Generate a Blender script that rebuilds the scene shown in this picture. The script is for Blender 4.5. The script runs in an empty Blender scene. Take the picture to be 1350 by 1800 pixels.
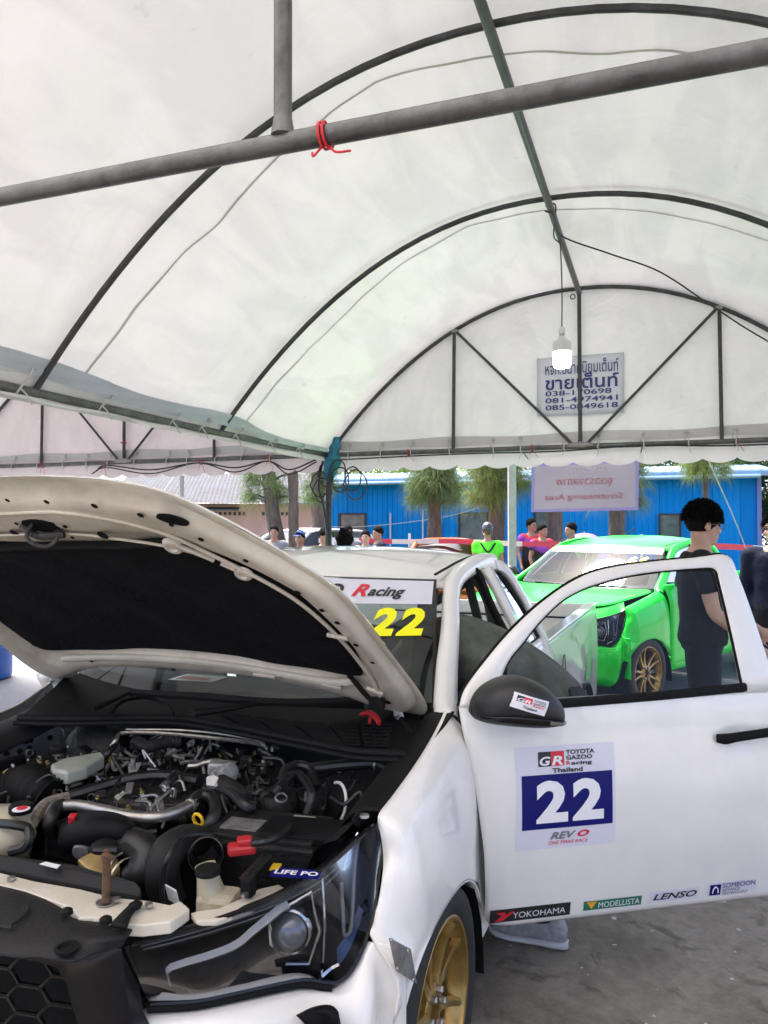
import bpy, bmesh, math, random
from mathutils import Vector, Matrix, noise

# ------------------------------------------------------------------ camera, world, sun, exposure
scn = bpy.context.scene
COL = scn.collection
R = math.radians
random.seed(7)
cam_d = bpy.data.cameras.new('camera')
cam_d.sensor_fit = 'VERTICAL'; cam_d.sensor_height = 36.0; cam_d.lens = 26.8
cam_d.clip_start = 0.05; cam_d.clip_end = 2000
cam = bpy.data.objects.new('camera', cam_d); COL.objects.link(cam)
cam.location = (0, 0, 1.58); cam.rotation_euler = (R(91.07), 0, 0)
scn.camera = cam

SUN_EL, SUN_AZ = 66.0, -38.0          # azimuth measured from +Y towards +X
wd = bpy.data.worlds.new('World'); scn.world = wd; wd.use_nodes = True
nt = wd.node_tree
bg = nt.nodes['Background']
sky = nt.nodes.new('ShaderNodeTexSky'); sky.sky_type = 'NISHITA'; sky.sun_disc = False
sky.sun_elevation = R(SUN_EL); sky.sun_rotation = R(SUN_AZ)
sky.air_density = 0.4; sky.dust_density = 4.0; sky.ozone_density = 0.0
nt.links.new(sky.outputs[0], bg.inputs[0]); bg.inputs[1].default_value = 0.15
sun_d = bpy.data.lights.new('sun', 'SUN'); sun_d.energy = 1.5; sun_d.angle = R(18); sun_d.color = (1, .945, .875)
sun = bpy.data.objects.new('sun', sun_d); COL.objects.link(sun)
sd = Vector((math.sin(R(SUN_AZ))*math.cos(R(SUN_EL)), math.cos(R(SUN_AZ))*math.cos(R(SUN_EL)), math.sin(R(SUN_EL))))
sun.rotation_euler = sd.to_track_quat('Z', 'Y').to_euler()
sun.location = (0, 0, 30)
scn.view_settings.view_transform = 'Standard'; scn.view_settings.look = 'None'
scn.view_settings.exposure = 2.42; scn.view_settings.gamma = 1.0
scn.view_settings.use_curve_mapping = False
scn.render.engine = 'CYCLES'
cy = scn.cycles
cy.use_denoising = True; cy.max_bounces = 10; cy.diffuse_bounces = 5; cy.glossy_bounces = 4
cy.transparent_max_bounces = 16; cy.transmission_bounces = 6; cy.caustics_reflective = False; cy.caustics_refractive = False
cy.sample_clamp_indirect = 4.0

# ------------------------------------------------------------------ helpers
def V(*a): return Vector(a[0] if len(a) == 1 else a)

def cat(pts, n=6, closed=False):
    """Catmull-Rom through the points (Vectors), n steps a span."""
    p = [Vector(q) for q in pts]
    if len(p) < 3 and not closed:
        return [p[0].lerp(p[-1], i/n) for i in range(n+1)]
    out = []; m = len(p)
    for i in range(m if closed else m-1):
        if closed: a, b, c, d = p[i-1], p[i], p[(i+1) % m], p[(i+2) % m]
        else:
            b, c = p[i], p[i+1]
            a = p[i-1] if i > 0 else b*2-c
            d = p[i+2] if i+2 < m else c*2-b
        for k in range(n):
            t = k/n
            out.append(.5*((2*b)+(c-a)*t+(2*a-5*b+4*c-d)*t*t+(3*b-a-3*c+d)*t**3))
    if not closed: out.append(p[-1].copy())
    return out

class MB:
    """collects geometry; build() links it as ONE mesh object"""
    def __init__(s): s.v = []; s.f = []; s.m = []; s.mi = 0
    def add(s, vs, fs):
        o = len(s.v); s.v += [Vector(q) for q in vs]
        for f in fs: s.f.append([i+o for i in f]); s.m.append(s.mi)
        return s
    def box(s, c, d, rot=None, taper=1.0):
        hx, hy, hz = d[0]/2, d[1]/2, d[2]/2
        vs = [Vector((x*hx*(taper if z > 0 else 1), y*hy*(taper if z > 0 else 1), z*hz)) for z in (-1, 1) for y in (-1, 1) for x in (-1, 1)]
        if rot is not None: vs = [rot @ q for q in vs]
        vs = [q+Vector(c) for q in vs]
        return s.add(vs, [(0,2,3,1),(4,5,7,6),(0,1,5,4),(2,6,7,3),(0,4,6,2),(1,3,7,5)])
    def tube(s, pts, r, n=8, cap=True, closed=False, sm=0, flat=1.0):
        if sm: 
            k = len(pts)
            if hasattr(r, '__len__'):
                r0 = list(r); r = [r0[min(i//sm, k-1)]*(1-(i % sm)/sm)+r0[min(i//sm+1, k-1)]*((i % sm)/sm) for i in range((k if closed else k-1)*sm+(0 if closed else 1))]
            pts = cat(pts, sm, closed)
        pts = [Vector(q) for q in pts]; m = len(pts)
        rr = r if hasattr(r, '__len__') else [r]*m
        T0 = None; rings = []; U = None
        for i in range(m):
            if closed: t = pts[(i+1) % m]-pts[i-1]
            else: t = pts[min(i+1, m-1)]-pts[max(i-1, 0)]
            if t.length < 1e-9: t = Vector((0, 0, 1))
            t.normalize()
            if U is None:
                U = t.orthogonal().normalized() if abs(t.z) > .95 else t.cross(Vector((0, 0, 1))).normalized()
            else:
                U = (U-t*U.dot(t))
                U = U.normalized() if U.length > 1e-6 else t.orthogonal().normalized()
            Wv = t.cross(U)
            rings.append([pts[i]+(U*math.cos(2*math.pi*j/n)+Wv*math.sin(2*math.pi*j/n)*flat)*rr[i] for j in range(n)])
        vs = [q for rg in rings for q in rg]; fs = []
        for i in range(m if closed else m-1):
            a, b = i*n, ((i+1) % m)*n
            for j in range(n): fs.append((a+j, a+(j+1) % n, b+(j+1) % n, b+j))
        if cap and not closed:
            fs.append(tuple(range(n))[::-1]); fs.append(tuple((m-1)*n+j for j in range(n)))
        return s.add(vs, fs)
    def lathe(s, prof, n=24, mat=None, cap=True):
        vs = []; fs = []
        for (r, z) in prof:
            for j in range(n):
                a = 2*math.pi*j/n; vs.append(Vector((r*math.cos(a), r*math.sin(a), z)))
        for i in range(len(prof)-1):
            for j in range(n): fs.append((i*n+j, i*n+(j+1) % n, (i+1)*n+(j+1) % n, (i+1)*n+j))
        if cap:
            if prof[0][0] > 1e-6: fs.append(tuple(range(n))[::-1])
            if prof[-1][0] > 1e-6: fs.append(tuple((len(prof)-1)*n+j for j in range(n)))
        if mat is not None: vs = [mat @ q for q in vs]
        return s.add(vs, fs)
    def prism(s, poly, dirv, base=None):
        """closed polygon (3D points) pushed along dirv"""
        p = [Vector(q) for q in poly]; n = len(p); d = Vector(dirv)
        vs = p+[q+d for q in p]
        fs = [tuple(range(n))[::-1], tuple(range(n, 2*n))]+[(i, (i+1) % n, n+(i+1) % n, n+i) for i in range(n)]
        return s.add(vs, fs)
    def grid(s, rows, flip=False, wrap=False):
        nr, nc = len(rows), len(rows[0]); vs = [q for r in rows for q in r]; fs = []
        for i in range(nr-1):
            for j in range(nc if wrap else nc-1):
                a, b, c, d = i*nc+j, i*nc+(j+1) % nc, (i+1)*nc+(j+1) % nc, (i+1)*nc+j
                fs.append((a, d, c, b) if flip else (a, b, c, d))
        return s.add(vs, fs)
    def patch(s, rows, nu=6, nv=6, flip=False):
        """smooth surface through a net of control points"""
        A = [cat(r, nu) for r in rows]
        cols = [cat([A[i][j] for i in range(len(A))], nv) for j in range(len(A[0]))]
        return s.grid([[cols[j][i] for j in range(len(cols))] for i in range(len(cols[0]))], flip)
    def mir(s):
        q = MB(); q.v = [Vector((-p.x, p.y, p.z)) for p in s.v]; q.f = [f[::-1] for f in s.f]; q.m = list(s.m); return q
    def xf(s, mtx):
        s.v = [mtx @ p for p in s.v]; return s
    def join(s, o):
        s.add(o.v, o.f); return s
    def mesh(s, name):
        me = bpy.data.meshes.new(name); me.from_pydata([tuple(p) for p in s.v], [], s.f); return me
    def build(s, name, mat, parent=None, smooth=35, bevel=0, seg=2, solid=0, soff=0, subd=0, weld=0, rec=False):
        me = s.mesh(name)
        if weld or rec:
            bm = bmesh.new(); bm.from_mesh(me)
            if weld: bmesh.ops.remove_doubles(bm, verts=bm.verts, dist=weld)
            if rec: bmesh.ops.recalc_face_normals(bm, faces=bm.faces)
            bm.to_mesh(me); bm.free()
        mats = mat if isinstance(mat, (list, tuple)) else [mat]
        for m_ in mats: me.materials.append(m_)
        if len(mats) > 1 and len(me.polygons) == len(s.m):
            me.polygons.foreach_set('material_index', s.m)
        if smooth:
            me.polygons.foreach_set('use_smooth', [True]*len(me.polygons))
            if smooth < 180 and not subd: me.set_sharp_from_angle(angle=R(smooth))
        o = bpy.data.objects.new(name, me); COL.objects.link(o)
        if parent is not None: o.parent = parent
        if solid:
            md = o.modifiers.new('solid', 'SOLIDIFY'); md.thickness = solid; md.offset = soff
        if bevel:
            md = o.modifiers.new('bevel', 'BEVEL'); md.width = bevel; md.segments = seg; md.limit_method = 'ANGLE'; md.angle_limit = R(40)
            md.harden_normals = False
        if subd:
            md = o.modifiers.new('subd', 'SUBSURF'); md.levels = subd; md.render_levels = subd
        return o

def tag(o, label, cat_, group=None):
    o['label'] = label; o['category'] = cat_
    if group: o['group'] = group
    return o
def empty(name, loc=(0, 0, 0), rz=0, parent=None):
    o = bpy.data.objects.new(name, None); COL.objects.link(o); o.location = loc; o.rotation_euler = (0, 0, R(rz))
    o.empty_display_size = .1
    if parent is not None: o.parent = parent
    return o
def struct(o): o['kind'] = 'structure'; return o
def share(name, me, parent, loc=(0, 0, 0), rot=(0, 0, 0), sc=(1, 1, 1)):
    o = bpy.data.objects.new(name, me); COL.objects.link(o); o.parent = parent
    o.location = loc; o.rotation_euler = rot; o.scale = sc; return o

# ---- materials
MATS = {}
def mat(name, col, rough=.5, metal=0.0, var=.08, scale=6.0, bump=0.0, bscale=60.0, coat=0.0, spec=.5, col2=None, thr=(.35, .7), stretch=None, det=6.0, emit=None, rvar=0.0):
    m = bpy.data.materials.new(name); m.use_nodes = True; n = m.node_tree; L = n.links
    b = n.nodes['Principled BSDF']
    b.inputs['Roughness'].default_value = rough; b.inputs['Metallic'].default_value = metal
    b.inputs['Specular IOR Level'].default_value = spec; b.inputs['Coat Weight'].default_value = coat; b.inputs['Coat Roughness'].default_value = .04
    c = (col[0], col[1], col[2], 1)
    tc = n.nodes.new('ShaderNodeTexCoord'); mp = n.nodes.new('ShaderNodeMapping'); L.new(tc.outputs['Object'], mp.inputs[0])
    if stretch: mp.inputs['Scale'].default_value = stretch
    if var or col2:
        nz = n.nodes.new('ShaderNodeTexNoise'); nz.inputs['Scale'].default_value = scale; nz.inputs['Detail'].default_value = det; nz.inputs['Roughness'].default_value = .65
        L.new(mp.outputs[0], nz.inputs['Vector'])
        cr = n.nodes.new('ShaderNodeValToRGB'); cr.color_ramp.elements[0].position = thr[0]; cr.color_ramp.elements[1].position = thr[1]
        k = col2 if col2 else tuple(max(0, q*(1-var*2)) for q in col)
        cr.color_ramp.elements[0].color = (k[0], k[1], k[2], 1); cr.color_ramp.elements[1].color = c
        L.new(nz.outputs[0], cr.inputs[0]); L.new(cr.outputs[0], b.inputs['Base Color'])
        if rvar:
            mr = n.nodes.new('ShaderNodeMapRange'); mr.inputs['To Min'].default_value = max(0, rough-rvar); mr.inputs['To Max'].default_value = rough+rvar
            L.new(nz.outputs[0], mr.inputs['Value']); L.new(mr.outputs[0], b.inputs['Roughness'])
    else: b.inputs['Base Color'].default_value = c
    if bump:
        bz = n.nodes.new('ShaderNodeTexNoise'); bz.inputs['Scale'].default_value = bscale; bz.inputs['Detail'].default_value = 5
        L.new(mp.outputs[0], bz.inputs['Vector'])
        bp = n.nodes.new('ShaderNodeBump'); bp.inputs['Strength'].default_value = bump; bp.inputs['Distance'].default_value = .02
        L.new(bz.outputs[0], bp.inputs['Height']); L.new(bp.outputs[0], b.inputs['Normal'])
    if emit:
        b.inputs['Emission Color'].default_value = (emit[0], emit[1], emit[2], 1); b.inputs['Emission Strength'].default_value = emit[3]
    MATS[name] = m; return m

def fabric(name, col, trans=.5, var=.05, scale=1.5, bump=.25, rough=.45, spec=.25):
    m = bpy.data.materials.new(name); m.use_nodes = True; n = m.node_tree; L = n.links
    for q in list(n.nodes): n.nodes.remove(q)
    out = n.nodes.new('ShaderNodeOutputMaterial'); tc = n.nodes.new('ShaderNodeTexCoord')
    nz = n.nodes.new('ShaderNodeTexNoise'); nz.inputs['Scale'].default_value = scale; nz.inputs['Detail'].default_value = 8; nz.inputs['Roughness'].default_value = .7
    L.new(tc.outputs['Object'], nz.inputs['Vector'])
    cr = n.nodes.new('ShaderNodeValToRGB'); cr.color_ramp.elements[0].position = .3; cr.color_ramp.elements[1].position = .62
    cr.color_ramp.elements[0].color = (col[0]*(1-var), col[1]*(1-var*.9), col[2]*(1-var*1.3), 1); cr.color_ramp.elements[1].color = (*col, 1)
    L.new(nz.outputs[0], cr.inputs[0])
    # scuffs and mildew specks
    vz = n.nodes.new('ShaderNodeTexNoise'); vz.inputs['Scale'].default_value = scale*9; vz.inputs['Detail'].default_value = 3
    L.new(tc.outputs['Object'], vz.inputs['Vector'])
    c2 = n.nodes.new('ShaderNodeValToRGB'); c2.color_ramp.elements[0].position = .70; c2.color_ramp.elements[1].position = .80
    c2.color_ramp.elements[0].color = (1, 1, 1, 1); c2.color_ramp.elements[1].color = (.84, .82, .78, 1)
    L.new(vz.outputs[0], c2.inputs[0])
    mx = n.nodes.new('ShaderNodeMixRGB'); mx.blend_type = 'MULTIPLY'; mx.inputs[0].default_value = 1
    L.new(cr.outputs[0], mx.inputs[1]); L.new(c2.outputs[0], mx.inputs[2])
    mp = n.nodes.new('ShaderNodeMapping'); mp.inputs['Rotation'].default_value = (0, 0, .7); mp.inputs['Scale'].default_value = (2.6, .55, 1.6); L.new(tc.outputs['Object'], mp.inputs[0])  # diagonal streaks: shading of the folds put into the fabric colour
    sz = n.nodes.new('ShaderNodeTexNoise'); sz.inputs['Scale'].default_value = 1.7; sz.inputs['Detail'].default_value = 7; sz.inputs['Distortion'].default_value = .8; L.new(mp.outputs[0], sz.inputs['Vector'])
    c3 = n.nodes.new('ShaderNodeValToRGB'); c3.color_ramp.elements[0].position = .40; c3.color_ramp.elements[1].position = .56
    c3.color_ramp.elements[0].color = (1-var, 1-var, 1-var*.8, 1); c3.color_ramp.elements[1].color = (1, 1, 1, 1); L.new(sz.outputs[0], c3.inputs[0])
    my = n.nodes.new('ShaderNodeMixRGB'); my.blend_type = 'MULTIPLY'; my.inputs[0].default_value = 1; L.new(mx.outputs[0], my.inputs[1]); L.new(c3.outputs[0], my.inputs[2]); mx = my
    bz = n.nodes.new('ShaderNodeTexNoise'); bz.inputs['Scale'].default_value = 2.2; bz.inputs['Detail'].default_value = 4; bz.inputs['Distortion'].default_value = .9
    L.new(tc.outputs['Object'], bz.inputs['Vector'])
    bp = n.nodes.new('ShaderNodeBump'); bp.inputs['Strength'].default_value = bump; bp.inputs['Distance'].default_value = .05
    L.new(bz.outputs[0], bp.inputs['Height'])
    df = n.nodes.new('ShaderNodeBsdfDiffuse'); tr = n.nodes.new('ShaderNodeBsdfTranslucent'); gl = n.nodes.new('ShaderNodeBsdfGlossy'); gl.inputs['Roughness'].default_value = rough
    for q in (df, tr, gl): L.new(bp.outputs[0], q.inputs['Normal'])
    L.new(mx.outputs[0], df.inputs[0]); L.new(mx.outputs[0], tr.inputs[0])
    m1 = n.nodes.new('ShaderNodeMixShader'); m1.inputs[0].default_value = trans; L.new(df.outputs[0], m1.inputs[1]); L.new(tr.outputs[0], m1.inputs[2])
    m2 = n.nodes.new('ShaderNodeMixShader'); m2.inputs[0].default_value = .04*spec*4; L.new(m1.outputs[0], m2.inputs[1]); L.new(gl.outputs[0], m2.inputs[2])
    L.new(m2.outputs[0], out.inputs[0]); MATS[name] = m; return m

def glass(name, tint=(.8, .85, .84), refl=1.0, rough=.02, ior=1.5):
    """thin pane: tinted see-through plus a mirror share that follows the angle"""
    m = bpy.data.materials.new(name); m.use_nodes = True; n = m.node_tree; L = n.links
    for q in list(n.nodes): n.nodes.remove(q)
    out = n.nodes.new('ShaderNodeOutputMaterial'); fr = n.nodes.new('ShaderNodeFresnel'); fr.inputs[0].default_value = ior
    tr = n.nodes.new('ShaderNodeBsdfTransparent'); tr.inputs[0].default_value = (*tint, 1)
    gl = n.nodes.new('ShaderNodeBsdfGlossy'); gl.inputs['Roughness'].default_value = rough; gl.inputs[0].default_value = (.95, .97, 1, 1)
    mu = n.nodes.new('ShaderNodeMath'); mu.operation = 'MULTIPLY'; mu.use_clamp = True; mu.inputs[1].default_value = refl
    L.new(fr.outputs[0], mu.inputs[0])
    mx = n.nodes.new('ShaderNodeMixShader'); L.new(mu.outputs[0], mx.inputs[0]); L.new(tr.outputs[0], mx.inputs[1]); L.new(gl.outputs[0], mx.inputs[2])
    L.new(mx.outputs[0], out.inputs[0]); MATS[name] = m; return m

def text2d(s, shear=0.0, bold=0.0, space=1.0, res=3):
    cu = bpy.data.curves.new('t', 'FONT'); cu.body = s; cu.size = 1; cu.shear = shear; cu.offset = bold; cu.space_character = space
    cu.resolution_u = res; cu.fill_mode = 'FRONT'; cu.dimensions = '2D'
    o = bpy.data.objects.new('t', cu); COL.objects.link(o)
    bpy.context.view_layer.update()
    me = bpy.data.meshes.new_from_object(o.evaluated_get(bpy.context.evaluated_depsgraph_get()))
    vs = [(v.co.x, v.co.y) for v in me.vertices]; fs = [tuple(p.vertices) for p in me.polygons]
    bpy.data.objects.remove(o); bpy.data.curves.remove(cu); bpy.data.meshes.remove(me)
    return vs, fs
def text_fit(s, x0, x1, z0, z1, fn, mirror=False, **k):
    """letters scaled into a box of the surface's own (x, z) plane; fn maps (x, z) to a point"""
    vs, fs = text2d(s, **k)
    ax, bx = min(v[0] for v in vs), max(v[0] for v in vs); ay, by = min(v[1] for v in vs), max(v[1] for v in vs)
    m = MB(); q = []
    for (x, y) in vs:
        t = (x-ax)/(bx-ax); t = 1-t if mirror else t
        q.append(fn(x0+(x1-x0)*t, z0+(z1-z0)*(y-ay)/(by-ay)))
    return m.add(q, fs)

# ------------------------------------------------------------------ shared materials
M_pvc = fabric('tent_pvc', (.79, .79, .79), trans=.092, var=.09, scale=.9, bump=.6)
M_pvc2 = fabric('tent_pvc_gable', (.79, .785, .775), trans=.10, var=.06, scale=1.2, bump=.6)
M_pvcp = fabric('tent_pvc_pink_lit', (.76, .685, .68), trans=.075, var=.06, scale=1.1, bump=.5)  # pinkish reflected light put into the sheet colour
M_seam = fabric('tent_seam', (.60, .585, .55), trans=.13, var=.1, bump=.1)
M_pvcb = fabric('tent_pvc_fill_light', (.84, .82, .79), trans=.50, var=.05, scale=1.0, bump=.4)  # roof of the unseen back tent, made extra translucent to light door and hood
M_hem = fabric('tent_hem', (.55, .54, .53), trans=.16, var=.05, bump=.2)
M_band = fabric('tent_band_blue', (.58, .63, .69), trans=.09, var=.12, scale=3, bump=.3)
M_galv = mat('galvanised_pipe', (.135, .138, .136), .42, .4, var=.16, scale=14, bump=.12, bscale=120, col2=(.055, .056, .054), thr=(.3, .62), rvar=.1)
M_pipe = mat('painted_pipe_dark', (.075, .08, .08), .5, .35, var=.2, scale=10, bump=.08, bscale=90, col2=(.035, .036, .036))
M_pipeg = mat('ridge_pipe_green', (.10, .112, .11), .42, .4, var=.2, scale=8, col2=(.06, .075, .075))
M_weld = mat('weld_bead', (.42, .40, .38), .5, .6, var=.2, scale=60, bump=.5, bscale=200)
M_rope = mat('white_rope', (.62, .61, .58), .85, var=.1, bump=.4, bscale=400)
M_redstr = mat('red_string', (.62, .02, .03), .6, var=.1)
M_wire = mat('black_cable', (.012, .012, .013), .45, var=.1)
M_eye = mat('eyelet_steel', (.5, .5, .48), .3, .9, var=.1)
M_rust = mat('rusty_ring', (.28, .13, .06), .8, .3, var=.3, scale=60)

EZ, HW, RZ = 2.262, 2.32, 3.60
def arch_z(x): return EZ+(RZ-EZ)*(1-min(1, abs(x)/HW)**2.15)
def arch_pts(y, n=40, dz=0.0, x0=-HW, x1=HW):
    out = []
    for i in range(n+1):
        t = -1+2*i/n
        x = HW*math.sin(t*math.pi/2)*(.55)+HW*t*.45       # denser near the feet
        out.append(Vector((x, y, arch_z(x)+dz)))
    return out
ARY = [0.0, 1.795, 3.523, 5.418]

def rope_tie(parent, p, drop=.10, side=0.02, lean=0.0, m=None):
    """loop of cord through an eyelet and round a pipe at p"""
    mb = MB(); x, y, z = p
    mb.tube([(x+side, y+.028, z+drop), (x+side+.012, y-.01, z+drop*.55), (x+lean+.006, y-.034, z), (x+lean, y-.012, z-.034), (x+lean-.004, y+.022, z-.02), (x+side-.012, y+.03, z+drop*.6), (x+side, y+.028, z+drop)], .0045, 6, sm=4)
    mb.tube([(x+lean+.004, y-.035, z-.004), (x+lean+.012, y-.04, z-.035), (x+lean+.004+random.uniform(-.02, .03), y-.03, z-.075-random.random()*.03)], .0035, 5, sm=3)
    return mb.build('rope_tie', m or M_rope, parent)

def string_tie(name, p, axis, r, m, parent=None, tail=.05, n=3):
    """a few turns of string round a pipe with loose ends"""
    mb = MB(); p = Vector(p); a = Vector(axis).normalized(); u = a.orthogonal().normalized(); w = a.cross(u)
    pts = []
    for i in range(n*12+1):
        t = 2*math.pi*i/12
        pts.append(p+a*(i/12-n/2)*.008+(u*math.cos(t)+w*math.sin(t))*(r+.004))
    mb.tube(pts, .0026, 5)
    for k in range(2):
        q = p+a*.006*(k*2-1)+Vector((0, 0, -r))
        mb.tube([q, q+a*.015*(k*2-1)+Vector((0, -.012, -.02)), q+a*(.03*(k*2-1)+.012)+Vector((0, -.01, -tail*(.7+.5*k)))], .0022, 5, sm=4)
    return mb.build(name, m, parent)

def tent(label, root_loc, rz, gm, roof_m=None, near_truss=True, far_detail=True, left_detail=True, ridge_m=None, name='arched_tent'):
    t = empty(name, root_loc, rz); tag(t, label, 'tent')
    L0, L1 = ARY[0], ARY[-1]
    # roof skin, pulled over the arches and sagging a little between them
    NX, NY = 110, 96; rows = []
    for j in range(NY+1):
        y = L0-.05+(L1-L0+.09)*j/NY; row = []
        k = max(i for i in range(len(ARY)) if ARY[i] <= max(y, 0)+1e-6); k = min(k, 2)
        w = max(0, min(1, (y-ARY[k])/(ARY[k+1]-ARY[k])))
        sag = math.sin(w*math.pi)
        for i in range(NX+1):
            tt = -1+2*i/NX; x = HW*math.sin(tt*math.pi/2)*.55+HW*tt*.45
            z = arch_z(x); sl = -(RZ-EZ)*2.15*(abs(x)/HW)**1.15/HW*(1 if x > 0 else -1)
            nv = Vector((-sl, 0, 1)).normalized()
            ax = abs(x)/HW
            q = Vector((x*.9+y*.75, y*.45-x*.3, z*.5))
            wr = noise.noise(q*2.1+Vector((3, 1, 7)))*.040+noise.noise(Vector((q.x*4.2, q.y*1.1, q.z*2)))*.026+noise.noise(Vector((q.x*9, q.y*2.2, q.z*4)))*.012+(.5-abs(noise.noise(Vector((q.x*3.1+q.y*1.2, q.y*.5, 11)))))*.030
            # tension folds that run up from the arch feet
            fan = sum(math.sin((abs(x)/HW*2.6+abs(y-a)*3.2)*9)*math.exp(-(y-a)**2*7)*max(0, ax-.5) for a in ARY[1:])*.05
            d = .034+(-.045*sag*(.6+.4*ax)+wr*sag+fan*min(1, sag*3))*min(1, max(0, (1-ax)*7))
            row.append(Vector((x, y, z))+nv*d)
        rows.append(row)
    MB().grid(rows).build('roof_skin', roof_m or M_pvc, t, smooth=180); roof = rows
    for k, y in enumerate(ARY if far_detail else ARY[:-1]):
        MB().tube(arch_pts(y, 44), .0165, 10).build('arch_pipe', M_pipe, t, smooth=60)
    rm = ridge_m or M_pipeg
    MB().tube([(0, L0, RZ-.036), (0, L1, RZ-.036)], .023, 12).build('ridge_pipe', rm, t, smooth=60)
    for s in (-1, 1):
        MB().tube([(s*HW, L0, EZ), (s*HW, L1*.33, EZ-.012), (s*HW, L1*.66, EZ-.016), (s*HW, L1, EZ-.006)], .024, 12, sm=4).build('eave_pipe', M_galv, t, smooth=60)
        for y in (L0, L1):
            pm = MB(); pm.tube([(s*(HW+.01), y+.03, 0.012), (s*(HW+.01), y+.03, EZ-.02)], .027, 12)
            pm.tube([(s*(HW+.01), y+.03, 0.0), (s*(HW+.01), y+.03, .012)], .075, 12)
            pm.build('post', M_pipe, t, smooth=60)
    for y in ([L0] if near_truss else [])+([L1] if far_detail else []):
        z = EZ-.008; far = y == L1
        r = .0180 if not far else .022
        MB().tube([(-HW, y-.012, z), (HW, y-.012, z)], r, 14).build('tie_bar', M_galv, t, smooth=60)
        MB().tube([(0.004, y-.014, z+.01), (0, y-.01, RZ-.03)], .0165 if not far else .0165, 12).build('strut', M_galv if not far else M_pipe, t, smooth=60)
        cl = MB(); cl.lathe([(.0215, 0), (.020, .012), (.0182, .02), (.0168, .03)], 16, Matrix.Translation((.004, y-.014, z+.012)))
        cl.build('weld_collar', M_galv, t)
        for s in (-1, 1):
            x = 1.10*s
            MB().tube([(x, y-.012, z), (x-.01*s, y-.01, arch_z(x)-.005)], .0155, 10).build('strut', M_pipe, t, smooth=60)
            if far:
                MB().tube([(x*.965, y-.022, arch_z(x)-.02), (.06*s, y-.022, z+.022)], .0125, 8).build('brace', M_pipe, t, smooth=60)
                w = MB(); w.lathe([(.0, -.02), (.03, -.012), (.034, 0), (.028, .012), (0, .02)], 10, Matrix.Translation((x*.985, y-.016, arch_z(x)-.006))); w.build('weld', M_weld, t)
        if far:
            w = MB(); w.lathe([(.0, -.11), (.017, -.1), (.024, -.03), (.026, .03), (.016, .11), (0, .115)], 10, Matrix.Translation((0.0, y-.024, z+.012)) @ Matrix.Rotation(R(90), 4, 'Y')); w.build('weld', M_weld, t)
    if far_detail:
        # gable sheet, its hem, the scalloped valance
        rows = []; NX = 90
        for j in range(31):
            row = []
            for i in range(NX+1):
                tt = -1+2*i/NX; x = HW*math.sin(tt*math.pi/2)*.5+HW*tt*.5
                z0 = EZ+.02; z1 = arch_z(x)+.05
                z = z0+(z1-z0)*j/30
                d = noise.noise(Vector((x*1.6, z*1.4, 5.0)))*.02+noise.noise(Vector((x*5+z*2, z*3, 2.0)))*.008
                row.append(Vector((x, L1+.03+max(-.01, d), z)))
            rows.append(row)
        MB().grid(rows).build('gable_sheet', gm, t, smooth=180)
        hm = MB(); n = 60; rw = [[], []]
        for i in range(n+1):
            x = -HW+.05+(2*HW-.1)*i/n
            d = noise.noise(Vector((x*3, 1, 0)))*.006
            rw[0].append(Vector((x, L1+.012+d, EZ+.035+.006*math.sin(x*7)))); rw[1].append(Vector((x, L1+.013+d, EZ+.115+.01*math.sin(x*5+1))))
        hm.grid(rw).build('gable_hem', M_hem, t, smooth=180)
        vm = MB(); n = 340; rw = [[] for _ in range(8)]
        for i in range(n+1):
            x = -HW+2*HW*i/n
            ph = abs(math.sin((x+.06)*math.pi/.255)); low = EZ-.130-.042*ph**.6
            for j in range(8):
                z = EZ+.03+(low-EZ-.03)*j/7
                rw[j].append(Vector((x, L1+.035+noise.noise(Vector((x*4, z*3, 9)))*.012*(j/7)+.004*j/7, z)))
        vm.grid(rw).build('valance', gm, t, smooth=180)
        for i in range(14):
            x = -2.1+i*.325+random.uniform(-.05, .05)
            rope_tie(t, (x, L1-.012, EZ-.008), drop=.085, side=random.uniform(-.01, .02), lean=random.uniform(-.02, .02))
            e = MB(); e.tube([(x+.01+.014*math.cos(a*math.pi/5), L1+.008, EZ+.082+.014*math.sin(a*math.pi/5)) for a in range(10)], .004, 6, closed=True); e.build('eyelet', M_eye, t)
    # seams: doubled strip a hand's width past each arch
    for a in ARY[1:3]:
        pts = []; rw = [[], []]
        for i in range(81):
            tt = -1+2*i/80; x = HW*.985*(math.sin(tt*math.pi/2)*.55+tt*.45)
            z = arch_z(x); sl = -(RZ-EZ)*2.15*(abs(x)/HW)**1.15/HW*(1 if x > 0 else -1)
            nv = Vector((-sl, 0, 1)).normalized()
            y = a+.16+.17*(1-abs(abs(x)/HW-.5)*2)*.6+.10*(abs(x)/HW)+.018*noise.noise(Vector((x*4, a, 0)))
            # sample the roof skin itself so the strip lies on it
            u = (i/80)*NX; i0 = min(int(u), NX-1)
            for q, dy in ((0, -.008), (1, .008)):
                jj = min(NY-1, max(0, (y+dy-L0+.05)/(L1-L0+.09)*NY)); b0 = int(jj); fb = jj-b0
                g = lambda r: roof[r][i0].lerp(roof[r][i0+1], u-i0)
                p = g(b0).lerp(g(b0+1), fb)
                rw[q].append(p-nv*.006)
        MB().grid(rw).build('seam_strip', M_seam, t, smooth=180)
    return t

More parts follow.
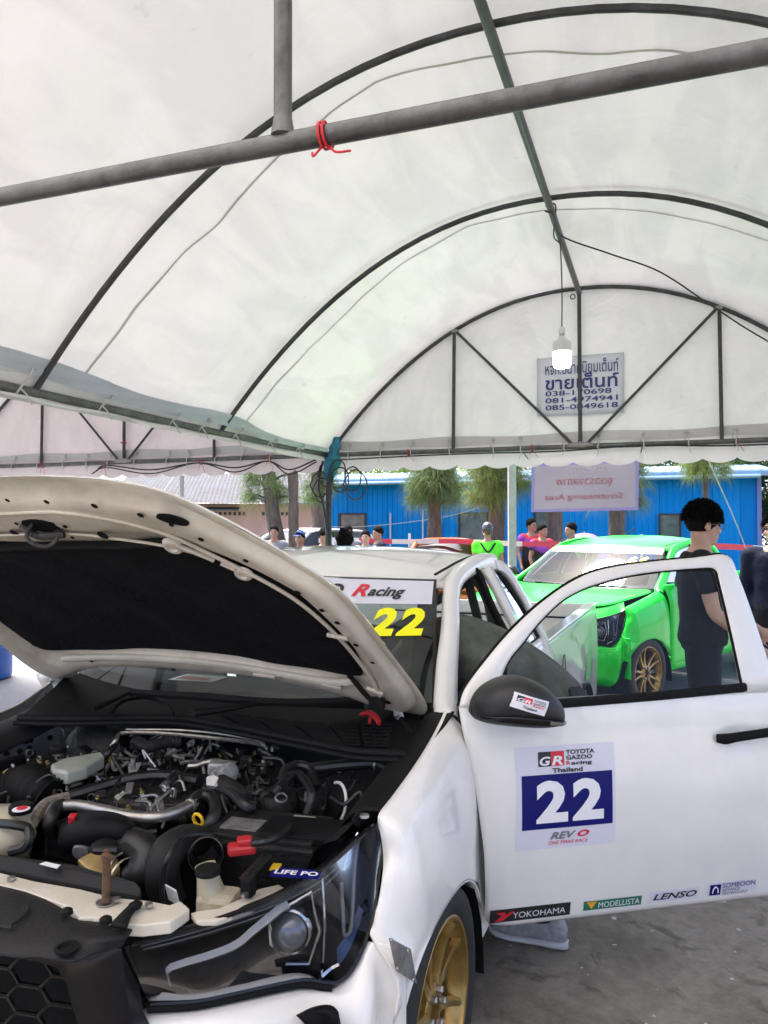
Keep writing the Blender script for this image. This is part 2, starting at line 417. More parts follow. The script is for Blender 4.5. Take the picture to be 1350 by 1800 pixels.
GX, GY, GPHI = -0.177, 1.343, 19.8
def tent_w(x, y, z=0.0):
    c, s = math.cos(R(GPHI)), math.sin(R(GPHI))
    return Vector((GX+x*c+y*s, GY-x*s+y*c, z))
main_tent = tent('white arched tent overhead, its grey pipe frame seen from inside', tent_w(0, 0), -GPHI, M_pvc2)
side_tent = tent('neighbouring arched tent at left with end sheet tinted by pinkish light', tent_w(-2*HW-.03, 0), -GPHI, M_pvcp, near_truss=False)
back_tent = tent('arched tent behind the photographer', tent_w(0, -5.6), -GPHI, M_pvc2, roof_m=M_pvcb, near_truss=False, far_detail=False)  # out of view; its brighter roof serves as fill light

# the main tent's left eave: grey-blue reinforcing band, gutter sheet, cords
def strip(name, top, bot, m, parent, n=5, wob=.004, sub=5):
    a = cat(top, n); b = cat(bot, n); k = min(len(a), len(b)); rw = []
    for i in range(k):
        p = a[i*(len(a)-1)//(k-1)]; q = b[i*(len(b)-1)//(k-1)]
        rw.append([p.lerp(q, j/sub)+Vector((wob*math.sin(i*.9+j*1.7), 0, wob*noise.noise(Vector((i*.5, j, 3))))) for j in range(sub+1)])
    return MB().grid(rw).build(name, m, parent, smooth=180)
bt = [(-2.21, .05, 2.41), (-2.21, .8, 2.40), (-2.21, 1.519, 2.407), (-2.21, 1.8, 2.402), (-2.21, 2.1, 2.385), (-2.21, 2.371, 2.358), (-2.22, 2.8, 2.352), (-2.22, 3.5, 2.372), (-2.22, 4.01, 2.31), (-2.26, 4.567, 2.298), (-2.27, 5.3, 2.31)]
bb = [(-2.275, .05, 2.335), (-2.275, .8, 2.33), (-2.275, 1.52, 2.335), (-2.275, 1.8, 2.325), (-2.275, 2.1, 2.305), (-2.275, 2.371, 2.29), (-2.275, 2.8, 2.28), (-2.275, 3.5, 2.293), (-2.275, 4.01, 2.258), (-2.28, 4.567, 2.255), (-2.285, 5.3, 2.27)]
strip('eave_band', bt, bb, M_band, main_tent)
gt = [(-2.30, .05, 2.37), (-2.30, 1.5, 2.37), (-2.30, 3, 2.33), (-2.30, 4.4, 2.30), (-2.31, 5.35, 2.30)]
gb = [(-2.352, .05, 2.20), (-2.352, 1.5, 2.20), (-2.352, 3, 2.20), (-2.352, 4.4, 2.20), (-2.352, 5.35, 2.20)]
strip('gutter_sheet', gt, gb, M_pvc2, main_tent, wob=.006)
vt = [(-2.325, .05, 2.235), (-2.325, .9, 2.235), (-2.325, 1.6, 2.235), (-2.325, 1.9, 2.235), (-2.325, 2.4, 2.232), (-2.325, 2.7, 2.23), (-2.325, 3.15, 2.23), (-2.325, 3.6, 2.228), (-2.325, 4.5, 2.228), (-2.325, 5.3, 2.228)]
vb = [(-2.30, .05, 2.19), (-2.30, .9, 2.2), (-2.30, 1.6, 2.208), (-2.30, 1.9, 2.196), (-2.30, 2.4, 2.212), (-2.30, 2.7, 2.186), (-2.30, 3.15, 2.19), (-2.30, 3.6, 2.188), (-2.30, 4.5, 2.172), (-2.30, 5.3, 2.19)]
strip('gutter_edge', vt, vb, M_pvc2, main_tent, wob=.006)
for (y, z) in ((1.72, 2.36), (2.30, 2.32), (2.95, 2.315), (3.28, 2.30), (3.72, 2.31), (4.25, 2.28), (4.75, 2.275)):
    mb = MB(); x = -2.262
    mb.tube([(x, y, z), (x+.012, y-.02, z-.03), (-2.29, y-.05, EZ-.01), (-2.31, y-.055, EZ-.035), (-2.335, y-.05, EZ-.02)], .0055, 6, sm=4)
    mb.tube([(-2.29, y-.05, EZ-.012), (-2.28, y-.02, EZ-.04), (-2.275, y+.01, EZ-.085)], .0045, 5, sm=4)
    mb.build('rope_tie', M_rope, main_tent)
    e = MB(); e.tube([(x+.004, y+.016*math.cos(a*math.pi/5), z+.014*math.sin(a*math.pi/5)) for a in range(10)], .0045, 6, closed=True); e.build('eyelet', M_eye, main_tent)
# rusty ring under the far ridge joint
e = MB(); e.tube([(-.05+.02*math.cos(a*math.pi/6), 5.385, RZ-.075+.02*math.sin(a*math.pi/6)) for a in range(12)], .005, 6, closed=True); e.build('ring', M_rust, main_tent)

def tw(x, y, z): return tent_w(x, y, z)
AX = Vector((math.cos(R(GPHI)), -math.sin(R(GPHI)), 0)); AY = Vector((math.sin(R(GPHI)), math.cos(R(GPHI)), 0))
tag(string_tie('red_string_tie', tw(.085, -.012, EZ-.008), AX, .0180, M_redstr, tail=.018, n=2), 'red string knotted round the nearest overhead pipe', 'string')
k = 0
for (x, y, z, txt) in ((-1.52, 5.406, EZ-.008, 'red string on the end bar, left of the far tent\'s first strut'), (-.40, 5.406, EZ-.008, 'red string on the end bar under the blue-lettered sign'), (1.21, 5.406, EZ-.008, 'red string on the end bar at the right strut')):
    tag(string_tie('red_string_tie', tw(x, y, z), AX, .024, M_redstr, tail=.05, n=2), txt, 'string', 'red strings on the end bars')
for (x, z, txt) in ((-5.75, EZ-.01, 'red string at foot of the pink tent\'s left strut'), (-4.672, 2.46, 'red string on the middle strut of the pink tent'), (-4.93, EZ-.03, 'red string holding cable left of the pink tent\'s middle strut'), (-3.72, EZ-.03, 'red string holding cable right of the pink tent\'s middle strut'), (-2.95, EZ-.01, 'red string on the pink tent\'s bar near the corner post')):
    ax = Vector((0, 0, 1)) if z > 2.4 else AX
    tag(string_tie('red_string_tie', tw(x, 5.406, z), ax, .026, M_redstr, tail=.08, n=2), txt, 'string', 'red strings on the end bars')

# printed sign on the end sheet
M_signbg = mat('sign_pale', (.62, .65, .69), .5, var=.04)
M_navy = mat('navy_print', (.012, .022, .16), .5, var=.05)
sg = empty('tent_sign', tent_w(0, 5.40, 2.775), -GPHI); tag(sg, 'pale sign with navy Thai lettering and phone numbers on tent end sheet', 'sign')
SB = [(-0.359, 5.4, 3.021), (0.357, 5.4, 3.02), (0.364, 5.4, 2.527), (-0.351, 5.4, 2.52)]
def sgp(off):
    return lambda u, v: Vector((-.357+.717*u, off, -.252+.504*v))
rw = [[sgp(.012)(i/12, j/8) for i in range(13)] for j in range(9)]
MB().grid(rw).build('sheet', M_signbg, sg, smooth=180, solid=.002)
for (s, u0, u1, v0, v1, b) in (('หจก.ธนาคนิยมเต็นท์', .10, .94, .70, .93, .004), ('ขายเต็นท์', .10, .94, .44, .70, .02), ('038-170698', .10, .86, .335, .425, .015), ('081-4974941', .10, .93, .215, .305, .015), ('085-0849618', .10, .93, .095, .185, .015)):
    text_fit(s, u0, u1, v0, v1, sgp(.003), bold=b).build('lettering', M_navy, sg, smooth=0)

# bulb on its cord, and the cable that feeds it
M_bulbw = mat('bulb_housing', (.72, .72, .70), .4, var=.04)
M_glow = mat('bulb_glow', (1, 1, 1), .4, var=0, emit=(1, .99, .97, 9.0))
b = empty('hanging_bulb', tent_w(.0, 4.16, 2.68), -GPHI); tag(b, 'lit white LED bulb hanging on a black cord', 'light bulb')
MB().lathe([(.052, .0), (.060, .02), (.062, .05), (.0625, .105)][::1], 24, None).build('diffuser', M_glow, b)
o = MB().lathe([(.0635, .105), (.0645, .15), (.060, .175), (.030, .195), (.020, .215)], 24).build('housing', M_bulbw, b)
MB().lathe([(.017, .21), (.017, .24)], 16).build('screw_base', M_eye, b)
MB().lathe([(.022, .235), (.022, .26), (.018, .275), (.008, .28)], 16).build('socket', M_bulbw, b)
MB().tube([(0, 0, .275), (.002, 0, .55), (-.006, -.01, RZ-2.68-.09), (-.01, -.06, RZ-2.68-.06)], .0045, 6, sm=6).build('cord', M_wire, b)
cb = MB(); p0 = tw(-.03, 3.56, RZ-.06)
cb.tube([p0, tw(.02, 3.62, RZ-.075), tw(.03, 3.92, RZ-.095), tw(.33, 4.12, 3.415), tw(.642, 4.3, 3.315), tw(.98, 4.46, 3.09), tw(1.338, 4.6, 2.851), tw(2.30, 4.95, 2.28)], .0055, 6, sm=8)
cb.tube([tw(.0, 4.02, RZ-.10), tw(-.02, 3.9, RZ-.09), tw(.03, 3.6, RZ-.02), tw(-.028, 3.57, RZ-.03)], .005, 6, sm=6)
tag(cb.build('power_cable', M_wire), 'black cable slung from the ridge pipe to the right eave', 'cable')

# cables along the end bars and the bundle at the corner post
cb = MB()
cb.tube([tw(-2.22, 5.37, EZ-.06), tw(-1.5, 5.385, EZ-.045), tw(-.9, 5.385, EZ-.04), tw(-.2, 5.38, EZ-.045), tw(.5, 5.38, EZ-.02), tw(1.2, 5.38, EZ-.045), tw(2.3, 5.38, EZ-.03)], .007, 6, sm=8)
tag(cb.build('power_cable', M_wire), 'black cable running along the bar below the sign', 'cable')
for (dz, r, x0, txt) in ((0, .008, -5.0, 'upper black cable drooping along the pink tent\'s bar'), (-.022, .007, -5.05, 'lower black cable drooping along the pink tent\'s bar')):
    cb = MB()
    cb.tube([tw(x0, 5.37, EZ-.10+dz), tw(-4.86, 5.375, EZ-.04+dz), tw(-4.3, 5.37, EZ-.10+dz*1.8), tw(-3.74, 5.375, EZ-.045), tw(-3.3, 5.36, EZ-.105+dz*2), tw(-2.95, 5.375, EZ-.05), tw(-2.7, 5.35, EZ-.14+dz*2), tw(-2.42, 5.36, EZ-.05+dz)], r, 6, sm=8)
    tag(cb.build('power_cable', M_wire), txt, 'cable', 'cables along the pink tent')
cb = MB(); rr = random.Random(4)
for i in range(7):
    a = rr.uniform(-.3, .3); c = tw(-2.20+.16*(i % 3)-.12, 5.33-.02*i, EZ-.20-.05*(i % 4)); rad = .09+.05*rr.random()
    ax_ = (AX*(1 if i % 2 else .8)+AY*a).normalized()
    cb.tube([c+ax_*math.cos(q*math.pi/8)*rad*(.75+.2*rr.random())+Vector((0, 0, 1))*math.sin(q*math.pi/8)*rad*1.15+AY*.01*q*.1 for q in range(16)], .0065, 6, closed=True, sm=2)
cb.tube([tw(-2.36, 5.38, EZ-.05), tw(-2.40, 5.36, EZ-.3), tw(-2.34, 5.37, EZ-.55), tw(-2.27, 5.35, 1.2), tw(-2.2, 5.3, .3), tw(-2.15, 5.25, .01)], .012, 6, sm=6)
tag(cb.build('cable_coil', M_wire), 'tangle of black cables hung on the corner post', 'cable')
M_bluecl = mat('blue_cloth', (.03, .22, .34), .75, var=.25, scale=12, bump=.4, bscale=30)
cl = MB(); rows = []
for j in range(17):
    t_ = j/16; row = []
    c = tw(-2.30, 5.36, EZ-.26).lerp(tw(-2.22, 5.37, EZ+.155), t_)
    rad = .075*(.55+.6*math.sin(min(1, t_*1.15)*math.pi)**.8)*(1-.25*(abs(t_-.62) < .08))
    for i in range(20):
        a = 2*math.pi*i/20
        q = rad*(1+.35*noise.noise(Vector((math.cos(a)*1.6, math.sin(a)*1.6, t_*5))))
        row.append(c+AX*math.cos(a)*q*.9+AY*math.sin(a)*q*.8)
    rows.append(row)
cl.grid(rows, wrap=True)
tag(cl.build('wrapped_cloth', M_bluecl, smooth=180), 'teal cloth bound round the tent corner joint', 'cloth')

# ------------------------------------------------------------------ ground
def ground_mat(name, ca, cb, cc, s1, s2, rough=.75, bump=.3, spots=True):
    m = bpy.data.materials.new(name); m.use_nodes = True; n = m.node_tree; L = n.links; b = n.nodes['Principled BSDF']
    tc = n.nodes.new('ShaderNodeTexCoord')
    def nz(sc, det, dist=0.0):
        q = n.nodes.new('ShaderNodeTexNoise'); q.inputs['Scale'].default_value = sc; q.inputs['Detail'].default_value = det; q.inputs['Roughness'].default_value = .68; q.inputs['Distortion'].default_value = dist
        L.new(tc.outputs['Object'], q.inputs['Vector']); return q
    def ramp(src, a, c0, e, c1):
        q = n.nodes.new('ShaderNodeValToRGB'); q.color_ramp.elements[0].position = a; q.color_ramp.elements[1].position = e
        q.color_ramp.elements[0].color = (*c0, 1); q.color_ramp.elements[1].color = (*c1, 1); L.new(src.outputs[0], q.inputs[0]); return q
    big = ramp(nz(s1, 8, .6), .38, ca, .62, cb)
    fine = ramp(nz(s2, 6), .3, (.72, .72, .72), .7, (1.12, 1.12, 1.12))
    mx = n.nodes.new('ShaderNodeMixRGB'); mx.blend_type = 'MULTIPLY'; mx.inputs[0].default_value = 1
    L.new(big.outputs[0], mx.inputs[1]); L.new(fine.outputs[0], mx.inputs[2]); cur = mx
    if spots:
        st = ramp(nz(s1*2.3, 5, 1.5), .55, (1, 1, 1), .66, (.50, .48, .45))
        m2 = n.nodes.new('ShaderNodeMixRGB'); m2.blend_type = 'MULTIPLY'; m2.inputs[0].default_value = 1; L.new(cur.outputs[0], m2.inputs[1]); L.new(st.outputs[0], m2.inputs[2])
        sp = ramp(nz(s2*.55, 2), .70, (0, 0, 0), .715, (1, 1, 1))
        m3 = n.nodes.new('ShaderNodeMixRGB'); m3.inputs[2].default_value = (*cc, 1); L.new(sp.outputs[0], m3.inputs[0]); L.new(m2.outputs[0], m3.inputs[1]); cur = m3
    L.new(cur.outputs[0], b.inputs['Base Color']); b.inputs['Roughness'].default_value = rough
    bz = nz(s2*2, 6); bp = n.nodes.new('ShaderNodeBump'); bp.inputs['Strength'].default_value = bump; bp.inputs['Distance'].default_value = .01
    L.new(bz.outputs[0], bp.inputs['Height']); L.new(bp.outputs[0], b.inputs['Normal']); return m
M_conc = ground_mat('stained_concrete', (.165, .14, .108), (.31, .27, .22), (.55, .54, .52), 1.6, 22, .7, .25)
M_asph = ground_mat('bright_asphalt', (.17, .175, .185), (.25, .255, .265), (.5, .5, .5), .5, 60, .85, .5, spots=False)
M_grass = ground_mat('verge_grass', (.05, .08, .02), (.11, .14, .05), (.3, .3, .2), 1.2, 30, .9, .8, spots=False)
g = MB().grid([[Vector((-400+800*i/8, -400+800*j/8, -.012)) for i in range(9)] for j in range(9)]).build('ground', M_asph, smooth=0); struct(g)
sl = MB(); sl.prism([tent_w(-3.6, -7, -.008), tent_w(2.9, -7, -.008), tent_w(2.9, 6.05, -.008), tent_w(-2.55, 6.05, -.008), tent_w(-2.55, 2.2, -.008), tent_w(-3.6, 1.2, -.008)], (0, 0, .008))
struct(sl.build('pavement', M_conc, smooth=0))
gr = MB().grid([[Vector((-60+120*i/10, 17.2+j*6, 0.0)) for i in range(11)] for j in range(4)]).build('grass_verge', M_grass, smooth=0); struct(gr)

# ------------------------------------------------------------------ pickup trucks: shared panels (local x = truck's left, y = rearward, z = up)
M_white = mat('white_paint', (.82, .795, .745), .32, var=.025, scale=3, coat=1.0, col2=(.72, .71, .68))
M_green = mat('green_wrap', (.004, .72, .035), .30, var=.08, scale=2, coat=.35, spec=.3, col2=(.004, .56, .03))
M_blackpl = mat('black_plastic', (.007, .007, .0075), .62, spec=.12, var=.15, scale=9, bump=.05, bscale=300, rvar=.08)
M_blackgl = mat('gloss_black', (.006, .006, .007), .12, var=0, coat=.12, spec=.25)
M_dust = mat('dusty_black_plastic', (.018, .0175, .017), .6, spec=.22, var=.2, scale=7, col2=(.014, .014, .014), bump=.1, bscale=90, rvar=.12)
M_hose = mat('engine_hose', (.013, .013, .013), .42, var=.2, scale=30, spec=.45, bump=.06, bscale=120)
M_rub = mat('rubber', (.007, .007, .007), .7, spec=.18, var=.15, bump=.08, bscale=150)
M_tyre = mat('tyre_rubber', (.02, .02, .02), .72, var=.2, scale=12, col2=(.012, .012, .012), bump=.1, bscale=120)
M_gold = mat('gold_wheel', (.46, .30, .085), .30, .75, var=.12, scale=14, col2=(.24, .15, .045), coat=.25, rvar=.08)
M_steel = mat('bare_steel', (.50, .49, .46), .34, .85, var=.2, scale=18, col2=(.30, .28, .25), bump=.06, bscale=160, rvar=.1)
M_alu = mat('cast_aluminium', (.42, .42, .41), .5, .7, var=.25, scale=22, col2=(.22, .21, .2), bump=.3, bscale=140)
M_cream = mat('dirty_cream_panel', (.66, .61, .51), .42, var=.2, scale=5, col2=(.42, .375, .30), thr=(.28, .6), bump=.06, bscale=40, coat=.15, det=9)
M_creaml = mat('cream_panel_clean', (.66, .62, .52), .4, var=.15, scale=6, col2=(.48, .44, .36), coat=.2)
M_felt = mat('hood_liner_felt', (.008, .008, .0095), .95, var=.2, scale=12, bump=.25, bscale=60, spec=.15)
M_engine = mat('engine_black', (.010, .010, .010), .55, spec=.3, var=.3, scale=25, col2=(.006, .006, .006), bump=.3, bscale=60)
M_grime = mat('grimy_metal', (.09, .085, .08), .55, .5, var=.4, scale=30, col2=(.02, .02, .02), bump=.4, bscale=100)
M_tank = mat('translucent_tank', (.52, .47, .35), .4, var=.12, scale=8, col2=(.40, .35, .24), coat=.2)
M_tankg = mat('fluid_tank_grey', (.40, .42, .36), .4, var=.12, scale=8, col2=(.28, .30, .25))
M_red = mat('red_plastic', (.45, .02, .025), .35, var=.1)
M_yel = mat('yellow_plastic', (.75, .46, .02), .4, var=.08)
M_orange = mat('zinc_bracket', (.42, .30, .12), .4, .5, var=.2, scale=20)
M_rusty = mat('rusty_rod', (.20, .10, .05), .75, .4, var=.4, scale=40, col2=(.10, .06, .04), bump=.4, bscale=200)
M_glassw = glass('windscreen_glass', (.60, .68, .64), 1.3)
M_glassd = glass('door_glass', (.90, .92, .91), .35)
M_glassq = glass('quarter_glass', (.10, .12, .115), 1.2)
M_lens = glass('lamp_lens', (.66, .67, .69), .35, ior=1.46)
M_chrome = mat('chrome', (.75, .75, .76), .08, 1.0, var=0)
M_smoke = mat('lamp_bezel', (.006, .006, .007), .35, .0, var=0, spec=.2)
M_pipel = mat('light_pipe_clear', (.22, .23, .25), .2, var=0)
M_guide = mat('light_guide', (.75, .76, .78), .15, var=.05, coat=.6)
M_stick = mat('sticker_white', (.66, .66, .74), .3, var=.02, coat=.3)
M_sticw = mat('sticker_clear_white', (.72, .72, .76), .3, var=.02, coat=.3)
M_blue = mat('number_panel_blue', (.004, .005, .13), .4, var=.03, spec=.25)
M_ink = mat('ink_black', (.012, .012, .014), .35, var=0)
M_inkr = mat('ink_red', (.62, .015, .03), .35, var=0)
M_inkw = mat('ink_white', (.78, .78, .80), .35, var=0)
M_inky = mat('ink_yellow', (.90, .88, .0), .35, var=0)
M_inkg = mat('ink_green', (.01, .16, .09), .35, var=0)
M_inko = mat('ink_orange', (.75, .33, .03), .35, var=0)
M_frit = mat('glass_frit', (.012, .013, .013), .12, var=0, coat=.5)
M_inter = mat('interior_grey', (.17, .18, .165), .65, var=.15, scale=8)
M_dash = mat('dashboard', (.018, .018, .018), .6, var=.1, bump=.2, bscale=200)
M_lamp2 = mat('indicator_lens', (.05, .05, .05), .1, var=0, coat=1)

def both(root, fn, name, m, **k):
    a = fn().build(name, m, root, **k); b = fn().mir().build(name, m, root, **k); return a, b

def arch_zf(y, yc=-.305, a=.395, b=.305):
    t = (y-yc)/a
    return .31+b*math.sqrt(max(0, 1-t*t)) if abs(t) < 1 else None

def fender_mb():
    mb = MB(); rows = []
    first = [(0.86, -0.523, 0.864), (0.873, -0.533, 0.84), (0.881, -0.538, 0.8), (0.893, -0.571, 0.765), (0.894, -0.598, 0.712), (0.892, -0.639, 0.667), (.966, -.655, .585), (.962, -.668, .50)]
    rows.append([Vector(q) for q in first])
    for y in (-.52, -.45, -.38, -.30, -.21, -.12, -.04, .03, .07, .085):
        t = (y+.62)/.7
        zt = .865+.140*max(0, min(1, t))**.9; xt = .858+.012*math.sin(math.pi*max(0, min(1, t)))-.018*max(0, min(1, t))**3
        za = arch_zf(y); flare = .022*math.exp(-((y+.30)/.34)**2)
        zb = za if za is not None else .31
        if y > .06: zb = .335
        col = []
        for (h, w) in [(0, 0.0), (.10, .55), (.22, .80), (.40, .95), (.62, 1.0), (.82, .985), (.94, .99), (1.0, .985)]:
            z = zt+(zb-zt)*h
            xm = .958+flare*min(1, max(0, (h-.3)*2.4))
            if y > .02: xm = .955
            x = xt+(xm-xt)*w
            if y < -.45: x = x*.6+.4*min(x, .955)
            col.append(Vector((x, y+(.05*(h-.15) if y > .02 and h > .15 else 0), z)))
        rows.append(col)
    mb.patch(rows, 3, 3)
    # rolled arch lip
    lip = [[], []]
    for i in range(31):
        y = -.655+.71*i/30; za = arch_zf(y)
        if za is None: continue
        fl = .958+.022*math.exp(-((y+.30)/.34)**2)*.985
        lip[0].append(Vector((fl-.002, y, za))); lip[1].append(Vector((fl-.045, y, za+.004)))
    mb.grid(lip)
    return mb

def bumper_mb():
    """front bumper from the arch round the corner to the grille, one side"""
    top = [(.974, -.632, .66), (0.894, -0.641, 0.662), (0.875, -0.672, 0.615), (0.854, -0.703, 0.58), (0.773, -0.741, 0.585), (0.682, -0.848, 0.595), (0.617, -0.905, 0.596), (0.534, -0.948, 0.594), (.45, -1.045, .58)]
    rows = []
    for k, p in enumerate(top):
        p = Vector(p); d = Vector((p.x, p.y+.45, 0)).normalized(); col = []; e = min(1, k/2.5)
        for dz, o in ((-.016, -.03), (-.016, 0.0), (-.022, .022), (-.055, .052), (-.12, .062), (-.20, .05), (-.30, .03), (-.36, -.02)):
            zz = p.z+dz*(1 if k > 2 else 1.0)
            col.append(Vector((p.x, p.y, max(.22, zz)))+d*o*e)
        rows.append(col)
    return MB().patch(rows, 3, 3, flip=True)

def headlight_rows():
    top = [Vector(q) for q in ((0.513, -0.995, 0.74), (0.583, -0.946, 0.755), (0.674, -0.878, 0.775), (0.76, -0.794, 0.8), (0.809, -0.676, 0.82), (0.831, -0.568, 0.84), (0.858, -0.523, 0.865))]
    bot = [Vector(q) for q in ((0.53, -0.946, 0.6), (0.614, -0.901, 0.6), (0.679, -0.843, 0.6), (0.771, -0.738, 0.59), (0.851, -0.696, 0.585), (0.888, -0.634, 0.67), (0.877, -0.533, 0.8))]
    mid = []
    for a, b in zip(top, bot):
        c = a.lerp(b, .5); n = Vector((c.x, c.y+.30, .12)).normalized()
        mid.append(c+n*.007*min(1, (a-b).length/.12))
    return top, mid, bot
HL = headlight_rows()
HLS = [cat(r, 8) for r in HL]
def hl_pt(u, v, d=0.0):
    """point of the lamp at u along (0..6), v down (0..1), d metres behind the lens"""
    i = min(int(u*8), 47); f = u*8-i
    t, m_, b = (r[i].lerp(r[i+1], f) for r in HLS)
    p = t*(1-v)*(1-2*v)+m_*4*v*(1-v)+b*v*(2*v-1)
    n = Vector((p.x, p.y+.30, .10)).normalized()
    return p-n*d

def headlight(root, side):
    h = empty('headlight', (0, 0, 0), 0, root)
    F = (lambda mb: mb) if side > 0 else (lambda mb: mb.mir())
    top, mid, bot = HL
    # black bowl
    rows = []
    for v, d in ((0, .004), (.06, .05), (.3, .085), (.6, .09), (.92, .05), (1, .004)):
        rows.append([hl_pt(u*.25, v, d*(min(1, u*.25*1.3+.15) if u < 12 else min(1, (24-u)*.25*.9+.12))) for u in range(25)])
    F(MB().patch(rows, 1, 3)).build('housing', M_smoke, h, smooth=60)
    # rim round the lens
    edge = [hl_pt(u*.125, 0, .002) for u in range(49)]+[hl_pt(u*.125, 1, .002) for u in range(48, -1, -1)]
    F(MB().tube(edge, .0055, 6, closed=True)).build('rim', M_blackgl, h)
    # upper smoked shelf with ribs
    rows = [[hl_pt(u*.25, v, d) for u in range(1, 24)] for v, d in ((.04, .006), (.16, .035), (.30, .055))]
    F(MB().grid(rows)).build('upper_shelf', mat('lamp_shelf', (.035, .035, .038), .35, var=.1, spec=.3), h)
    # daytime light guide: pale swoosh that steps down
    path = [(.55, .78), (.62, .58), (1.0, .52), (1.6, .50), (2.1, .46), (2.45, .34), (2.9, .22), (3.1, .20)]
    rw = [[], [], []]
    for (u, v) in [(p.x, p.y) for p in cat([Vector((a, b_, 0)) for a, b_ in path], 5)]:
        w = .060 if u > .7 else .05
        rw[0].append(hl_pt(u, max(.05, v-w), .032)); rw[1].append(hl_pt(u, v, .018)); rw[2].append(hl_pt(u+.03, min(.97, v+w), .034))
    F(MB().grid(rw)).build('light_guide', M_guide, h, smooth=60)
    rw = [[hl_pt(.35+.1*i, .80+.01*i, .03) for i in range(16)], [hl_pt(.4+.1*i, .93, .028) for i in range(16)]]
    F(MB().grid(rw)).build('lower_fin', M_smoke, h)
    F(MB().tube([hl_pt(u*.25, 1, .004)+Vector((0, -.004, -.008)) for u in range(16)], .009, 8)).build('lower_trim', M_blackpl, h)
    for vv in (.07, .14, .22):
        F(MB().tube([hl_pt(u*.25, vv, .012+vv*.12) for u in range(1, 24)], .0022, 5)).build('lens_ridge', mat_once('lens_ridge', (.22, .22, .23), .25), h)
    # projector
    c = hl_pt(3.15, .52, .055); ax = Vector((.30, -.93, .06)).normalized()
    q = ax.to_track_quat('Z', 'Y').to_matrix().to_4x4(); q.translation = c
    F(MB().lathe([(.052, -.03), (.052, 0), (.049, .010), (.044, .012), (.042, .004)], 28, q)).build('projector_ring', M_chrome, h)
    F(MB().lathe([(.043, .0), (.040, .014), (.031, .026), (.018, .033), (.0, .036)], 28, q)).build('projector_lens', mat_once('projector_glass', (.30, .31, .34), .04, .5), h, smooth=180)
    fr = [(2.72, .24), (3.62, .18), (3.70, .55), (3.35, .86), (2.85, .84), (2.68, .55)]
    F(MB().tube([hl_pt(u, v, .03) for u, v in fr], .005, 6, closed=True)).build('projector_frame', M_chrome, h)
    # upright chrome blade and second light pipe
    for (pts, r, nm, m_) in (([(3.95, .10), (3.86, .45), (3.72, .80), (3.62, .97)], .0045, 'reflector_blade', M_chrome), ([(4.45, .30), (4.40, .55), (4.38, .75), (4.6, .80), (4.75, .62), (5.0, .32), (5.35, .12)], .0045, 'light_pipe', M_pipel), ([(4.55, .22), (4.85, .12), (5.4, .04)], .004, 'trim_line', M_chrome)):
        F(MB().tube([hl_pt(u, v, .03) for u, v in pts], r, 7, sm=5)).build(nm, m_, h)
    F(MB().tube([hl_pt(3.60, .965, .02), hl_pt(3.85, .90, .02), hl_pt(4.05, .90, .018)], .006, 6, sm=4)).build('trim_line', M_chrome, h)
    rw = [[hl_pt(4.15+.1*i, .80, .035) for i in range(10)], [hl_pt(4.1+.12*i, .95, .03) for i in range(10)]]
    F(MB().grid(rw)).build('side_reflector', mat_once('blue_reflector', (.03, .06, .14), .12, .4), h)
    rows = [[hl_pt(u*.125, v/8, 0) for u in range(49)] for v in range(9)]
    F(MB().grid(rows)).build('lens', M_lens, h, smooth=180)
    return h
def mat_once(name, col, rough, metal=0.0):
    return MATS.get(name) or mat(name, col, rough, metal, var=0, coat=.4)

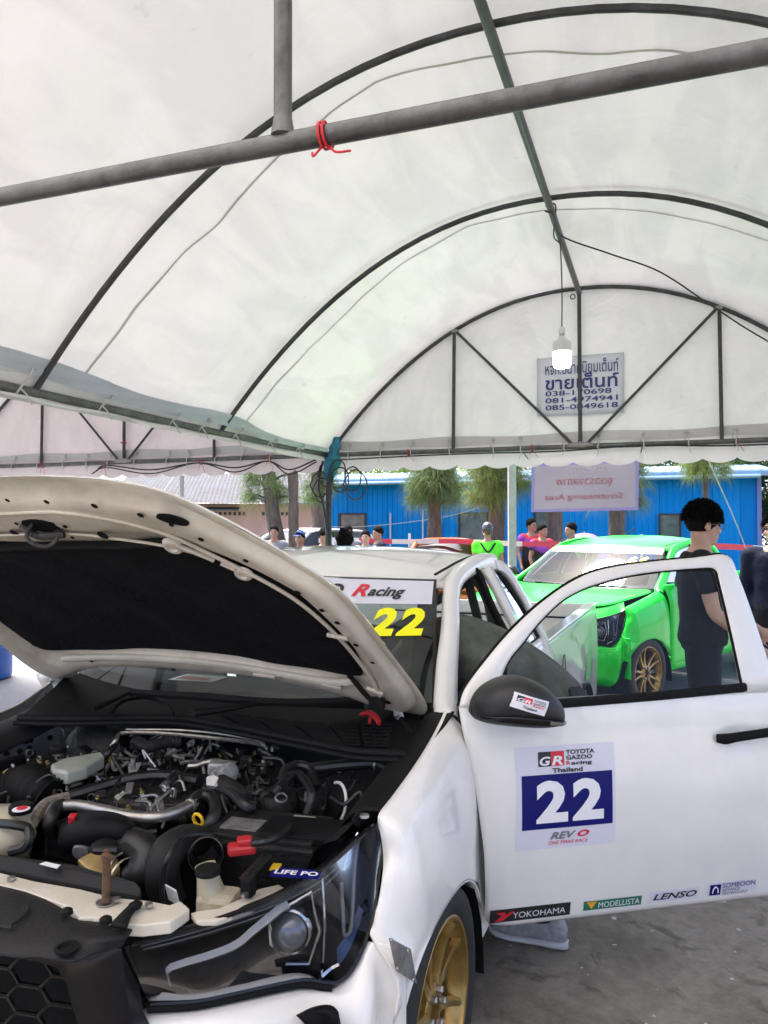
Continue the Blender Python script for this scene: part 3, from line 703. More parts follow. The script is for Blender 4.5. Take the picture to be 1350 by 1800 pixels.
def wheel(root, c, side, steer=0, r=.31, rr=.232, name='wheel', w=.20):
    """c = centre of the outer face; tyre, rim, spokes, hub, nuts"""
    o = empty(name, c, 0, root); o.rotation_euler = (0, 0, R(steer))
    q = Matrix.Rotation(R(90*side), 4, 'Y')           # lathe z -> +x (side=1)
    MB().lathe([(rr-.006, -.004), (rr+.004, .004), (rr+.02, .008), (r-.035, .010), (r-.012, .002), (r-.002, -.014), (r, -.03), (r, -w+.02), (r-.012, -w), (rr, -w)], 56, q, cap=False).build('tyre', M_tyre, o, smooth=50)
    tr = MB()
    for k in range(64):
        a = 2*math.pi*k/64
        tr.box(q @ Vector((math.cos(a)*(r+.001), math.sin(a)*(r+.001), -w*.5)), (.012, .012, .012), q.to_3x3() @ Matrix.Rotation(a, 3, 'Z') @ Matrix.Diagonal((.5, 1.4, 14)).to_3x3())
    tr.build('tread', M_tyre, o, smooth=0)
    MB().lathe([(rr-.002, -.006), (rr, 0), (rr-.006, .003), (rr-.012, 0), (rr-.014, -.012), (rr-.024, -.022), (rr-.03, -.06), (rr-.035, -w+.03), (rr-.02, -w+.015)], 56, q, cap=False).build('rim', M_gold, o, smooth=50)
    sp = MB(); n = 10
    secs = [(.052, -.026, .020, .03), (.085, -.030, .015, .026), (.13, -.030, .0125, .022), (.175, -.024, .012, .02), (rr-.018, -.012, .014, .02)]
    for k in range(n):
        a = 2*math.pi*k/n+(.10 if k % 2 else -.10)
        mb = MB(); rg = []
        for (rad, z, hw, th) in secs:
            rg.append([Vector((rad, -hw, z-th)), Vector((rad, -hw*.75, z)), Vector((rad, 0, z+.004)), Vector((rad, hw*.75, z)), Vector((rad, hw, z-th))])
        mb.patch(rg, 1, 3)
        sp.join(mb.xf(q @ Matrix.Rotation(a, 4, 'Z')))
    for k in range(n):
        pass
    # each spoke is a piece of its own
    base = MB(); rg = []
    for (rad, z, hw, th) in secs:
        rg.append([Vector((rad, -hw, z-th)), Vector((rad, -hw*.75, z)), Vector((rad, 0, z+.004)), Vector((rad, hw*.75, z)), Vector((rad, hw, z-th))])
    base.patch(rg, 1, 3); base.xf(q)
    first = base.build('spoke', M_gold, o, smooth=50)
    for k in range(n):
        a = (2*math.pi*k/n+(.10 if k % 2 else -.10))*side
        ob = first if k == 0 else share('spoke', first.data, o)
        ob.rotation_euler = (a, 0, 0)
    MB().lathe([(.068, -.05), (.066, -.03), (.058, -.024), (.036, -.022), (.034, -.05), (.0, -.055)], 32, q, cap=False).build('hub', M_gold, o)
    nut = MB().lathe([(.010, -.03), (.010, -.012), (.006, -.008), (0, -.008)], 6, q @ Matrix.Translation((.05, 0, 0))).build('nut', M_steel, o, smooth=0)
    for k in range(6):
        ob = nut if k == 0 else share('nut', nut.data, o)
        ob.rotation_euler = (R(60*k+30), 0, 0)
    MB().lathe([(.15, -.10), (.15, -.085), (.06, -.08)], 32, q, cap=False).build('brake_disc', M_grime, o)
    return o

def wheel_well(root, yc, nm='wheel_well', a=.41, b=.34):
    for s in (1, -1):
        rows = []
        for x in (.955, .80, .60):
            rows.append([Vector((s*x, yc+a*math.cos(t*math.pi/16), .31-.12+(b+.12)*math.sin(t*math.pi/16))) for t in range(17)])
        mb = MB().grid(rows); mb.add([Vector((s*.60, yc+a*math.cos(t*math.pi/16), .19+(b+.12)*math.sin(t*math.pi/16))) for t in range(17)], [tuple(range(17))])
        mb.build(nm, M_rub, root)

ROOF_Y = [.0, .5, .7, .9, 1.2, 1.45, 1.52]
def roof_z(y): 
    pts = ((.46, 1.378), (.6, 1.412), (.75, 1.442), (.95, 1.468), (1.2, 1.483), (1.4, 1.474), (1.52, 1.45))
    for (a, za), (b, zb) in zip(pts, pts[1:]):
        if y <= b: return za+(zb-za)*(y-a)/(b-a)
    return pts[-1][1]
def cab(root, paint, glass_m=None):
    """roof, pillars, glass, rear wall, sills"""
    rows = []
    for k in range(15):
        t = k/14; row = []
        for x in (-.66, -.63, -.5, -.25, 0, .25, .5, .63, .66):
            y0 = .46+.46*(abs(x)/.66)**2.2*.45; y = y0+(1.52-y0)*t
            z = roof_z(max(.46, y-(y0-.46)*(1-t)))-.058*(abs(x)/.66)**3.2*(.55+.45*min(1, t*2.2))-.010*(abs(x)/.66)**2*(1-min(1, t*2))
            row.append(Vector((x, y, z)))
        rows.append(row)
    roof = MB().patch(rows, 3, 1).build('roof', paint, root, smooth=180, solid=.012, soff=-1)
    for s in (1, -1):
        MB().tube([(s*.612, .66, 1.388), (s*.617, .80, 1.408), (s*.62, 1.0, 1.432), (s*.622, 1.25, 1.443), (s*.622, 1.5, 1.418)], .0075, 6, sm=4, flat=.6).build('roof_moulding', M_rub, roof)
    for s in (1, -1):
        # A pillar running into the roof rail and down the rear quarter
        def sec(c, du, dv, w, h):
            return [c+du*(w*math.cos(k*math.pi/4))+dv*(h*math.sin(k*math.pi/4)) for k in range(8)]
        path = [(.855, .075, .965, .03, .03), (.825, .125, .99, .045, .032), (.775, .30, 1.09, .043, .03), (.735, .465, 1.195, .038, .028), (.69, .62, 1.305, .036, .028), (.668, .74, 1.358, .038, .028), (.662, .90, 1.392, .04, .028), (.665, 1.15, 1.415, .042, .026), (.672, 1.36, 1.405, .045, .026)]
        cp = cat([Vector((s*a, b, c)) for a, b, c, _, _ in path], 4); rings = []
        for i, c in enumerate(cp):
            j = min(i/4, len(path)-1); j0 = min(int(j), len(path)-2); f = j-j0
            w = path[j0][3]*(1-f)+path[j0+1][3]*f; h = path[j0][4]*(1-f)+path[j0+1][4]*f
            tg = (cp[min(i+1, len(cp)-1)]-cp[max(i-1, 0)]).normalized()
            out = Vector((s*.8, -.25, .35)); out = (out-tg*out.dot(tg)).normalized(); sd_ = tg.cross(out)
            rings.append([c+sd_*(w*math.copysign(abs(math.cos(k*math.pi/6))**.7, math.cos(k*math.pi/6)))+out*(h*math.copysign(abs(math.sin(k*math.pi/6))**.8, math.sin(k*math.pi/6))) for k in range(12)])
        MB().grid(rings, wrap=True).build('pillar', paint, root, smooth=60)
        # B pillar (black seal + painted face)
        MB().patch([[Vector((s*.70, 1.03, 1.385)), Vector((s*.79, 1.02, 1.22)), Vector((s*.875, 1.005, 1.06)), Vector((s*.93, 1.0, .90))], [Vector((s*.705, 1.10, 1.39)), Vector((s*.797, 1.09, 1.22)), Vector((s*.882, 1.075, 1.06)), Vector((s*.935, 1.07, .90))]], 5, 2, flip=s > 0).build('pillar', paint, root, smooth=180, solid=.03, soff=-1 if s > 0 else -1)
        MB().tube([(s*.668, .80, 1.352), (s*.672, .92, 1.375), (s*.69, 1.0, 1.378), (s*.765, .985, 1.22), (s*.85, .975, 1.06), (s*.905, .97, .85), (s*.915, .95, .5)], .020, 8, sm=5, flat=.8).build('door_seal', M_rub, root)
        MB().tube([(s*.84, .12, .98), (s*.80, .24, 1.06), (s*.735, .48, 1.19), (s*.675, .70, 1.325), (s*.668, .80, 1.352)], .012, 8, sm=5).build('door_seal', M_rub, root)
        # C pillar round the quarter glass
        cpl = [Vector((s*.672, 1.30, 1.415)), Vector((s*.70, 1.44, 1.385)), Vector((s*.755, 1.50, 1.28)), Vector((s*.83, 1.52, 1.13)), Vector((s*.90, 1.525, .98)), Vector((s*.935, 1.525, .85))]
        cin = [Vector((s*.69, 1.30, 1.375)), Vector((s*.72, 1.385, 1.34)), Vector((s*.77, 1.43, 1.25)), Vector((s*.832, 1.445, 1.13)), Vector((s*.875, 1.44, 1.045)), Vector((s*.93, 1.40, .92))]
        MB().patch([cpl, [a.lerp(b, .5)+Vector((s*.006, 0, .004)) for a, b in zip(cpl, cin)], cin], 4, 3, flip=s < 0).build('pillar', paint, root, smooth=180, solid=.02, soff=-1)
        MB().patch([[Vector((s*.695, 1.10, 1.385)), Vector((s*.70, 1.30, 1.375))], [Vector((s*.665, 1.10, 1.42)), Vector((s*.672, 1.30, 1.415))]], 4, 2, flip=s > 0).build('roof_rail', paint, root, smooth=180, solid=.015)
        # quarter glass with black edge
        gl = [[Vector((s*.702, 1.105, 1.365)), Vector((s*.79, 1.095, 1.205)), Vector((s*.872, 1.085, 1.045))], [Vector((s*.705, 1.30, 1.365)), Vector((s*.80, 1.40, 1.19)), Vector((s*.872, 1.435, 1.045))]]
        MB().patch(gl, 4, 4, flip=s > 0).build('quarter_window', M_glassq, root, smooth=180)
        MB().tube([gl[0][0], gl[0][1], gl[0][2], gl[1][2], gl[1][1], gl[1][0]], .009, 6, closed=True).build('window_seal', M_rub, root)
        # cab side below the belt, sill
        MB().patch([[Vector((s*.885, y, 1.05)), Vector((s*.94, y, .90)), Vector((s*.955, y, .70)), Vector((s*.95, y, .50)), Vector((s*.935, y, .31))] for y in (1.02, 1.2, 1.36, 1.525)], 3, 3, flip=s < 0).build('cab_side', paint, root, smooth=180, solid=.012, soff=-1)
        MB().patch([[Vector((s*.90, y, .40)), Vector((s*.945, y, .385)), Vector((s*.945, y, .30)), Vector((s*.90, y, .27))] for y in (.10, .5, 1.02)], 3, 3, flip=s < 0).build('sill', paint, root, smooth=50, solid=.01)
    # windscreen
    def ws(u, v):
        """u -1..1 across, v 0..1 up"""
        bx, tx = .77, .625
        yb = -.02+.17*abs(u)**2.1; yt = .475+.165*abs(u)**2.1
        zb = .985+.02*abs(u)**2; zt = 1.384-.012*abs(u)**2
        x = u*(bx+(tx-bx)*v); y = yb+(yt-yb)*v; z = zb+(zt-zb)*v
        b = math.sin(v*math.pi)*.018
        return Vector((x, y-b*.6, z+b*.8))
    wsn = Vector((0, -.63, .78))
    w = MB().grid([[ws(-1+2*i/24, j/12) for i in range(25)] for j in range(13)]).build('windscreen', glass_m or M_glassw, root, smooth=180)
    def band(us, vs, off, nm, m_):
        return MB().grid([[ws(a, b)+wsn*off for a in us] for b in vs]).build(nm, m_, w, smooth=180)
    L_ = lambda a, b, n: [a+(b-a)*i/n for i in range(n+1)]
    for s in (1, -1): band(L_(s*.91, s*1.0, 3) if s > 0 else L_(-1.0, -.91, 3), L_(0, 1, 16), -.002, 'frit', M_frit)
    band(L_(-.91, .91, 20), L_(.965, 1.0, 2), -.002, 'frit', M_frit); band(L_(-.91, .91, 20), L_(0, .07, 2), -.002, 'frit', M_frit)
    root['ws'] = 1
    # rear wall with window
    rw = MB()
    rw.box((0, 1.49, .70), (1.70, .03, .72)); rw.box((0, 1.49, 1.40), (1.26, .03, .05)); 
    for s in (1, -1): rw.prism([(s*.62, 1.475, 1.38), (s*.70, 1.475, 1.38), (s*.86, 1.475, 1.05), (s*.74, 1.475, 1.05)], (0, .03, 0))
    rw.build('rear_wall', M_inter, root, smooth=0, rec=True)
    MB().grid([[Vector((x*.74, 1.485, 1.06)) for x in (-1, 1)], [Vector((x*.63, 1.485, 1.375)) for x in (-1, 1)]]).build('rear_window', M_glassd, root)
    MB().box((0, .60, .30), (1.80, 1.75, .03)).build('cab_floor', M_inter, root, smooth=0)
    d = MB(); d.patch([[Vector((x, .10+.10*abs(x)**2, .955)) , Vector((x, .25, .985)), Vector((x, .42, .97)), Vector((x, .50, .90)), Vector((x, .48, .62)), Vector((x, .30, .45))] for x in (-.76, -.4, -.15, .15, .4, .76)], 4, 3)
    d.build('dashboard', M_dash, root, smooth=180)
    # roll cage: main hoop, stays, door bar
    for pts in ([(-.72, 1.18, .36), (-.73, 1.18, .95), (-.60, 1.18, 1.36), (0, 1.18, 1.40), (.60, 1.18, 1.36), (.73, 1.18, .95), (.72, 1.18, .36)], [(-.70, 1.19, .5), (.60, 1.20, 1.33)], [(.59, 1.19, 1.35), (.66, 1.42, .80)], [(-.59, 1.19, 1.35), (-.66, 1.42, .80)], [(-.60, 1.2, 1.34), (-.60, .72, 1.33), (-.76, .18, .95)], [(.58, 1.2, 1.34), (.58, .74, 1.33), (.76, .2, .95)]):
        MB().tube(pts, .021, 10, sm=5 if len(pts) > 2 else 0).build('cage_tube', M_inter, root, smooth=60)
    return ws, wsn, w

def bed(root, paint, yend=3.6):
    for s in (1, -1):
        rows = []
        for y in (1.55, 1.9, 2.15, 2.35, 2.55, 2.75, 2.95, 3.2, yend-.06, yend):
            t = (y-2.55)/.40; za = .31+.30*math.sqrt(max(0, 1-t*t)) if abs(t) < 1 else .33
            fl = .028*math.exp(-((y-2.55)/.40)**2); e = -.03 if y > yend-.03 else 0
            rows.append([Vector((s*(.86+e), y, 1.0)), Vector((s*(.885+e), y, .985)), Vector((s*(.895+e), y, .90)), Vector((s*(.90+fl*.5+e), y, .78)), Vector((s*(.90+fl+e), y, .70)), Vector((s*(.895+fl*1.1+e), y, max(za, .55) if za > .5 else .5)), Vector((s*(.89+fl*1.1+e), y, za))])
        b = MB().patch(rows, 4, 5, flip=s < 0).build('bed_side', paint, root, smooth=180, solid=.012, soff=-1)
        MB().tube([(s*.906, 1.98+.045*math.cos(k*math.pi/8), .80+.085*math.sin(k*math.pi/8)) for k in range(16)], .0025, 5, closed=True).build('filler_flap', M_rub, b)
        MB().box((s*.83, (1.56+yend)/2, .80), (.03, yend-1.60, .40)).build('bed_liner', paint, root, smooth=0)
        MB().box((s*.855, (1.56+yend)/2, 1.006), (.075, yend-1.58, .018)).build('bed_rail', M_blackpl if s < 0 else paint, root, smooth=0, bevel=.006)
    tg = MB().box((0, yend-.02, .78), (1.72, .05, .45)).build('tailgate', paint, root, smooth=0, bevel=.015)
    MB().box((0, yend-.052, .90), (1.5, .012, .012)).build('tailgate_rib', M_rub, tg, smooth=0)
    MB().box((0, (1.58+yend)/2, .52), (1.62, yend-1.62, .03)).build('bed_floor', paint, root, smooth=0)
    MB().box((0, 1.56, .78), (1.72, .04, .45)).build('bed_front', paint, root, smooth=0, bevel=.01)

# hood: (x, u) plane coordinates, u from the hinge line forward
HOOD_OUT = [(0, 1.176), (.111, 1.171), (.241, 1.156), (.363, 1.124), (.44, 1.079), (.511, 1.006), (.59, .911), (.659, .819), (.731, .715), (.764, .59), (.785, .38), (.803, .194), (.804, .10), (.785, .03), (.74, .0), (.66, .035), (.55, .095), (.40, .135), (.22, .145), (0, .145)]
HOOD_LIN = [(0, .852), (.12, .853), (.22, .86), (.30, .868), (.37, .855), (.42, .83), (.475, .79), (.52, .755), (.575, .70), (.605, .63), (.65, .50), (.652, .38), (.640, .31), (.628, .27), (.60, .252), (.52, .250), (.42, .258), (.30, .265), (.16, .28), (0, .285)]
def hood_n(x, u):
    """crown of the hood above the chord from hinge to nose"""
    t = max(0.0, min(1.0, u/1.176))
    return .055*(1-min(1, abs(x)/.8)**2)*math.sin(math.pi*t)**.7
def hood_map(ang, yh=.08, zh=.985):
    c, s = math.cos(ang), math.sin(ang)
    return lambda x, u, n=0.0: Vector((x, yh-u*c+n*s, zh+u*s+n*c))
def loop(half, n=3):
    h = [Vector((a, b, 0)) for a, b in half]
    full = h+[Vector((-p.x, p.y, 0)) for p in h[-2:0:-1]]
    return cat(full, n, closed=True)
def hood(root, paint, ang, inner=True):
    f = hood_map(ang); out = loop(HOOD_OUT); lin = loop(HOOD_LIN); cen = Vector((0, .58, 0))
    if ang < 0: f = hood_map(ang, zh=1.0)
    h = empty('hood', (0, 0, 0), 0, root)
    rings = [[f(q.x, q.y, hood_n(q.x, q.y)-(.010 if t == 1 else .001 if t > .98 else 0)) for q in (cen.lerp(p, t) for p in out)] for t in (1, .99, .96, .85, .7, .5, .3, .15, .03)]
    MB().grid(rings, wrap=True, flip=True).build('outer_skin', paint, h, smooth=180)
    if not inner: return h, f
    prof = [(0.0, -.010), (.03, -.014), (.16, -.012), (.24, -.036), (.34, -.046), (.62, -.043), (.72, -.036), (.82, -.020), (1.0, -.018), (1.12, -.017)]
    rings = []
    for t, n in prof:
        row = []
        for a, b in zip(out, lin):
            p = a.lerp(b, t) if t <= 1 else b.lerp(cen, (t-1))
            row.append(f(p.x, p.y, hood_n(p.x, p.y)+n+.004*noise.noise(Vector((p.x*6, p.y*6, 1)))))
        rings.append(row)
    MB().grid(rings, wrap=True).build('inner_frame', M_cream, h, smooth=60)
    rings = []
    for t in (1.03, 1.0, .97, .9, .8, .7, .6, .5, .4, .3, .2, .1, .02):
        row = []
        for p in lin:
            q = cen.lerp(p, t); g = math.sin((q.x*1.0+q.y*.9)*17)
            row.append(f(q.x, q.y, hood_n(q.x, q.y)-.022-.008*(t < 1.02)-(.010*max(0, g)**.5 if t < .96 else 0)-.004*noise.noise(Vector((q.x*7, q.y*7, 5)))))
        rings.append(row)
    MB().grid(rings, wrap=True).build('liner', M_felt, h, smooth=180)
    return h, f

def grille(root):
    def gr_pt(x, z, off=0.0):
        """front face of the grille; leans back a little and bows round"""
        y = -1.085+.24*abs(x)**2.0*1.1+.10*max(0, z-.5)
        return Vector((x, y-off, z))
    fr = MB()
    for s in (1, -1):
        out_ = [(0, .735), (.30, .735), (.44, .73), (.505, .735), (.52, .66), (.535, .60), (.56, .56), (.60, .50), (.58, .42), (.45, .30), (0, .28)]
        inn = [(0, .705), (.30, .70), (.375, .69), (.40, .66), (.415, .62), (.44, .57), (.46, .53), (.47, .48), (.45, .42), (.38, .34), (0, .33)]
        rw = [[gr_pt(s*a, b, -.03) for a, b in out_], [gr_pt(s*a, b, .005) for a, b in out_], [gr_pt(s*(a+(c-a)*.5), b+(d-b)*.5, .014) for (a, b), (c, d) in zip(out_, inn)], [gr_pt(s*c, d, .010) for c, d in inn], [gr_pt(s*c, d, -.05) for c, d in inn]]
        fr.grid(rw, flip=s < 0)
    fr.build('grille_frame', M_blackgl, root, smooth=40)
    hx = MB(); RH = .050
    for j in range(-1, 7):
        for i in range(-8, 9):
            cx = i*RH*1.5; cz = .34+j*RH*1.732*.62+(RH*.866*.62 if i % 2 else 0)
            if abs(cx) > .43 or cz > .70 or cz < .33: continue
            hx.tube([gr_pt(cx+RH*.98*math.cos(a*math.pi/3), cz+RH*.62*math.sin(a*math.pi/3), -.012) for a in range(6)], .0055, 5, closed=True)
    hx.build('grille_mesh', M_blackgl, root, smooth=0)
    MB().grid([[gr_pt(-.46+.92*i/8, .30+.42*j, -.07) for i in range(9)] for j in range(2)]).build('grille_back', M_rub, root)

# ------------------------------------------------------------------ the white race pickup, hood up, left door open
TX, TY, TPHI = -0.613, 2.658, 22.3
truck = empty('pickup_truck', (TX, TY, 0), -TPHI)
tag(truck, 'white race pickup number 22 with its hood raised and door open', 'pickup truck')
fender_mb().build('fender', M_white, truck, smooth=180, solid=.006, soff=-1)
lf = fender_mb().mir()
for v in lf.v: v.z -= .075*max(0, (v.z-.35)/.6)*(1-.5*max(0, min(1, (v.y+.05)/.13))); v.x += .03*max(0, (v.z-.6)/.3)
lf.build('fender', M_white, truck, smooth=180, solid=.006, soff=-1)
both(truck, bumper_mb, 'front_bumper', M_white, smooth=180, solid=.006, soff=-1)
for s in (1, -1): headlight(truck, s)
for s in (1, -1):
    wheel(truck, (s*.955, -.305, .31), s, name='wheel'); wheel(truck, (s*.90, 2.55, .31), s, name='wheel')
wheel_well(truck, -.305); wheel_well(truck, 2.55, a=.40, b=.31)
WS, WSN, windscreen = cab(truck, M_white)
bed(truck, M_white)
ANG = R(38)
hd, HF = hood(truck, M_white, ANG)

# aluminium patch riveted over the bumper joint, black bumper fin
pl = MB().prism([(0.981, -0.751, 0.73), (0.984, -0.638, 0.651), (0.984, -0.598, 0.554), (0.981, -0.712, 0.642)], (.004, 0, 0)).build('patch_plate', M_alu, truck, smooth=0)
for q in ((0.987, -0.753, 0.727), (0.989, -0.662, 0.66), (0.989, -0.626, 0.578), (0.987, -0.721, 0.652)):
    MB().lathe([(.005, 0), (.004, .003), (0, .004)], 10, Matrix.Translation(q) @ Matrix.Rotation(R(90), 4, 'Y')).build('rivet', M_steel, pl)
fin = MB().patch([[(0.789, -0.784, 0.555), (0.81, -0.759, 0.56), (0.844, -0.745, 0.56), (0.859, -0.744, 0.55)], [(0.806, -0.775, 0.53), (0.822, -0.757, 0.535), (0.841, -0.74, 0.53), (0.863, -0.743, 0.52)], [(0.807, -0.759, 0.48), (0.822, -0.743, 0.48), (0.845, -0.734, 0.48), (0.867, -0.738, 0.47)]], 4, 4)
fin.xf(Matrix.Translation((.012, -.028, .008))).build('bumper_fin', M_blackpl, truck, smooth=60, solid=.02, soff=0)

# ---- hood furniture
def hp(x, u, n): return HF(x, u, hood_n(x, u)+n)
MB().tube([hp(x, u, -.034) for x, u in ((-.33, .858), (-.2, .862), (0, .866), (.15, .872), (.27, .892), (.32, .893))], .0125, 8, sm=4).build('rubber_seal', M_rub, hd)
st = MB(); st.tube([hp(-.045, 1.00, -.03), hp(-.05, .99, -.085), hp(-.02, .965, -.10), hp(.012, .955, -.085), hp(.02, .965, -.03)], .0055, 8, sm=5)
st.build('latch_striker', M_grime, hd)
pk = [hp(-.035+.055*math.cos(k*math.pi/7)*(1+.2*(k % 2)), .985+.03*math.sin(k*math.pi/7), -.048) for k in range(14)]
MB().prism(pk, hp(0, .98, .008)-hp(0, .98, 0)).build('latch_pocket', M_felt, hd, smooth=0)
MB().tube([hp(-.09, .99, -.05), hp(-.04, .97, -.07), hp(.03, .955, -.055)], .010, 8, sm=4).build('latch_spring', M_grime, hd)
hole_at = [(-.02, 1.115, .006), (.10, 1.105, .007), (.235, 1.085, .008), (.345, 1.045, .008), (.41, 1.005, .006), (-.10, 1.0, .006), (.055, .985, .006), (.15, .945, .014), (-.15, .955, .012), (.035, .93, .006), (.46, .945, .007), (.545, .86, .007), (.635, .73, .009), (.675, .655, .007), (.70, .60, .007), (.715, .49, .007), (.735, .40, .006), (.70, .15, .010), (-.42, .22, .010), (-.6, .32, .007), (.35, .215, .007)]
hm = MB().lathe([(0, .0006), (1, .0006), (1.15, -.0004)], 14).mesh('hole'); hm.materials.append(M_felt)
tp = (hp(.0, .5, -.05)-hp(0, .5, 0)).normalized()
qh = tp.to_track_quat('Z', 'Y').to_euler()
for (x, u, r) in hole_at:
    p = hp(x, u, -.0495)
    o = share('hole', hm, hd, p, qh, (r, r, r))
ov = [hp(.425+.036*math.cos(k*math.pi/8)*(1.25 if math.cos(k*math.pi/8) < 0 else 1), 1.02+.020*math.sin(k*math.pi/8)-.010*math.cos(k*math.pi/8), -.040) for k in range(16)]
MB().prism(ov, hp(0, .98, -.006)-hp(0, .98, 0)).build('slot', M_felt, hd, smooth=0)
for pts, r in (([(-.42, 1.035), (0, 1.05), (.12, 1.045), (.25, 1.01), (.36, .955), (.44, .875), (.55, .76), (.62, .66), (.67, .5), (.69, .3), (.68, .16)], .008), ([(-.4, .935), (0, .945), (.2, .92), (.33, .895), (.42, .86)], .006)):
    MB().tube([hp(x, u, -.046) for x, u in pts], r, 8, sm=5, flat=.7).build('pressed_bead', M_cream, hd)
for (x, u, r) in ((.50, .79, .022), (.345, .90, .024)):
    MB().lathe([(r*1.3, -.002), (r, .008), (r*.6, .009), (r*.5, .003), (0, .003)], 18, Matrix.Translation(hp(x, u, -.046)) @ tp.to_track_quat('Z', 'Y').to_matrix().to_4x4()).build('pressed_boss', M_cream, hd)
for pts in ([(.365, .905), (.43, .855), (.44, .845)], [(.455, .835), (.485, .81)], [(.64, .52), (.70, .515)], [(.655, .225), (.70, .20)], [(.50, .205), (.56, .195)], [(.25, .21), (.33, .21)]):
    MB().tube([hp(x, u, -.047) for x, u in pts], .013, 8, flat=.55).build('pressed_rib', M_cream, hd)
# pale rear rail below the liner
MB().tube([hp(x, u, -.040) for x, u in ((-.55, .215), (-.3, .235), (0, .24), (.2, .232), (.4, .215), (.5, .208), (.58, .222), (.61, .235))], .015, 8, sm=5, flat=.8).build('rear_rail', M_creaml, hd)
MB().lathe([(.016, 0), (.016, .012), (.010, .016), (0, .016)], 14, Matrix.Translation(hp(.745, .31, -.02)) @ tp.to_track_quat('Z', 'Y').to_matrix().to_4x4()).build('rubber_stop', M_rub, hd)
MB().tube([hp(.60, .255, -.03), hp(.65, .19, -.06), hp(.68, .165, -.07)], .008, 8, sm=3).build('washer_hose', M_rub, hd)
MB().tube([hp(.675, .17, -.066), (0.646, 0.114, 1), (0.745, -0.03, 0.97), (0.807, -0.083, 0.93)], .009, 7, sm=5).build('washer_hose', M_rub, hd)
MB().box(hp(.675, .168, -.065), (.05, .02, .035)).build('hose_clip', M_rub, hd, smooth=0, bevel=.004)
# hinges
M_hinge = mat('hinge_white', (.66, .66, .65), .4, var=.1)
for s in (1, -1):
    hg = MB(); X = s*.735
    pts = [hp(X-s*.03, .075, -.03), hp(X-s*.025, .02, -.055), Vector((X-s*.02, .045, .955)), Vector((X-s*.015, .06, .915)), Vector((X+s*.005, .085, .905)), Vector((X+s*.03, .105, .935))]
    hg.tube(pts, [.016, .019, .014, .016, .016, .013], 8, sm=5, flat=.6)
    hg.build('hood_hinge', M_hinge, truck)
    if s < 0:
        lobe = MB().prism(cat([Vector(q) for q in ((-0.735, 0.049, 1.006), (-0.735, 0.071, 1.02), (-0.735, 0.101, 1.008), (-0.735, 0.125, 0.976), (-0.735, 0.161, 0.956), (-0.735, 0.171, 0.929), (-0.735, 0.156, 0.9), (-0.735, 0.132, 0.873), (-0.735, 0.114, 0.9), (-0.735, 0.101, 0.945), (-0.735, 0.072, 0.942), (-0.735, 0.052, 0.957), (-0.735, 0.078, 0.972))], 3, closed=True), (.010, -.004, 0)); lobe.build('hinge_plate', M_hinge, truck, bevel=.002)
    MB().lathe([(.009, 0), (.009, .008), (0, .01)], 8, Matrix.Translation(hp(X-s*.03, .07, -.048)) @ tp.to_track_quat('Z', 'Y').to_matrix().to_4x4()).build('hinge_bolt', M_steel, truck)

# ---- windscreen: white sun strip, lettering, yellow number
def wsf(off):
    return lambda u, v: WS(u, v)+WSN*off
sb = MB().grid([[wsf(.0025)(-.985+1.97*i/24, .735+.235*j/5+.006*(1-abs(-1+2*i/24))) for i in range(25)] for j in range(6)]).build('sun_strip', M_stick, windscreen, smooth=180)
text_fit('R', .545, .635, .80, .92, wsf(.005), shear=.35, bold=.035).build('lettering', M_inkr, windscreen, smooth=0)
text_fit('acing', .635, .84, .775, .895, wsf(.005), shear=.35, bold=.03).build('lettering', M_ink, windscreen, smooth=0)
text_fit('TOYOTA GAZOO', -.62, .49, .80, .92, wsf(.005), shear=.1, bold=.03).build('lettering', M_ink, windscreen, smooth=0)
text_fit('2', .685, .815, .46, .70, wsf(.004), shear=.18, bold=.05).build('number', M_inky, windscreen, smooth=0)
text_fit('2', .825, .955, .46, .70, wsf(.004), shear=.18, bold=.05).build('number', M_inky, windscreen, smooth=0)

# ---- cowl, seal, wipers
def wb(u, up=0.0, fw=0.0): p = WS(u, 0); return Vector((p.x, p.y-fw, p.z+up))
SEAL = [(-0.442, -0.398, 0.965), (-0.292, -0.339, 0.962), (-0.015, -0.18, 0.955), (0.202, -0.177, 0.95), (0.424, -0.207, 0.945), (0.633, -0.248, 0.945), (0.706, -0.254, 0.945), (0.814, -0.214, 0.94)]
seal = [Vector(q) for q in SEAL]
MB().tube(seal, .012, 8, sm=5).build('cowl_seal', M_rub, truck)
MB().tube([q+Vector((0, -.018, -.012)) for q in seal], .008, 8, sm=5).build('cowl_seal', M_rub, truck)
sm_ = cat(seal, 6); n = len(sm_); rows = [[], [], [], []]
for i, q in enumerate(sm_):
    u = -.98+1.96*i/(n-1); b = wb(u, .002, .004)
    for j in range(4): rows[j].append(q.lerp(b, j/3)+Vector((0, 0, -.012+.006*math.sin(j*1.5) if 0 < j < 3 else -.004)))
MB().grid(rows).build('cowl_panel', M_blackpl, truck, smooth=60)
def cowl(u, w, up=.003):
    k = (u+.98)/1.96*(n-1); i = max(0, min(int(k), n-2)); q = sm_[i].lerp(sm_[i+1], k-i)
    return q.lerp(wb(u), w)+Vector((0, 0, up-.004))
for (u0, u1) in ((-.02, .12), (.15, .30), (.33, .50), (.53, .68), (.71, .86)):
    vg = MB()
    for k in range(15):
        a = u0+(u1-u0)*k/14; vg.tube([cowl(a, .12), cowl(a, .55)], .0022, 4)
    for k in range(7):
        w = .12+.43*k/6; vg.tube([cowl(u0, w, .004), cowl((u0+u1)/2, w, .004), cowl(u1, w, .004)], .0022, 4)
    vg.build('cowl_vent', M_rub, truck, smooth=0)
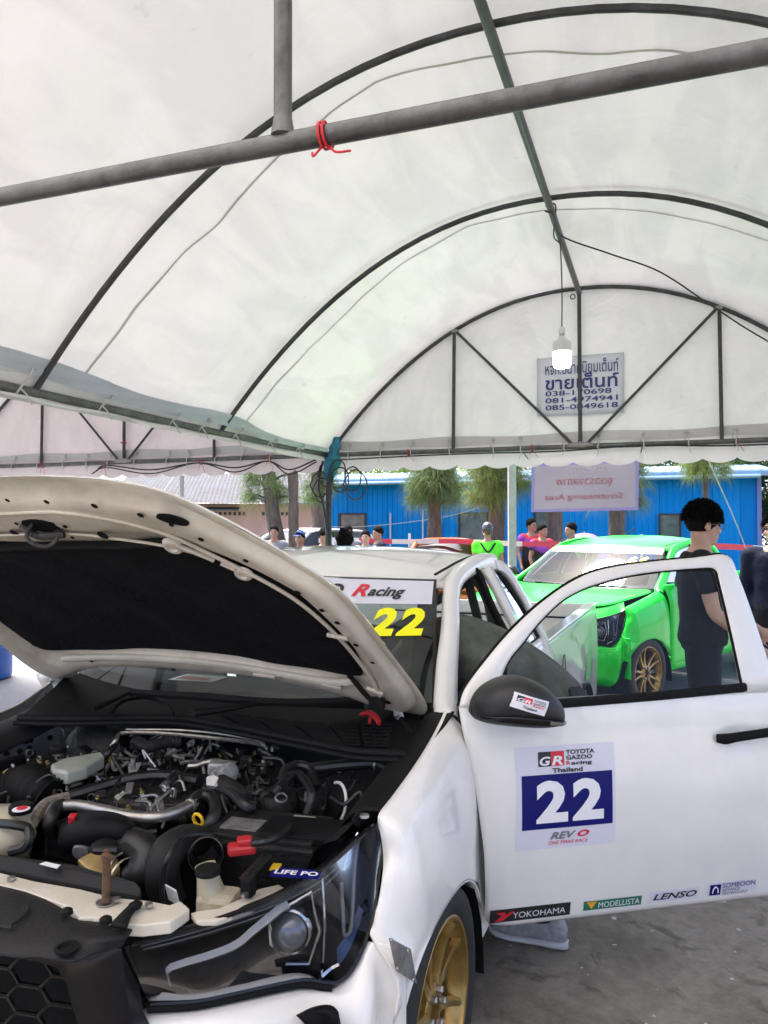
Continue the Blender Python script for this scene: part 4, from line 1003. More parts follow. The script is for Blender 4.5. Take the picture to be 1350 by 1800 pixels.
for a, b, c, d in (((-0.198, -0.333, 1), (-0.188, -0.275, 1.01), (-0.193, -0.163, 1.02), (-0.012, -0.184, 1.03)), ):
    MB().tube([a, b, c], [.013, .011, .008], 8, sm=4, flat=.6).build('wiper_arm', M_blackpl, truck)
    MB().tube([c, (0.066, -0.17, 1.03), (0.288, -0.149, 1.03), (0.593, 0.003, 1.01)], .010, 6, sm=5, flat=1.3).build('wiper_blade', M_rub, truck)
MB().tube([(0.158, -0.279, 1.01), (0.241, -0.236, 1.02), (0.313, -0.172, 1.03)], [.020, .017, .010], 8, sm=4, flat=.6).build('wiper_arm', M_blackpl, truck)
MB().tube([(0.28, -0.169, 1.03), (0.477, -0.088, 1.03), (0.702, 0.049, 1.035)], .010, 6, sm=5, flat=1.3).build('wiper_blade', M_rub, truck)
MB().tube([(-0.146, -0.309, 0.985), (-0.187, -0.21, 1), (-0.157, -0.134, 1), (-0.041, -0.176, 1), (0.038, -0.234, 0.985)], .006, 6, sm=5).build('cowl_rib', M_blackpl, truck)
# red pull handle
rh = MB(); rh.tube([(0.589, -0.015, 0.985), (0.62, -0.023, 0.995), (0.66, -0.054, 0.99), (0.678, -0.078, 0.98)], [.007, .011, .011, .007], 8, sm=5, flat=.8); rh.tube([(0.635, -0.043, 0.985), (0.641, -0.067, 0.965)], .006, 8)
rh.build('pull_handle', M_red, truck)

# ---- engine bay shell
MB().box((0, -.45, .43), (1.7, .95, .02)).build('bay_floor', M_engine, truck, smooth=0)
fw = MB(); fw.patch([[Vector((x, .02+.02*abs(x), .93)), Vector((x, .03, .80)), Vector((x, -.02, .62)), Vector((x, .03, .44))] for x in (-.78, -.4, 0, .4, .78)], 4, 3)
fw.build('firewall', M_engine, truck, smooth=180)
M_infen = mat('inner_fender_grey', (.40, .40, .39), .5, var=.15, scale=8)
inf = MB().patch([[(-0.517, -0.639, 0.85), (-0.499, -0.501, 0.86), (-0.505, -0.412, 0.86), (-0.514, -0.267, 0.87), (-0.487, -0.194, 0.88), (-0.448, -0.202, 0.88)], [(-0.473, -0.672, 0.8), (-0.445, -0.545, 0.81), (-0.492, -0.422, 0.81), (-0.529, -0.252, 0.82), (-0.498, -0.173, 0.84), (-0.459, -0.188, 0.84)], [(-0.516, -0.639, 0.7), (-0.505, -0.494, 0.72), (-0.524, -0.394, 0.73), (-0.56, -0.223, 0.75), (-0.527, -0.154, 0.78), (-0.499, -0.15, 0.79)]], 4, 4).build('inner_fender', M_infen, truck, smooth=180)
for q in ((-0.463, -0.422, 0.853), (-0.501, -0.312, 0.858), (-0.492, -0.301, 0.86), (-0.469, -0.327, 0.845), (-0.459, -0.375, 0.848), (-0.459, -0.251, 0.86), (-0.446, -0.45, 0.845)):
    MB().lathe([(.009, 0), (.009, .002), (0, .002)], 12, Matrix.Translation(Vector(q)+Vector((.004, -.004, .004))) @ Vector((.5, -.6, .6)).to_track_quat('Z', 'Y').to_matrix().to_4x4()).build('hole', M_felt, inf)
MB().patch([[Vector((.80, y, .86+.10*(y+.5)*.5)), Vector((.745, y, .82)), Vector((.70, y, .70)), Vector((.68, y, .44))] for y in (-.62, -.4, -.2, 0)], 3, 3).build('inner_fender', M_engine, truck, smooth=180)
def fzt(y): t = max(0, min(1, (y+.62)/.7)); return .865+.140*t**.9
MB().patch([[Vector((.74, y, fzt(y)-.075)), Vector((.775, y, fzt(y)-.03)), Vector((.82, y, fzt(y)-.012)), Vector((.868, y, fzt(y)-.008))] for y in (-.50, -.42, -.33, -.24, -.15, -.06, .03, .08)], 4, 4).build('fender_cover', M_rub, truck, smooth=60, solid=.006)
MB().patch([[(-0.606, -0.572, 0.88), (-0.613, -0.449, 0.9), (-0.58, -0.347, 0.925), (-0.561, -0.26, 0.945), (-0.594, -0.04, 0.975)], [(-0.493, -0.658, 0.875), (-0.505, -0.536, 0.89), (-0.481, -0.433, 0.91), (-0.448, -0.341, 0.94), (-0.451, -0.153, 0.975)], [(-0.475, -0.671, 0.84), (-0.466, -0.567, 0.855), (-0.455, -0.456, 0.865), (-0.408, -0.343, 0.9), (-0.367, -0.208, 0.955)]], 5, 4).build('fender_cover', M_rub, truck, smooth=60, solid=.006)
hb = MB(); hb.tube([(0.807, -0.522, 0.86), (0.819, -0.523, 0.88)], .016, 10); hb.build('lamp_bracket', M_blackpl, truck)
MB().lathe([(.012, 0), (.011, .006), (0, .008)], 10, Matrix.Translation((0.839, -0.553, 0.888))).build('bracket_bolt', M_steel, truck)

# ---- radiator support, top cover, grille
sp = MB().prism([(0.098, -0.935, 0.79), (0.204, -0.937, 0.79), (0.326, -0.927, 0.79), (0.422, -0.929, 0.79), (0.501, -0.912, 0.79), (0.552, -0.91, 0.79), (0.563, -0.887, 0.79), (0.601, -0.908, 0.79), (0.598, -0.965, 0.79), (0.553, -0.996, 0.79), (0.496, -1.012, 0.79), (0.443, -1.01, 0.79), (0.416, -1.023, 0.79), (0.379, -1.001, 0.79), (0.323, -0.991, 0.79), (0.223, -0.978, 0.79), (0.044, -0.979, 0.79), (-0.303, -1.058, 0.79), (-0.368, -1.018, 0.79), (-0.008, -0.937, 0.79)], (0, 0, -.025))
sp.build('radiator_support', M_creaml, truck, smooth=0, bevel=.003)
sp2 = MB().prism([(0.594, -0.896, 0.775), (0.607, -0.88, 0.775), (0.638, -0.857, 0.775), (0.658, -0.801, 0.775), (0.67, -0.751, 0.775), (0.7, -0.716, 0.775), (0.72, -0.725, 0.775), (0.702, -0.836, 0.775), (0.663, -0.902, 0.775), (0.625, -0.918, 0.775)], (0, 0, -.012))
sp2.build('radiator_support', M_creaml, truck, smooth=0, bevel=.003)
MB().prism([(0.033, -0.879, 0.8), (0.238, -0.854, 0.8), (0.428, -0.868, 0.8), (0.452, -0.875, 0.79), (0.455, -0.888, 0.78), (0.28, -0.897, 0.78), (0.067, -0.908, 0.78), (-0.427, -0.981, 0.78), (-0.486, -0.945, 0.8)], (0, 0, -.05)).build('radiator_shroud', M_dust, truck, smooth=0, bevel=.006)
MB().prism([(0.178, -0.897, 0.806), (0.181, -0.883, 0.806), (0.226, -0.883, 0.806), (0.233, -0.9, 0.806)], (0, 0, .001)).build('label', M_inkw, truck, smooth=0)
cv = MB().patch([[(-0.25, -1.04, 0.785), (0.143, -0.973, 0.785), (0.321, -0.994, 0.785), (0.402, -1.021, 0.783), (0.455, -1.014, 0.783), (0.531, -0.995, 0.78)], [(-0.139, -1.112, 0.79), (0.244, -1.062, 0.79), (0.38, -1.059, 0.79), (0.462, -1.067, 0.79), (0.52, -1.055, 0.787), (0.536, -1.013, 0.775)], [(-0.036, -1.178, 0.785), (0.324, -1.131, 0.785), (0.417, -1.108, 0.785), (0.483, -1.097, 0.783), (0.516, -1.069, 0.78), (0.537, -1.029, 0.77)], [(-0.004, -1.199, 0.77), (0.355, -1.157, 0.77), (0.43, -1.134, 0.77), (0.493, -1.121, 0.768), (0.514, -1.078, 0.768), (0.531, -1.027, 0.76)]], 4, 4)
cv.build('radiator_cover', M_dust, truck, smooth=180, solid=.004)
MB().tube([(0.018, -1.144, 0.797), (0.308, -1.117, 0.797), (0.325, -1.106, 0.797), (0.315, -1.062, 0.797), (0.295, -1.036, 0.797)], .003, 5, sm=3).build('cover_crease', M_dust, truck)
MB().lathe([(.022, 0), (.024, .004), (.016, .005), (.014, -.01), (0, -.01)], 20, Matrix.Translation((0.475, -1.114, 0.786))).build('cover_recess', M_rub, truck)
for p in ((0.397, -1.036, 0.8), (0.507, -0.965, 0.8), (0.489, -1.027, 0.797)):
    MB().lathe([(.013, 0), (.012, .008), (.006, .012), (0, .012)], 12, Matrix.Translation(p)).build('clip', M_rub, truck)
for p in ((0.525, -0.942, 0.797), (0.447, -0.95, 0.797), (0.158, -0.957, 0.793), (0.677, -0.819, 0.79)):
    MB().lathe([(.009, 0), (.009, .006), (.004, .007), (0, .007)], 6, Matrix.Translation(p)).build('bolt', M_steel, truck, smooth=0)
MB().patch([[(0.51, -1.036, 0.8), (0.502, -0.983, 0.805), (0.49, -0.942, 0.8)], [(0.547, -1.035, 0.8), (0.525, -0.993, 0.805), (0.51, -0.944, 0.8)]], 4, 2).build('hood_cable_guide', M_rub, truck, smooth=60, solid=.008)
MB().box((0.672, -0.797, 0.8), (.028, .028, .04)).build('rubber_buffer', M_rub, truck, smooth=0, bevel=.006)

grille(truck)

# ---- engine bay contents
eng = empty('engine', (0, 0, 0), 0, truck)
def tb(name, m_, r, *pts, n=8, sm=5, flat=1.0, parent=None):
    if m_ is M_rub: m_ = M_hose
    return MB().tube([Vector(p) for p in pts], r, n, sm=sm if len(pts) > 2 else 0, flat=flat).build(name, m_, parent or eng)
def lz(name, m_, prof, p, ax=(0, 0, 1), n=20, parent=None):
    q = Vector(ax).normalized().to_track_quat('Z', 'Y').to_matrix().to_4x4(); q.translation = Vector(p)
    return MB().lathe(prof, n, q, cap=not ('clamp' in name or 'band' in name)).build(name, m_, parent or eng)
def bx(name, m_, p, d, rz=0, rx=0, bev=.006, parent=None):
    return MB().box(p, d, Matrix.Rotation(R(rz), 3, 'Z') @ Matrix.Rotation(R(rx), 3, 'X')).build(name, m_, parent or eng, smooth=0, bevel=bev)
# brake booster and reservoir
lz('brake_booster', M_engine, [(.115, 0), (.12, .02), (.118, .06), (.09, .085), (.05, .10), (.045, .13), (0, .13)], (-0.291, -0.187, 0.8), (.1, -1, .15), 32)
MB().prism([(-0.18, -0.519, 0.885), (-0.187, -0.462, 0.885), (-0.157, -0.406, 0.885), (-0.133, -0.365, 0.885), (-0.091, -0.398, 0.885), (-0.067, -0.495, 0.885), (-0.08, -0.556, 0.885), (-0.135, -0.556, 0.885)], (0, 0, -.040)).build('brake_fluid_tank', M_tankg, eng, smooth=0, bevel=.008)
MB().prism([(-0.179, -0.495, 0.845), (-0.201, -0.447, 0.845), (-0.169, -0.393, 0.845), (-0.141, -0.399, 0.845), (-0.133, -0.498, 0.845)], (0, 0, -.03)).build('brake_fluid_tank_base', M_tankg, eng, smooth=0, bevel=.006)
lz('tank_cap', M_rub, [(.022, 0), (.024, .004), (.024, .016), (.02, .02), (0, .02)], (-0.246, -0.424, 0.885))
lz('booster_valve', M_grime, [(.02, 0), (.018, .03), (.01, .035), (.01, .05), (0, .05)], (-0.159, -0.305, 0.83), (.2, -1, .2))
# air intake bellows
pts = [(-0.323, -0.533, 0.8), (-0.268, -0.537, 0.82), (-0.167, -0.58, 0.83), (-0.111, -0.579, 0.81)]
cc = cat([Vector(p) for p in pts], 14); MB().tube(cc, [.052+.006*math.cos(i*1.5) for i in range(len(cc))], 18).build('intake_bellows', M_rub, eng, smooth=60)
tb('hose_clamp', M_orange, .003, *[Vector((-0.314, -0.529, 0.805))+Vector((.02*math.cos(a*math.pi/6), .03*math.cos(a*math.pi/6)-.01, .055*math.sin(a*math.pi/6))) for a in range(13)], sm=2)
bx('air_box', M_blackpl, (-0.503, -0.516, 0.78), (.2, .25, .15), bev=.02)
# coolant tank with its cap
ct = MB(); ct.patch([[(-0.23, -0.758, 0.8), (-0.16, -0.729, 0.8), (-0.115, -0.71, 0.8), (-0.081, -0.708, 0.795)], [(-0.151, -0.821, 0.805), (-0.068, -0.808, 0.81), (-0.024, -0.792, 0.805), (-0.024, -0.76, 0.79)], [(-0.134, -0.835, 0.77), (-0.059, -0.815, 0.76), (-0.053, -0.772, 0.75), (-0.065, -0.729, 0.74)]], 4, 4)
ct.build('coolant_tank', M_tank, eng, smooth=60, solid=.04, soff=-1)
lz('tank_neck', M_tank, [(.028, -.03), (.026, .012)], (-0.032, -0.757, 0.84))
lz('tank_cap', M_rub, [(.027, 0), (.029, .004), (.029, .018), (.025, .022), (.0, .022)], (-0.02, -0.77, 0.852))
lz('cap_label', M_inkw, [(.021, 0), (.021, .001), (0, .001)], (0.011, -0.798, 0.874))
lz('cap_mark', M_inkr, [(.013, 0), (.013, .001), (0, .001)], (0.01, -0.794, 0.876))
tb('overflow_hose', M_rub, .012, (-0.025, -0.829, 0.845), (0.031, -0.831, 0.85), (0.054, -0.817, 0.84), (0.071, -0.827, 0.82), (0.06, -0.833, 0.8), (0.028, -0.845, 0.79))
tb('braided_hose', mat('braided_hose', (.30, .26, .21), .8, var=.3, scale=90, bump=.5, bscale=300), .0165, (-0.004, -0.75, 0.82), (-0.032, -0.698, 0.83), (-0.045, -0.651, 0.835), (-0.026, -0.606, 0.835))
tb('rubber_hose', M_rub, .016, (-0.035, -0.6, 0.835), (-0.013, -0.578, 0.84), (0.036, -0.499, 0.85), (0.083, -0.459, 0.86), (0.149, -0.416, 0.86), (0.267, -0.416, 0.86))
# steel cross pipe and its elbows
tb('coolant_pipe', M_steel, .0145, (0.024, -0.68, 0.845), (0.079, -0.672, 0.85), (0.157, -0.675, 0.85), (0.244, -0.681, 0.85), (0.311, -0.665, 0.85), (0.338, -0.621, 0.85), (0.344, -0.55, 0.85), n=12)
tb('hose_clamp', M_steel, .0185, (0.021, -0.681, 0.845), (0.028, -0.678, 0.845)); tb('hose_clamp', M_steel, .0185, (0.344, -0.563, 0.85), (0.342, -0.546, 0.85))
tb('hose_elbow', M_rub, .018, (0.343, -0.555, 0.85), (0.338, -0.509, 0.855), (0.372, -0.504, 0.855), (0.414, -0.544, 0.84), (0.419, -0.577, 0.82), (0.397, -0.575, 0.8), n=12)
tb('hose_elbow', M_rub, .019, (0.027, -0.674, 0.845), (0.022, -0.701, 0.84), (0.033, -0.727, 0.82), (0.018, -0.704, 0.78), n=12)
# cam cover / EGR cover and cast elbow
ec = MB().patch([[(0.075, -0.722, 0.8), (0.09, -0.683, 0.82), (0.131, -0.647, 0.825), (0.199, -0.638, 0.82), (0.25, -0.655, 0.79)], [(0.122, -0.764, 0.8), (0.194, -0.782, 0.84), (0.246, -0.762, 0.85), (0.29, -0.743, 0.84), (0.28, -0.68, 0.79)], [(0.089, -0.725, 0.76), (0.165, -0.742, 0.79), (0.219, -0.732, 0.8), (0.252, -0.699, 0.79), (0.243, -0.636, 0.75)]], 5, 5)
ec.build('cam_cover', M_blackpl, eng, smooth=180, solid=.02, soff=-1)
bx('cam_cover_base', M_engine, (0.094, -0.605, 0.74), (.26, .16, .09), bev=.015)
tb('cast_elbow', M_alu, [.020, .024, .022, .016], (0.192, -0.788, 0.79), (0.185, -0.764, 0.8), (0.185, -0.735, 0.81), (0.189, -0.703, 0.82), n=12)
tb('vacuum_hose', M_rub, .011, (0.191, -0.708, 0.825), (0.231, -0.706, 0.84), (0.281, -0.712, 0.83), (0.308, -0.704, 0.82), (0.332, -0.679, 0.82))
bx('red_clip', M_red, (0.131, -0.749, 0.845), (.018, .02, .034), 25, 10, .003)
# radiator hose big bends
tb('radiator_hose', M_rub, [.030, .036, .040, .040, .036], (0.233, -0.718, 0.8), (0.313, -0.74, 0.815), (0.361, -0.751, 0.8), (0.363, -0.768, 0.77), (0.341, -0.777, 0.75), n=16)
for q in ((0.341, -0.797, 0.765), (0.311, -0.771, 0.765)): lz('hose_clamp', M_steel, [(.041, -.004), (.043, 0), (.041, .004)], q, (1, -.4, 0), 24)
tb('intercooler_hose', M_dust, [.036, .040, .041, .040, .038, .036], (0.445, -0.762, 0.7), (0.424, -0.766, 0.74), (0.426, -0.775, 0.79), (0.427, -0.751, 0.82), (0.427, -0.692, 0.82), (0.432, -0.637, 0.8), n=18)
tb('hose_rib', M_rub, .006, (0.466, -0.824, 0.735), (0.468, -0.828, 0.8), (0.488, -0.829, 0.85), (0.471, -0.752, 0.86), (0.496, -0.681, 0.84))
lz('hose_mouth', M_engine, [(.038, -.10), (.038, 0), (.034, .004), (.032, -.08), (0, -.08)], (0.503, -0.711, 0.81), (.5, -.75, .25), 28)
lz('hose_clamp', M_steel, [(.039, -.003), (.0405, 0), (.039, .003)], (0.51, -0.724, 0.812), (.5, -.75, .25), 28)
bx('hose_label', M_inkw, (0.478, -0.805, 0.75), (.045, .004, .04), -20, 15, .003)
# gold bracket, black cap, hood stay rod
MB().prism([(0.21, -0.815, 0.79), (0.227, -0.789, 0.8), (0.295, -0.778, 0.8), (0.321, -0.794, 0.78), (0.326, -0.831, 0.77), (0.245, -0.825, 0.78)], (0, 0, -.03)).build('bracket', M_orange, eng, smooth=0, bevel=.003)
lz('pressure_cap', M_rub, [(.028, 0), (.031, .003), (.031, .012), (.02, .02), (0, .021)], (0.292, -0.816, 0.825), n=24)
tb('pressure_cap_ear', M_rub, .009, (0.287, -0.844, 0.835), (0.337, -0.823, 0.835))
tb('bonnet_pin', M_rusty, .0085, (0.436, -0.969, 0.8), (0.433, -0.964, 0.845), (0.435, -0.966, 0.89), n=12)
lz('pin_tip', M_rusty, [(.0105, 0), (.0105, .010), (.005, .013), (.005, .020), (0, .021)], (0.435, -0.967, 0.888))
lz('pin_washer', M_steel, [(.02, 0), (.02, .003), (.008, .004)], (0.426, -0.958, 0.792))
# washer tank
wt = MB().lathe([(.036, 0), (.030, .03), (.024, .06), (.023, .085)], 20, Matrix.Translation((0.579, -0.794, 0.745)) @ Matrix.Rotation(R(-14), 4, 'Y'))
wt.build('washer_tank', M_tank, eng); bx('washer_tank_base', M_tank, (0.592, -0.789, 0.74), (.09, .07, .07), 10, 0, .015)
lz('tank_cap', M_rub, [(.026, 0), (.028, .004), (.026, .014), (.0, .016)], (0.592, -0.832, 0.828), n=24)
# battery
bt_ = empty('battery', (0, 0, 0), 0, truck)
bc = Vector((0.567, -0.529, 0.72))
MB().box(bc+Vector((0, 0, .0)), (.30, .19, .18), Matrix.Rotation(R(8), 3, 'Z')).build('case', M_engine, bt_, smooth=0, bevel=.008)
MB().box(bc+Vector((0, 0, .096)), (.285, .175, .014), Matrix.Rotation(R(8), 3, 'Z')).build('lid', M_dust, bt_, smooth=0, bevel=.004)
MB().box(bc+Vector((-.06, -.03, .1045)), (.10, .07, .003), Matrix.Rotation(R(8), 3, 'Z')).build('lid_label', M_alu, bt_, smooth=0)
MB().box(bc+Vector((.07, .02, .106)), (.06, .10, .006), Matrix.Rotation(R(8), 3, 'Z')).build('lid_cover', M_tankg, bt_, smooth=0, bevel=.002)
MB().box(Vector((0.61, -0.727, 0.845)), (.065, .038, .024), Matrix.Rotation(R(35), 3, 'Z')).build('terminal_cover', M_red, bt_, smooth=0, bevel=.008)
MB().box(Vector((0.616, -0.725, 0.862)), (.035, .03, .018), Matrix.Rotation(R(35), 3, 'Z')).build('terminal_cap', M_red, bt_, smooth=0, bevel=.006)
MB().box(Vector((0.753, -0.732, 0.815)), (.11, .036, .004), Matrix.Rotation(R(14), 3, 'Z')).build('label', M_blue, bt_, smooth=0)
lp = Vector((0.756, -0.737, 0.818)); rz8 = Matrix.Rotation(R(14), 3, 'Z')
text_fit('LIFE PO', -.048, .05, -.010, .010, lambda a, b: lp+rz8 @ Vector((a, b, .001)), bold=.03).build('lettering', M_inkw, bt_, smooth=0)
MB().box(Vector((0.697, -0.724, 0.816)), (.02, .03, .004), Matrix.Rotation(R(14), 3, 'Z')).build('label', M_yel, bt_, smooth=0)
tb('battery_strap', M_engine, .014, (0.687, -0.836, 0.835), (0.669, -0.713, 0.835), parent=bt_, flat=.3)
bx('fuse_box', M_blackpl, (0.672, -0.527, 0.8), (.22, .12, .07), 12, 0, .01)
tb('battery_lead', M_rub, .009, (0.638, -0.724, 0.86), (0.675, -0.722, 0.87), (0.664, -0.628, 0.85), (0.583, -0.424, 0.8))
# filter can, vacuum pot with its white rim
lz('fuel_filter', M_engine, [(.062, -.14), (.064, -.02), (.060, 0), (.052, .012), (.03, .016), (0, .016)], (0.493, -0.368, 0.83), n=28)
lz('filter_band', M_rub, [(.066, -.008), (.067, 0), (.066, .008)], (0.503, -0.385, 0.79), n=28)
tb('fuel_hose', M_rub, .012, (0.518, -0.432, 0.86), (0.529, -0.39, 0.885), (0.537, -0.341, 0.89), (0.583, -0.367, 0.88), (0.622, -0.408, 0.86), (0.617, -0.424, 0.82), n=10)
tb('fuel_hose', M_rub, .013, (0.54, -0.415, 0.885), (0.511, -0.359, 0.9), (0.516, -0.302, 0.9), (0.555, -0.291, 0.89), (0.601, -0.345, 0.86), n=10)
lz('strut_grommet', M_rub, [(.052, 0), (.05, .012), (.03, .02), (0, .022)], (0.63, -0.279, 0.8), (-.5, -.75, .35), 28)
tb('white_rim', M_inkw, .0045, *[Vector((0.63, -0.279, 0.8))+Vector((-.04, -.05, .03))*0+(Vector((.78, -.55, 0))*math.cos(a)+Vector((.12, .25, .95))*math.sin(a))*.056 for a in [R(d) for d in range(-60, 121, 15)]], sm=3)
tb('wiring_loom', M_wire, .016, (0.533, -0.266, 0.88), (0.615, -0.21, 0.885), (0.719, -0.202, 0.9), (0.783, -0.231, 0.9), n=10)
lz('loom_clamp', M_steel, [(.018, -.003), (.019, 0), (.018, .003)], (0.721, -0.207, 0.9), (1, .2, 0))
# firewall pipes
tb('brake_pipe', M_steel, .0065, (-0.151, -0.3, 0.88), (-0.14, -0.29, 0.9), (-0.148, -0.246, 0.91), (0.001, -0.2, 0.91), (0.188, -0.156, 0.9), (0.307, -0.161, 0.9), (0.348, -0.173, 0.89))
tb('brake_pipe', M_steel, .005, (-0.157, -0.226, 0.915), (0.038, -0.161, 0.915), (0.267, -0.148, 0.91), (0.341, -0.174, 0.9))
tb('vacuum_hose', M_rub, .010, (-0.15, -0.341, 0.85), (-0.138, -0.325, 0.87), (-0.144, -0.289, 0.885))
pts = cat([Vector((-0.112, -0.234, 0.885)), Vector((-0.04, -0.255, 0.88)), Vector((-0.011, -0.214, 0.885)), Vector((0.029, -0.184, 0.885))], 9)
MB().tube(pts, [.017+.002*(i % 2) for i in range(len(pts))], 10).build('corrugated_hose', M_dust, eng)
# upper engine: rail, throttle body, brackets
bx('intake_manifold', M_engine, (0.045, -0.283, 0.76), (.42, .22, .10), 6, 0, .02)
bx('rocker_cover', M_grime, (0.122, -0.432, 0.785), (.30, .14, .05), 6, 0, .012)
lz('throttle_body', M_alu, [(.030, -.03), (.032, 0), (.030, .03), (.02, .034), (0, .034)], (0.312, -0.355, 0.87), (.8, -.5, .2), 22)
bx('throttle_motor', M_alu, (0.301, -0.367, 0.885), (.06, .04, .04), 20, 0, .008)
MB().prism([(0.303, -0.433, 0.87), (0.323, -0.427, 0.88), (0.337, -0.42, 0.87), (0.336, -0.437, 0.85), (0.307, -0.439, 0.85)], (0, 0, .01)).build('bracket', M_steel, eng, smooth=0, bevel=.002)
MB().prism([(0.031, -0.432, 0.88), (0.057, -0.404, 0.88), (0.063, -0.435, 0.86), (0.105, -0.503, 0.83), (0.094, -0.522, 0.83), (0.048, -0.452, 0.86)], (0, 0, .006)).build('bracket', M_alu, eng, smooth=0, bevel=.002)
lz('bracket_bolt', M_steel, [(.007, 0), (.007, .03), (0, .032)], (0.079, -0.469, 0.885), n=8)
MB().prism([(0.244, -0.578, 0.85), (0.249, -0.553, 0.85), (0.286, -0.589, 0.83), (0.285, -0.615, 0.83)], (0, 0, .012)).build('lifting_eye', M_alu, eng, smooth=0, bevel=.003)
tb('fuel_rail', M_steel, .008, (0.195, -0.37, 0.88), (0.215, -0.357, 0.88), (0.231, -0.338, 0.885), (0.273, -0.327, 0.89), (0.323, -0.352, 0.88))
tb('injector_pipe', M_steel, .0042, (0.156, -0.545, 0.83), (0.221, -0.572, 0.845), (0.24, -0.587, 0.83)); tb('injector_pipe', M_steel, .0042, (0.166, -0.533, 0.84), (0.215, -0.535, 0.85), (0.244, -0.554, 0.83))
tb('injector_pipe', M_steel, .0042, (0.198, -0.453, 0.85), (0.229, -0.448, 0.865), (0.246, -0.452, 0.84)); tb('injector_pipe', M_steel, .004, (0.34, -0.668, 0.83), (0.316, -0.627, 0.84), (0.292, -0.624, 0.85))
tb('breather_hose', M_rub, .012, (0.191, -0.481, 0.85), (0.206, -0.473, 0.865), (0.199, -0.429, 0.875), (0.219, -0.434, 0.85), (0.232, -0.466, 0.83), n=10)
tb('breather_hose', M_rub, .016, (0.338, -0.421, 0.85), (0.416, -0.469, 0.86), (0.475, -0.505, 0.85), (0.492, -0.491, 0.84), n=10)
tb('boost_hose', M_dust, [.022, .024, .022], (0.335, -0.403, 0.86), (0.407, -0.449, 0.86), (0.462, -0.479, 0.85), n=14)
tb('turbo_pipe', M_grime, .020, (0.384, -0.333, 0.82), (0.446, -0.388, 0.83), (0.486, -0.409, 0.83), n=12)
lz('hose_clamp', M_steel, [(.021, -.005), (.023, 0), (.021, .005)], (0.457, -0.399, 0.832), (1, -.2, .1))
lz('hose_clamp', M_steel, [(.0145, -.005), (.017, 0), (.0145, .005)], (0.562, -0.466, 0.868), (.3, -.4, .8))
dp = MB(); dp.tube([Vector((0.431, -0.646, 0.855))+(Vector((1, 0, 0))*math.cos(a*math.pi/6)*.013+Vector((0, -.3, 1)).normalized()*math.sin(a*math.pi/6)*.017) for a in range(12)], .0042, 7, closed=True); dp.build('dipstick_ring', M_yel, eng)
tb('dipstick_tube', M_yel, .006, (0.423, -0.637, 0.835), (0.408, -0.621, 0.81))
# looms and small pipes threaded through the bay
rr = random.Random(11)
for k in range(64):
    x0 = rr.uniform(215, 640); y0 = rr.uniform(1330, 1450)
    if x0 > 560 and y0 > 1420: y0 -= 60
    a = rr.uniform(0, 6.28); L_ = rr.uniform(15, 55)
    pts = []
    for j in range(4):
        pts.append((x0+math.cos(a)*L_*j/3+rr.uniform(-9, 9), y0+math.sin(a)*L_*.5*j/3+rr.uniform(-6, 6), rr.uniform(.80, .865)))
    q = [Vector((-.62+(p[0]-100)*.0024, -.62+(1480-p[1])*.0040, p[2])) for p in pts]
    tb('wire' if k % 3 else 'small_hose', (M_wire, M_wire, M_rub, M_dust, M_alu, M_wire)[k % 6], rr.choice([.0035, .0045, .006]), *q, n=6)
for k in range(84):
    p = Vector((rr.uniform(-.46, .50), rr.uniform(-.64, -.08), rr.uniform(.79, .86)))
    kind = k % 4
    if kind == 0: lz('connector', rr.choice([M_alu, M_tankg, M_engine]), [(.010, 0), (.011, .012), (.007, .016), (.007, .028), (0, .028)], p, (rr.uniform(-1, 1), rr.uniform(-1, 1), .6), 8)
    elif kind == 1: bx('connector', rr.choice([M_blackpl, M_grime, M_dust]), p, (rr.uniform(.02, .04), rr.uniform(.018, .03), .022), rr.uniform(0, 90), rr.uniform(-20, 20), .003)
    elif kind == 2: lz('bolt', rr.choice([M_steel, M_orange, M_steel]), [(.008, 0), (.008, .008), (.004, .009), (.004, .016), (0, .016)], p, (0, -.3, 1), 6)
    else: bx('bracket', rr.choice([M_alu, M_grime, M_steel]), p, (.012, .035, .006), rr.uniform(0, 180), rr.uniform(-25, 25), .001)

# sheet of paper lying on the dashboard
ppr = empty('paper_sheet', (TX, TY, 0), -TPHI); tag(ppr, 'white and red paper sheet lying on the dashboard under the windscreen', 'paper')
MB().prism([(-.30, .17, .992), (-.12, .20, .992), (-.12, .30, .992), (-.30, .29, .992)], (0, 0, .002)).build('sheet', M_sticw, ppr, smooth=0)
MB().prism([(-.28, .19, .9955), (-.15, .21, .9955), (-.15, .25, .9955), (-.28, .24, .9955)], (0, 0, .0005)).build('print', mat('print_red', (.65, .16, .12), .5), ppr, smooth=0)

for k in range(110):
    p = Vector((rr.uniform(-.40, .34), rr.uniform(-.60, -.08), rr.uniform(.815, .868)))
    q = rr.random()
    if q < .4: lz('bolt', rr.choice([M_steel, M_alu, M_orange]), [(.005, 0), (.005, .006), (.003, .007), (.003, .014), (0, .014)], p, (rr.uniform(-.5, .5), -.4, 1), 6)
    elif q < .7: lz('hose_clamp', rr.choice([M_steel, M_alu]), [(.010, -.004), (.0115, 0), (.010, .004)], p, (rr.uniform(-1, 1), rr.uniform(-1, 1), rr.uniform(-.3, .6)), 12)
    else: tb('small_pipe', rr.choice([M_steel, M_hose, M_hose, M_alu]), rr.choice([.003, .004, .006]), p, p+Vector((rr.uniform(-.03, .03), rr.uniform(-.03, .03), rr.uniform(0, .02))), p+Vector((rr.uniform(-.07, .07), rr.uniform(-.06, .06), rr.uniform(-.03, .01))), n=6)

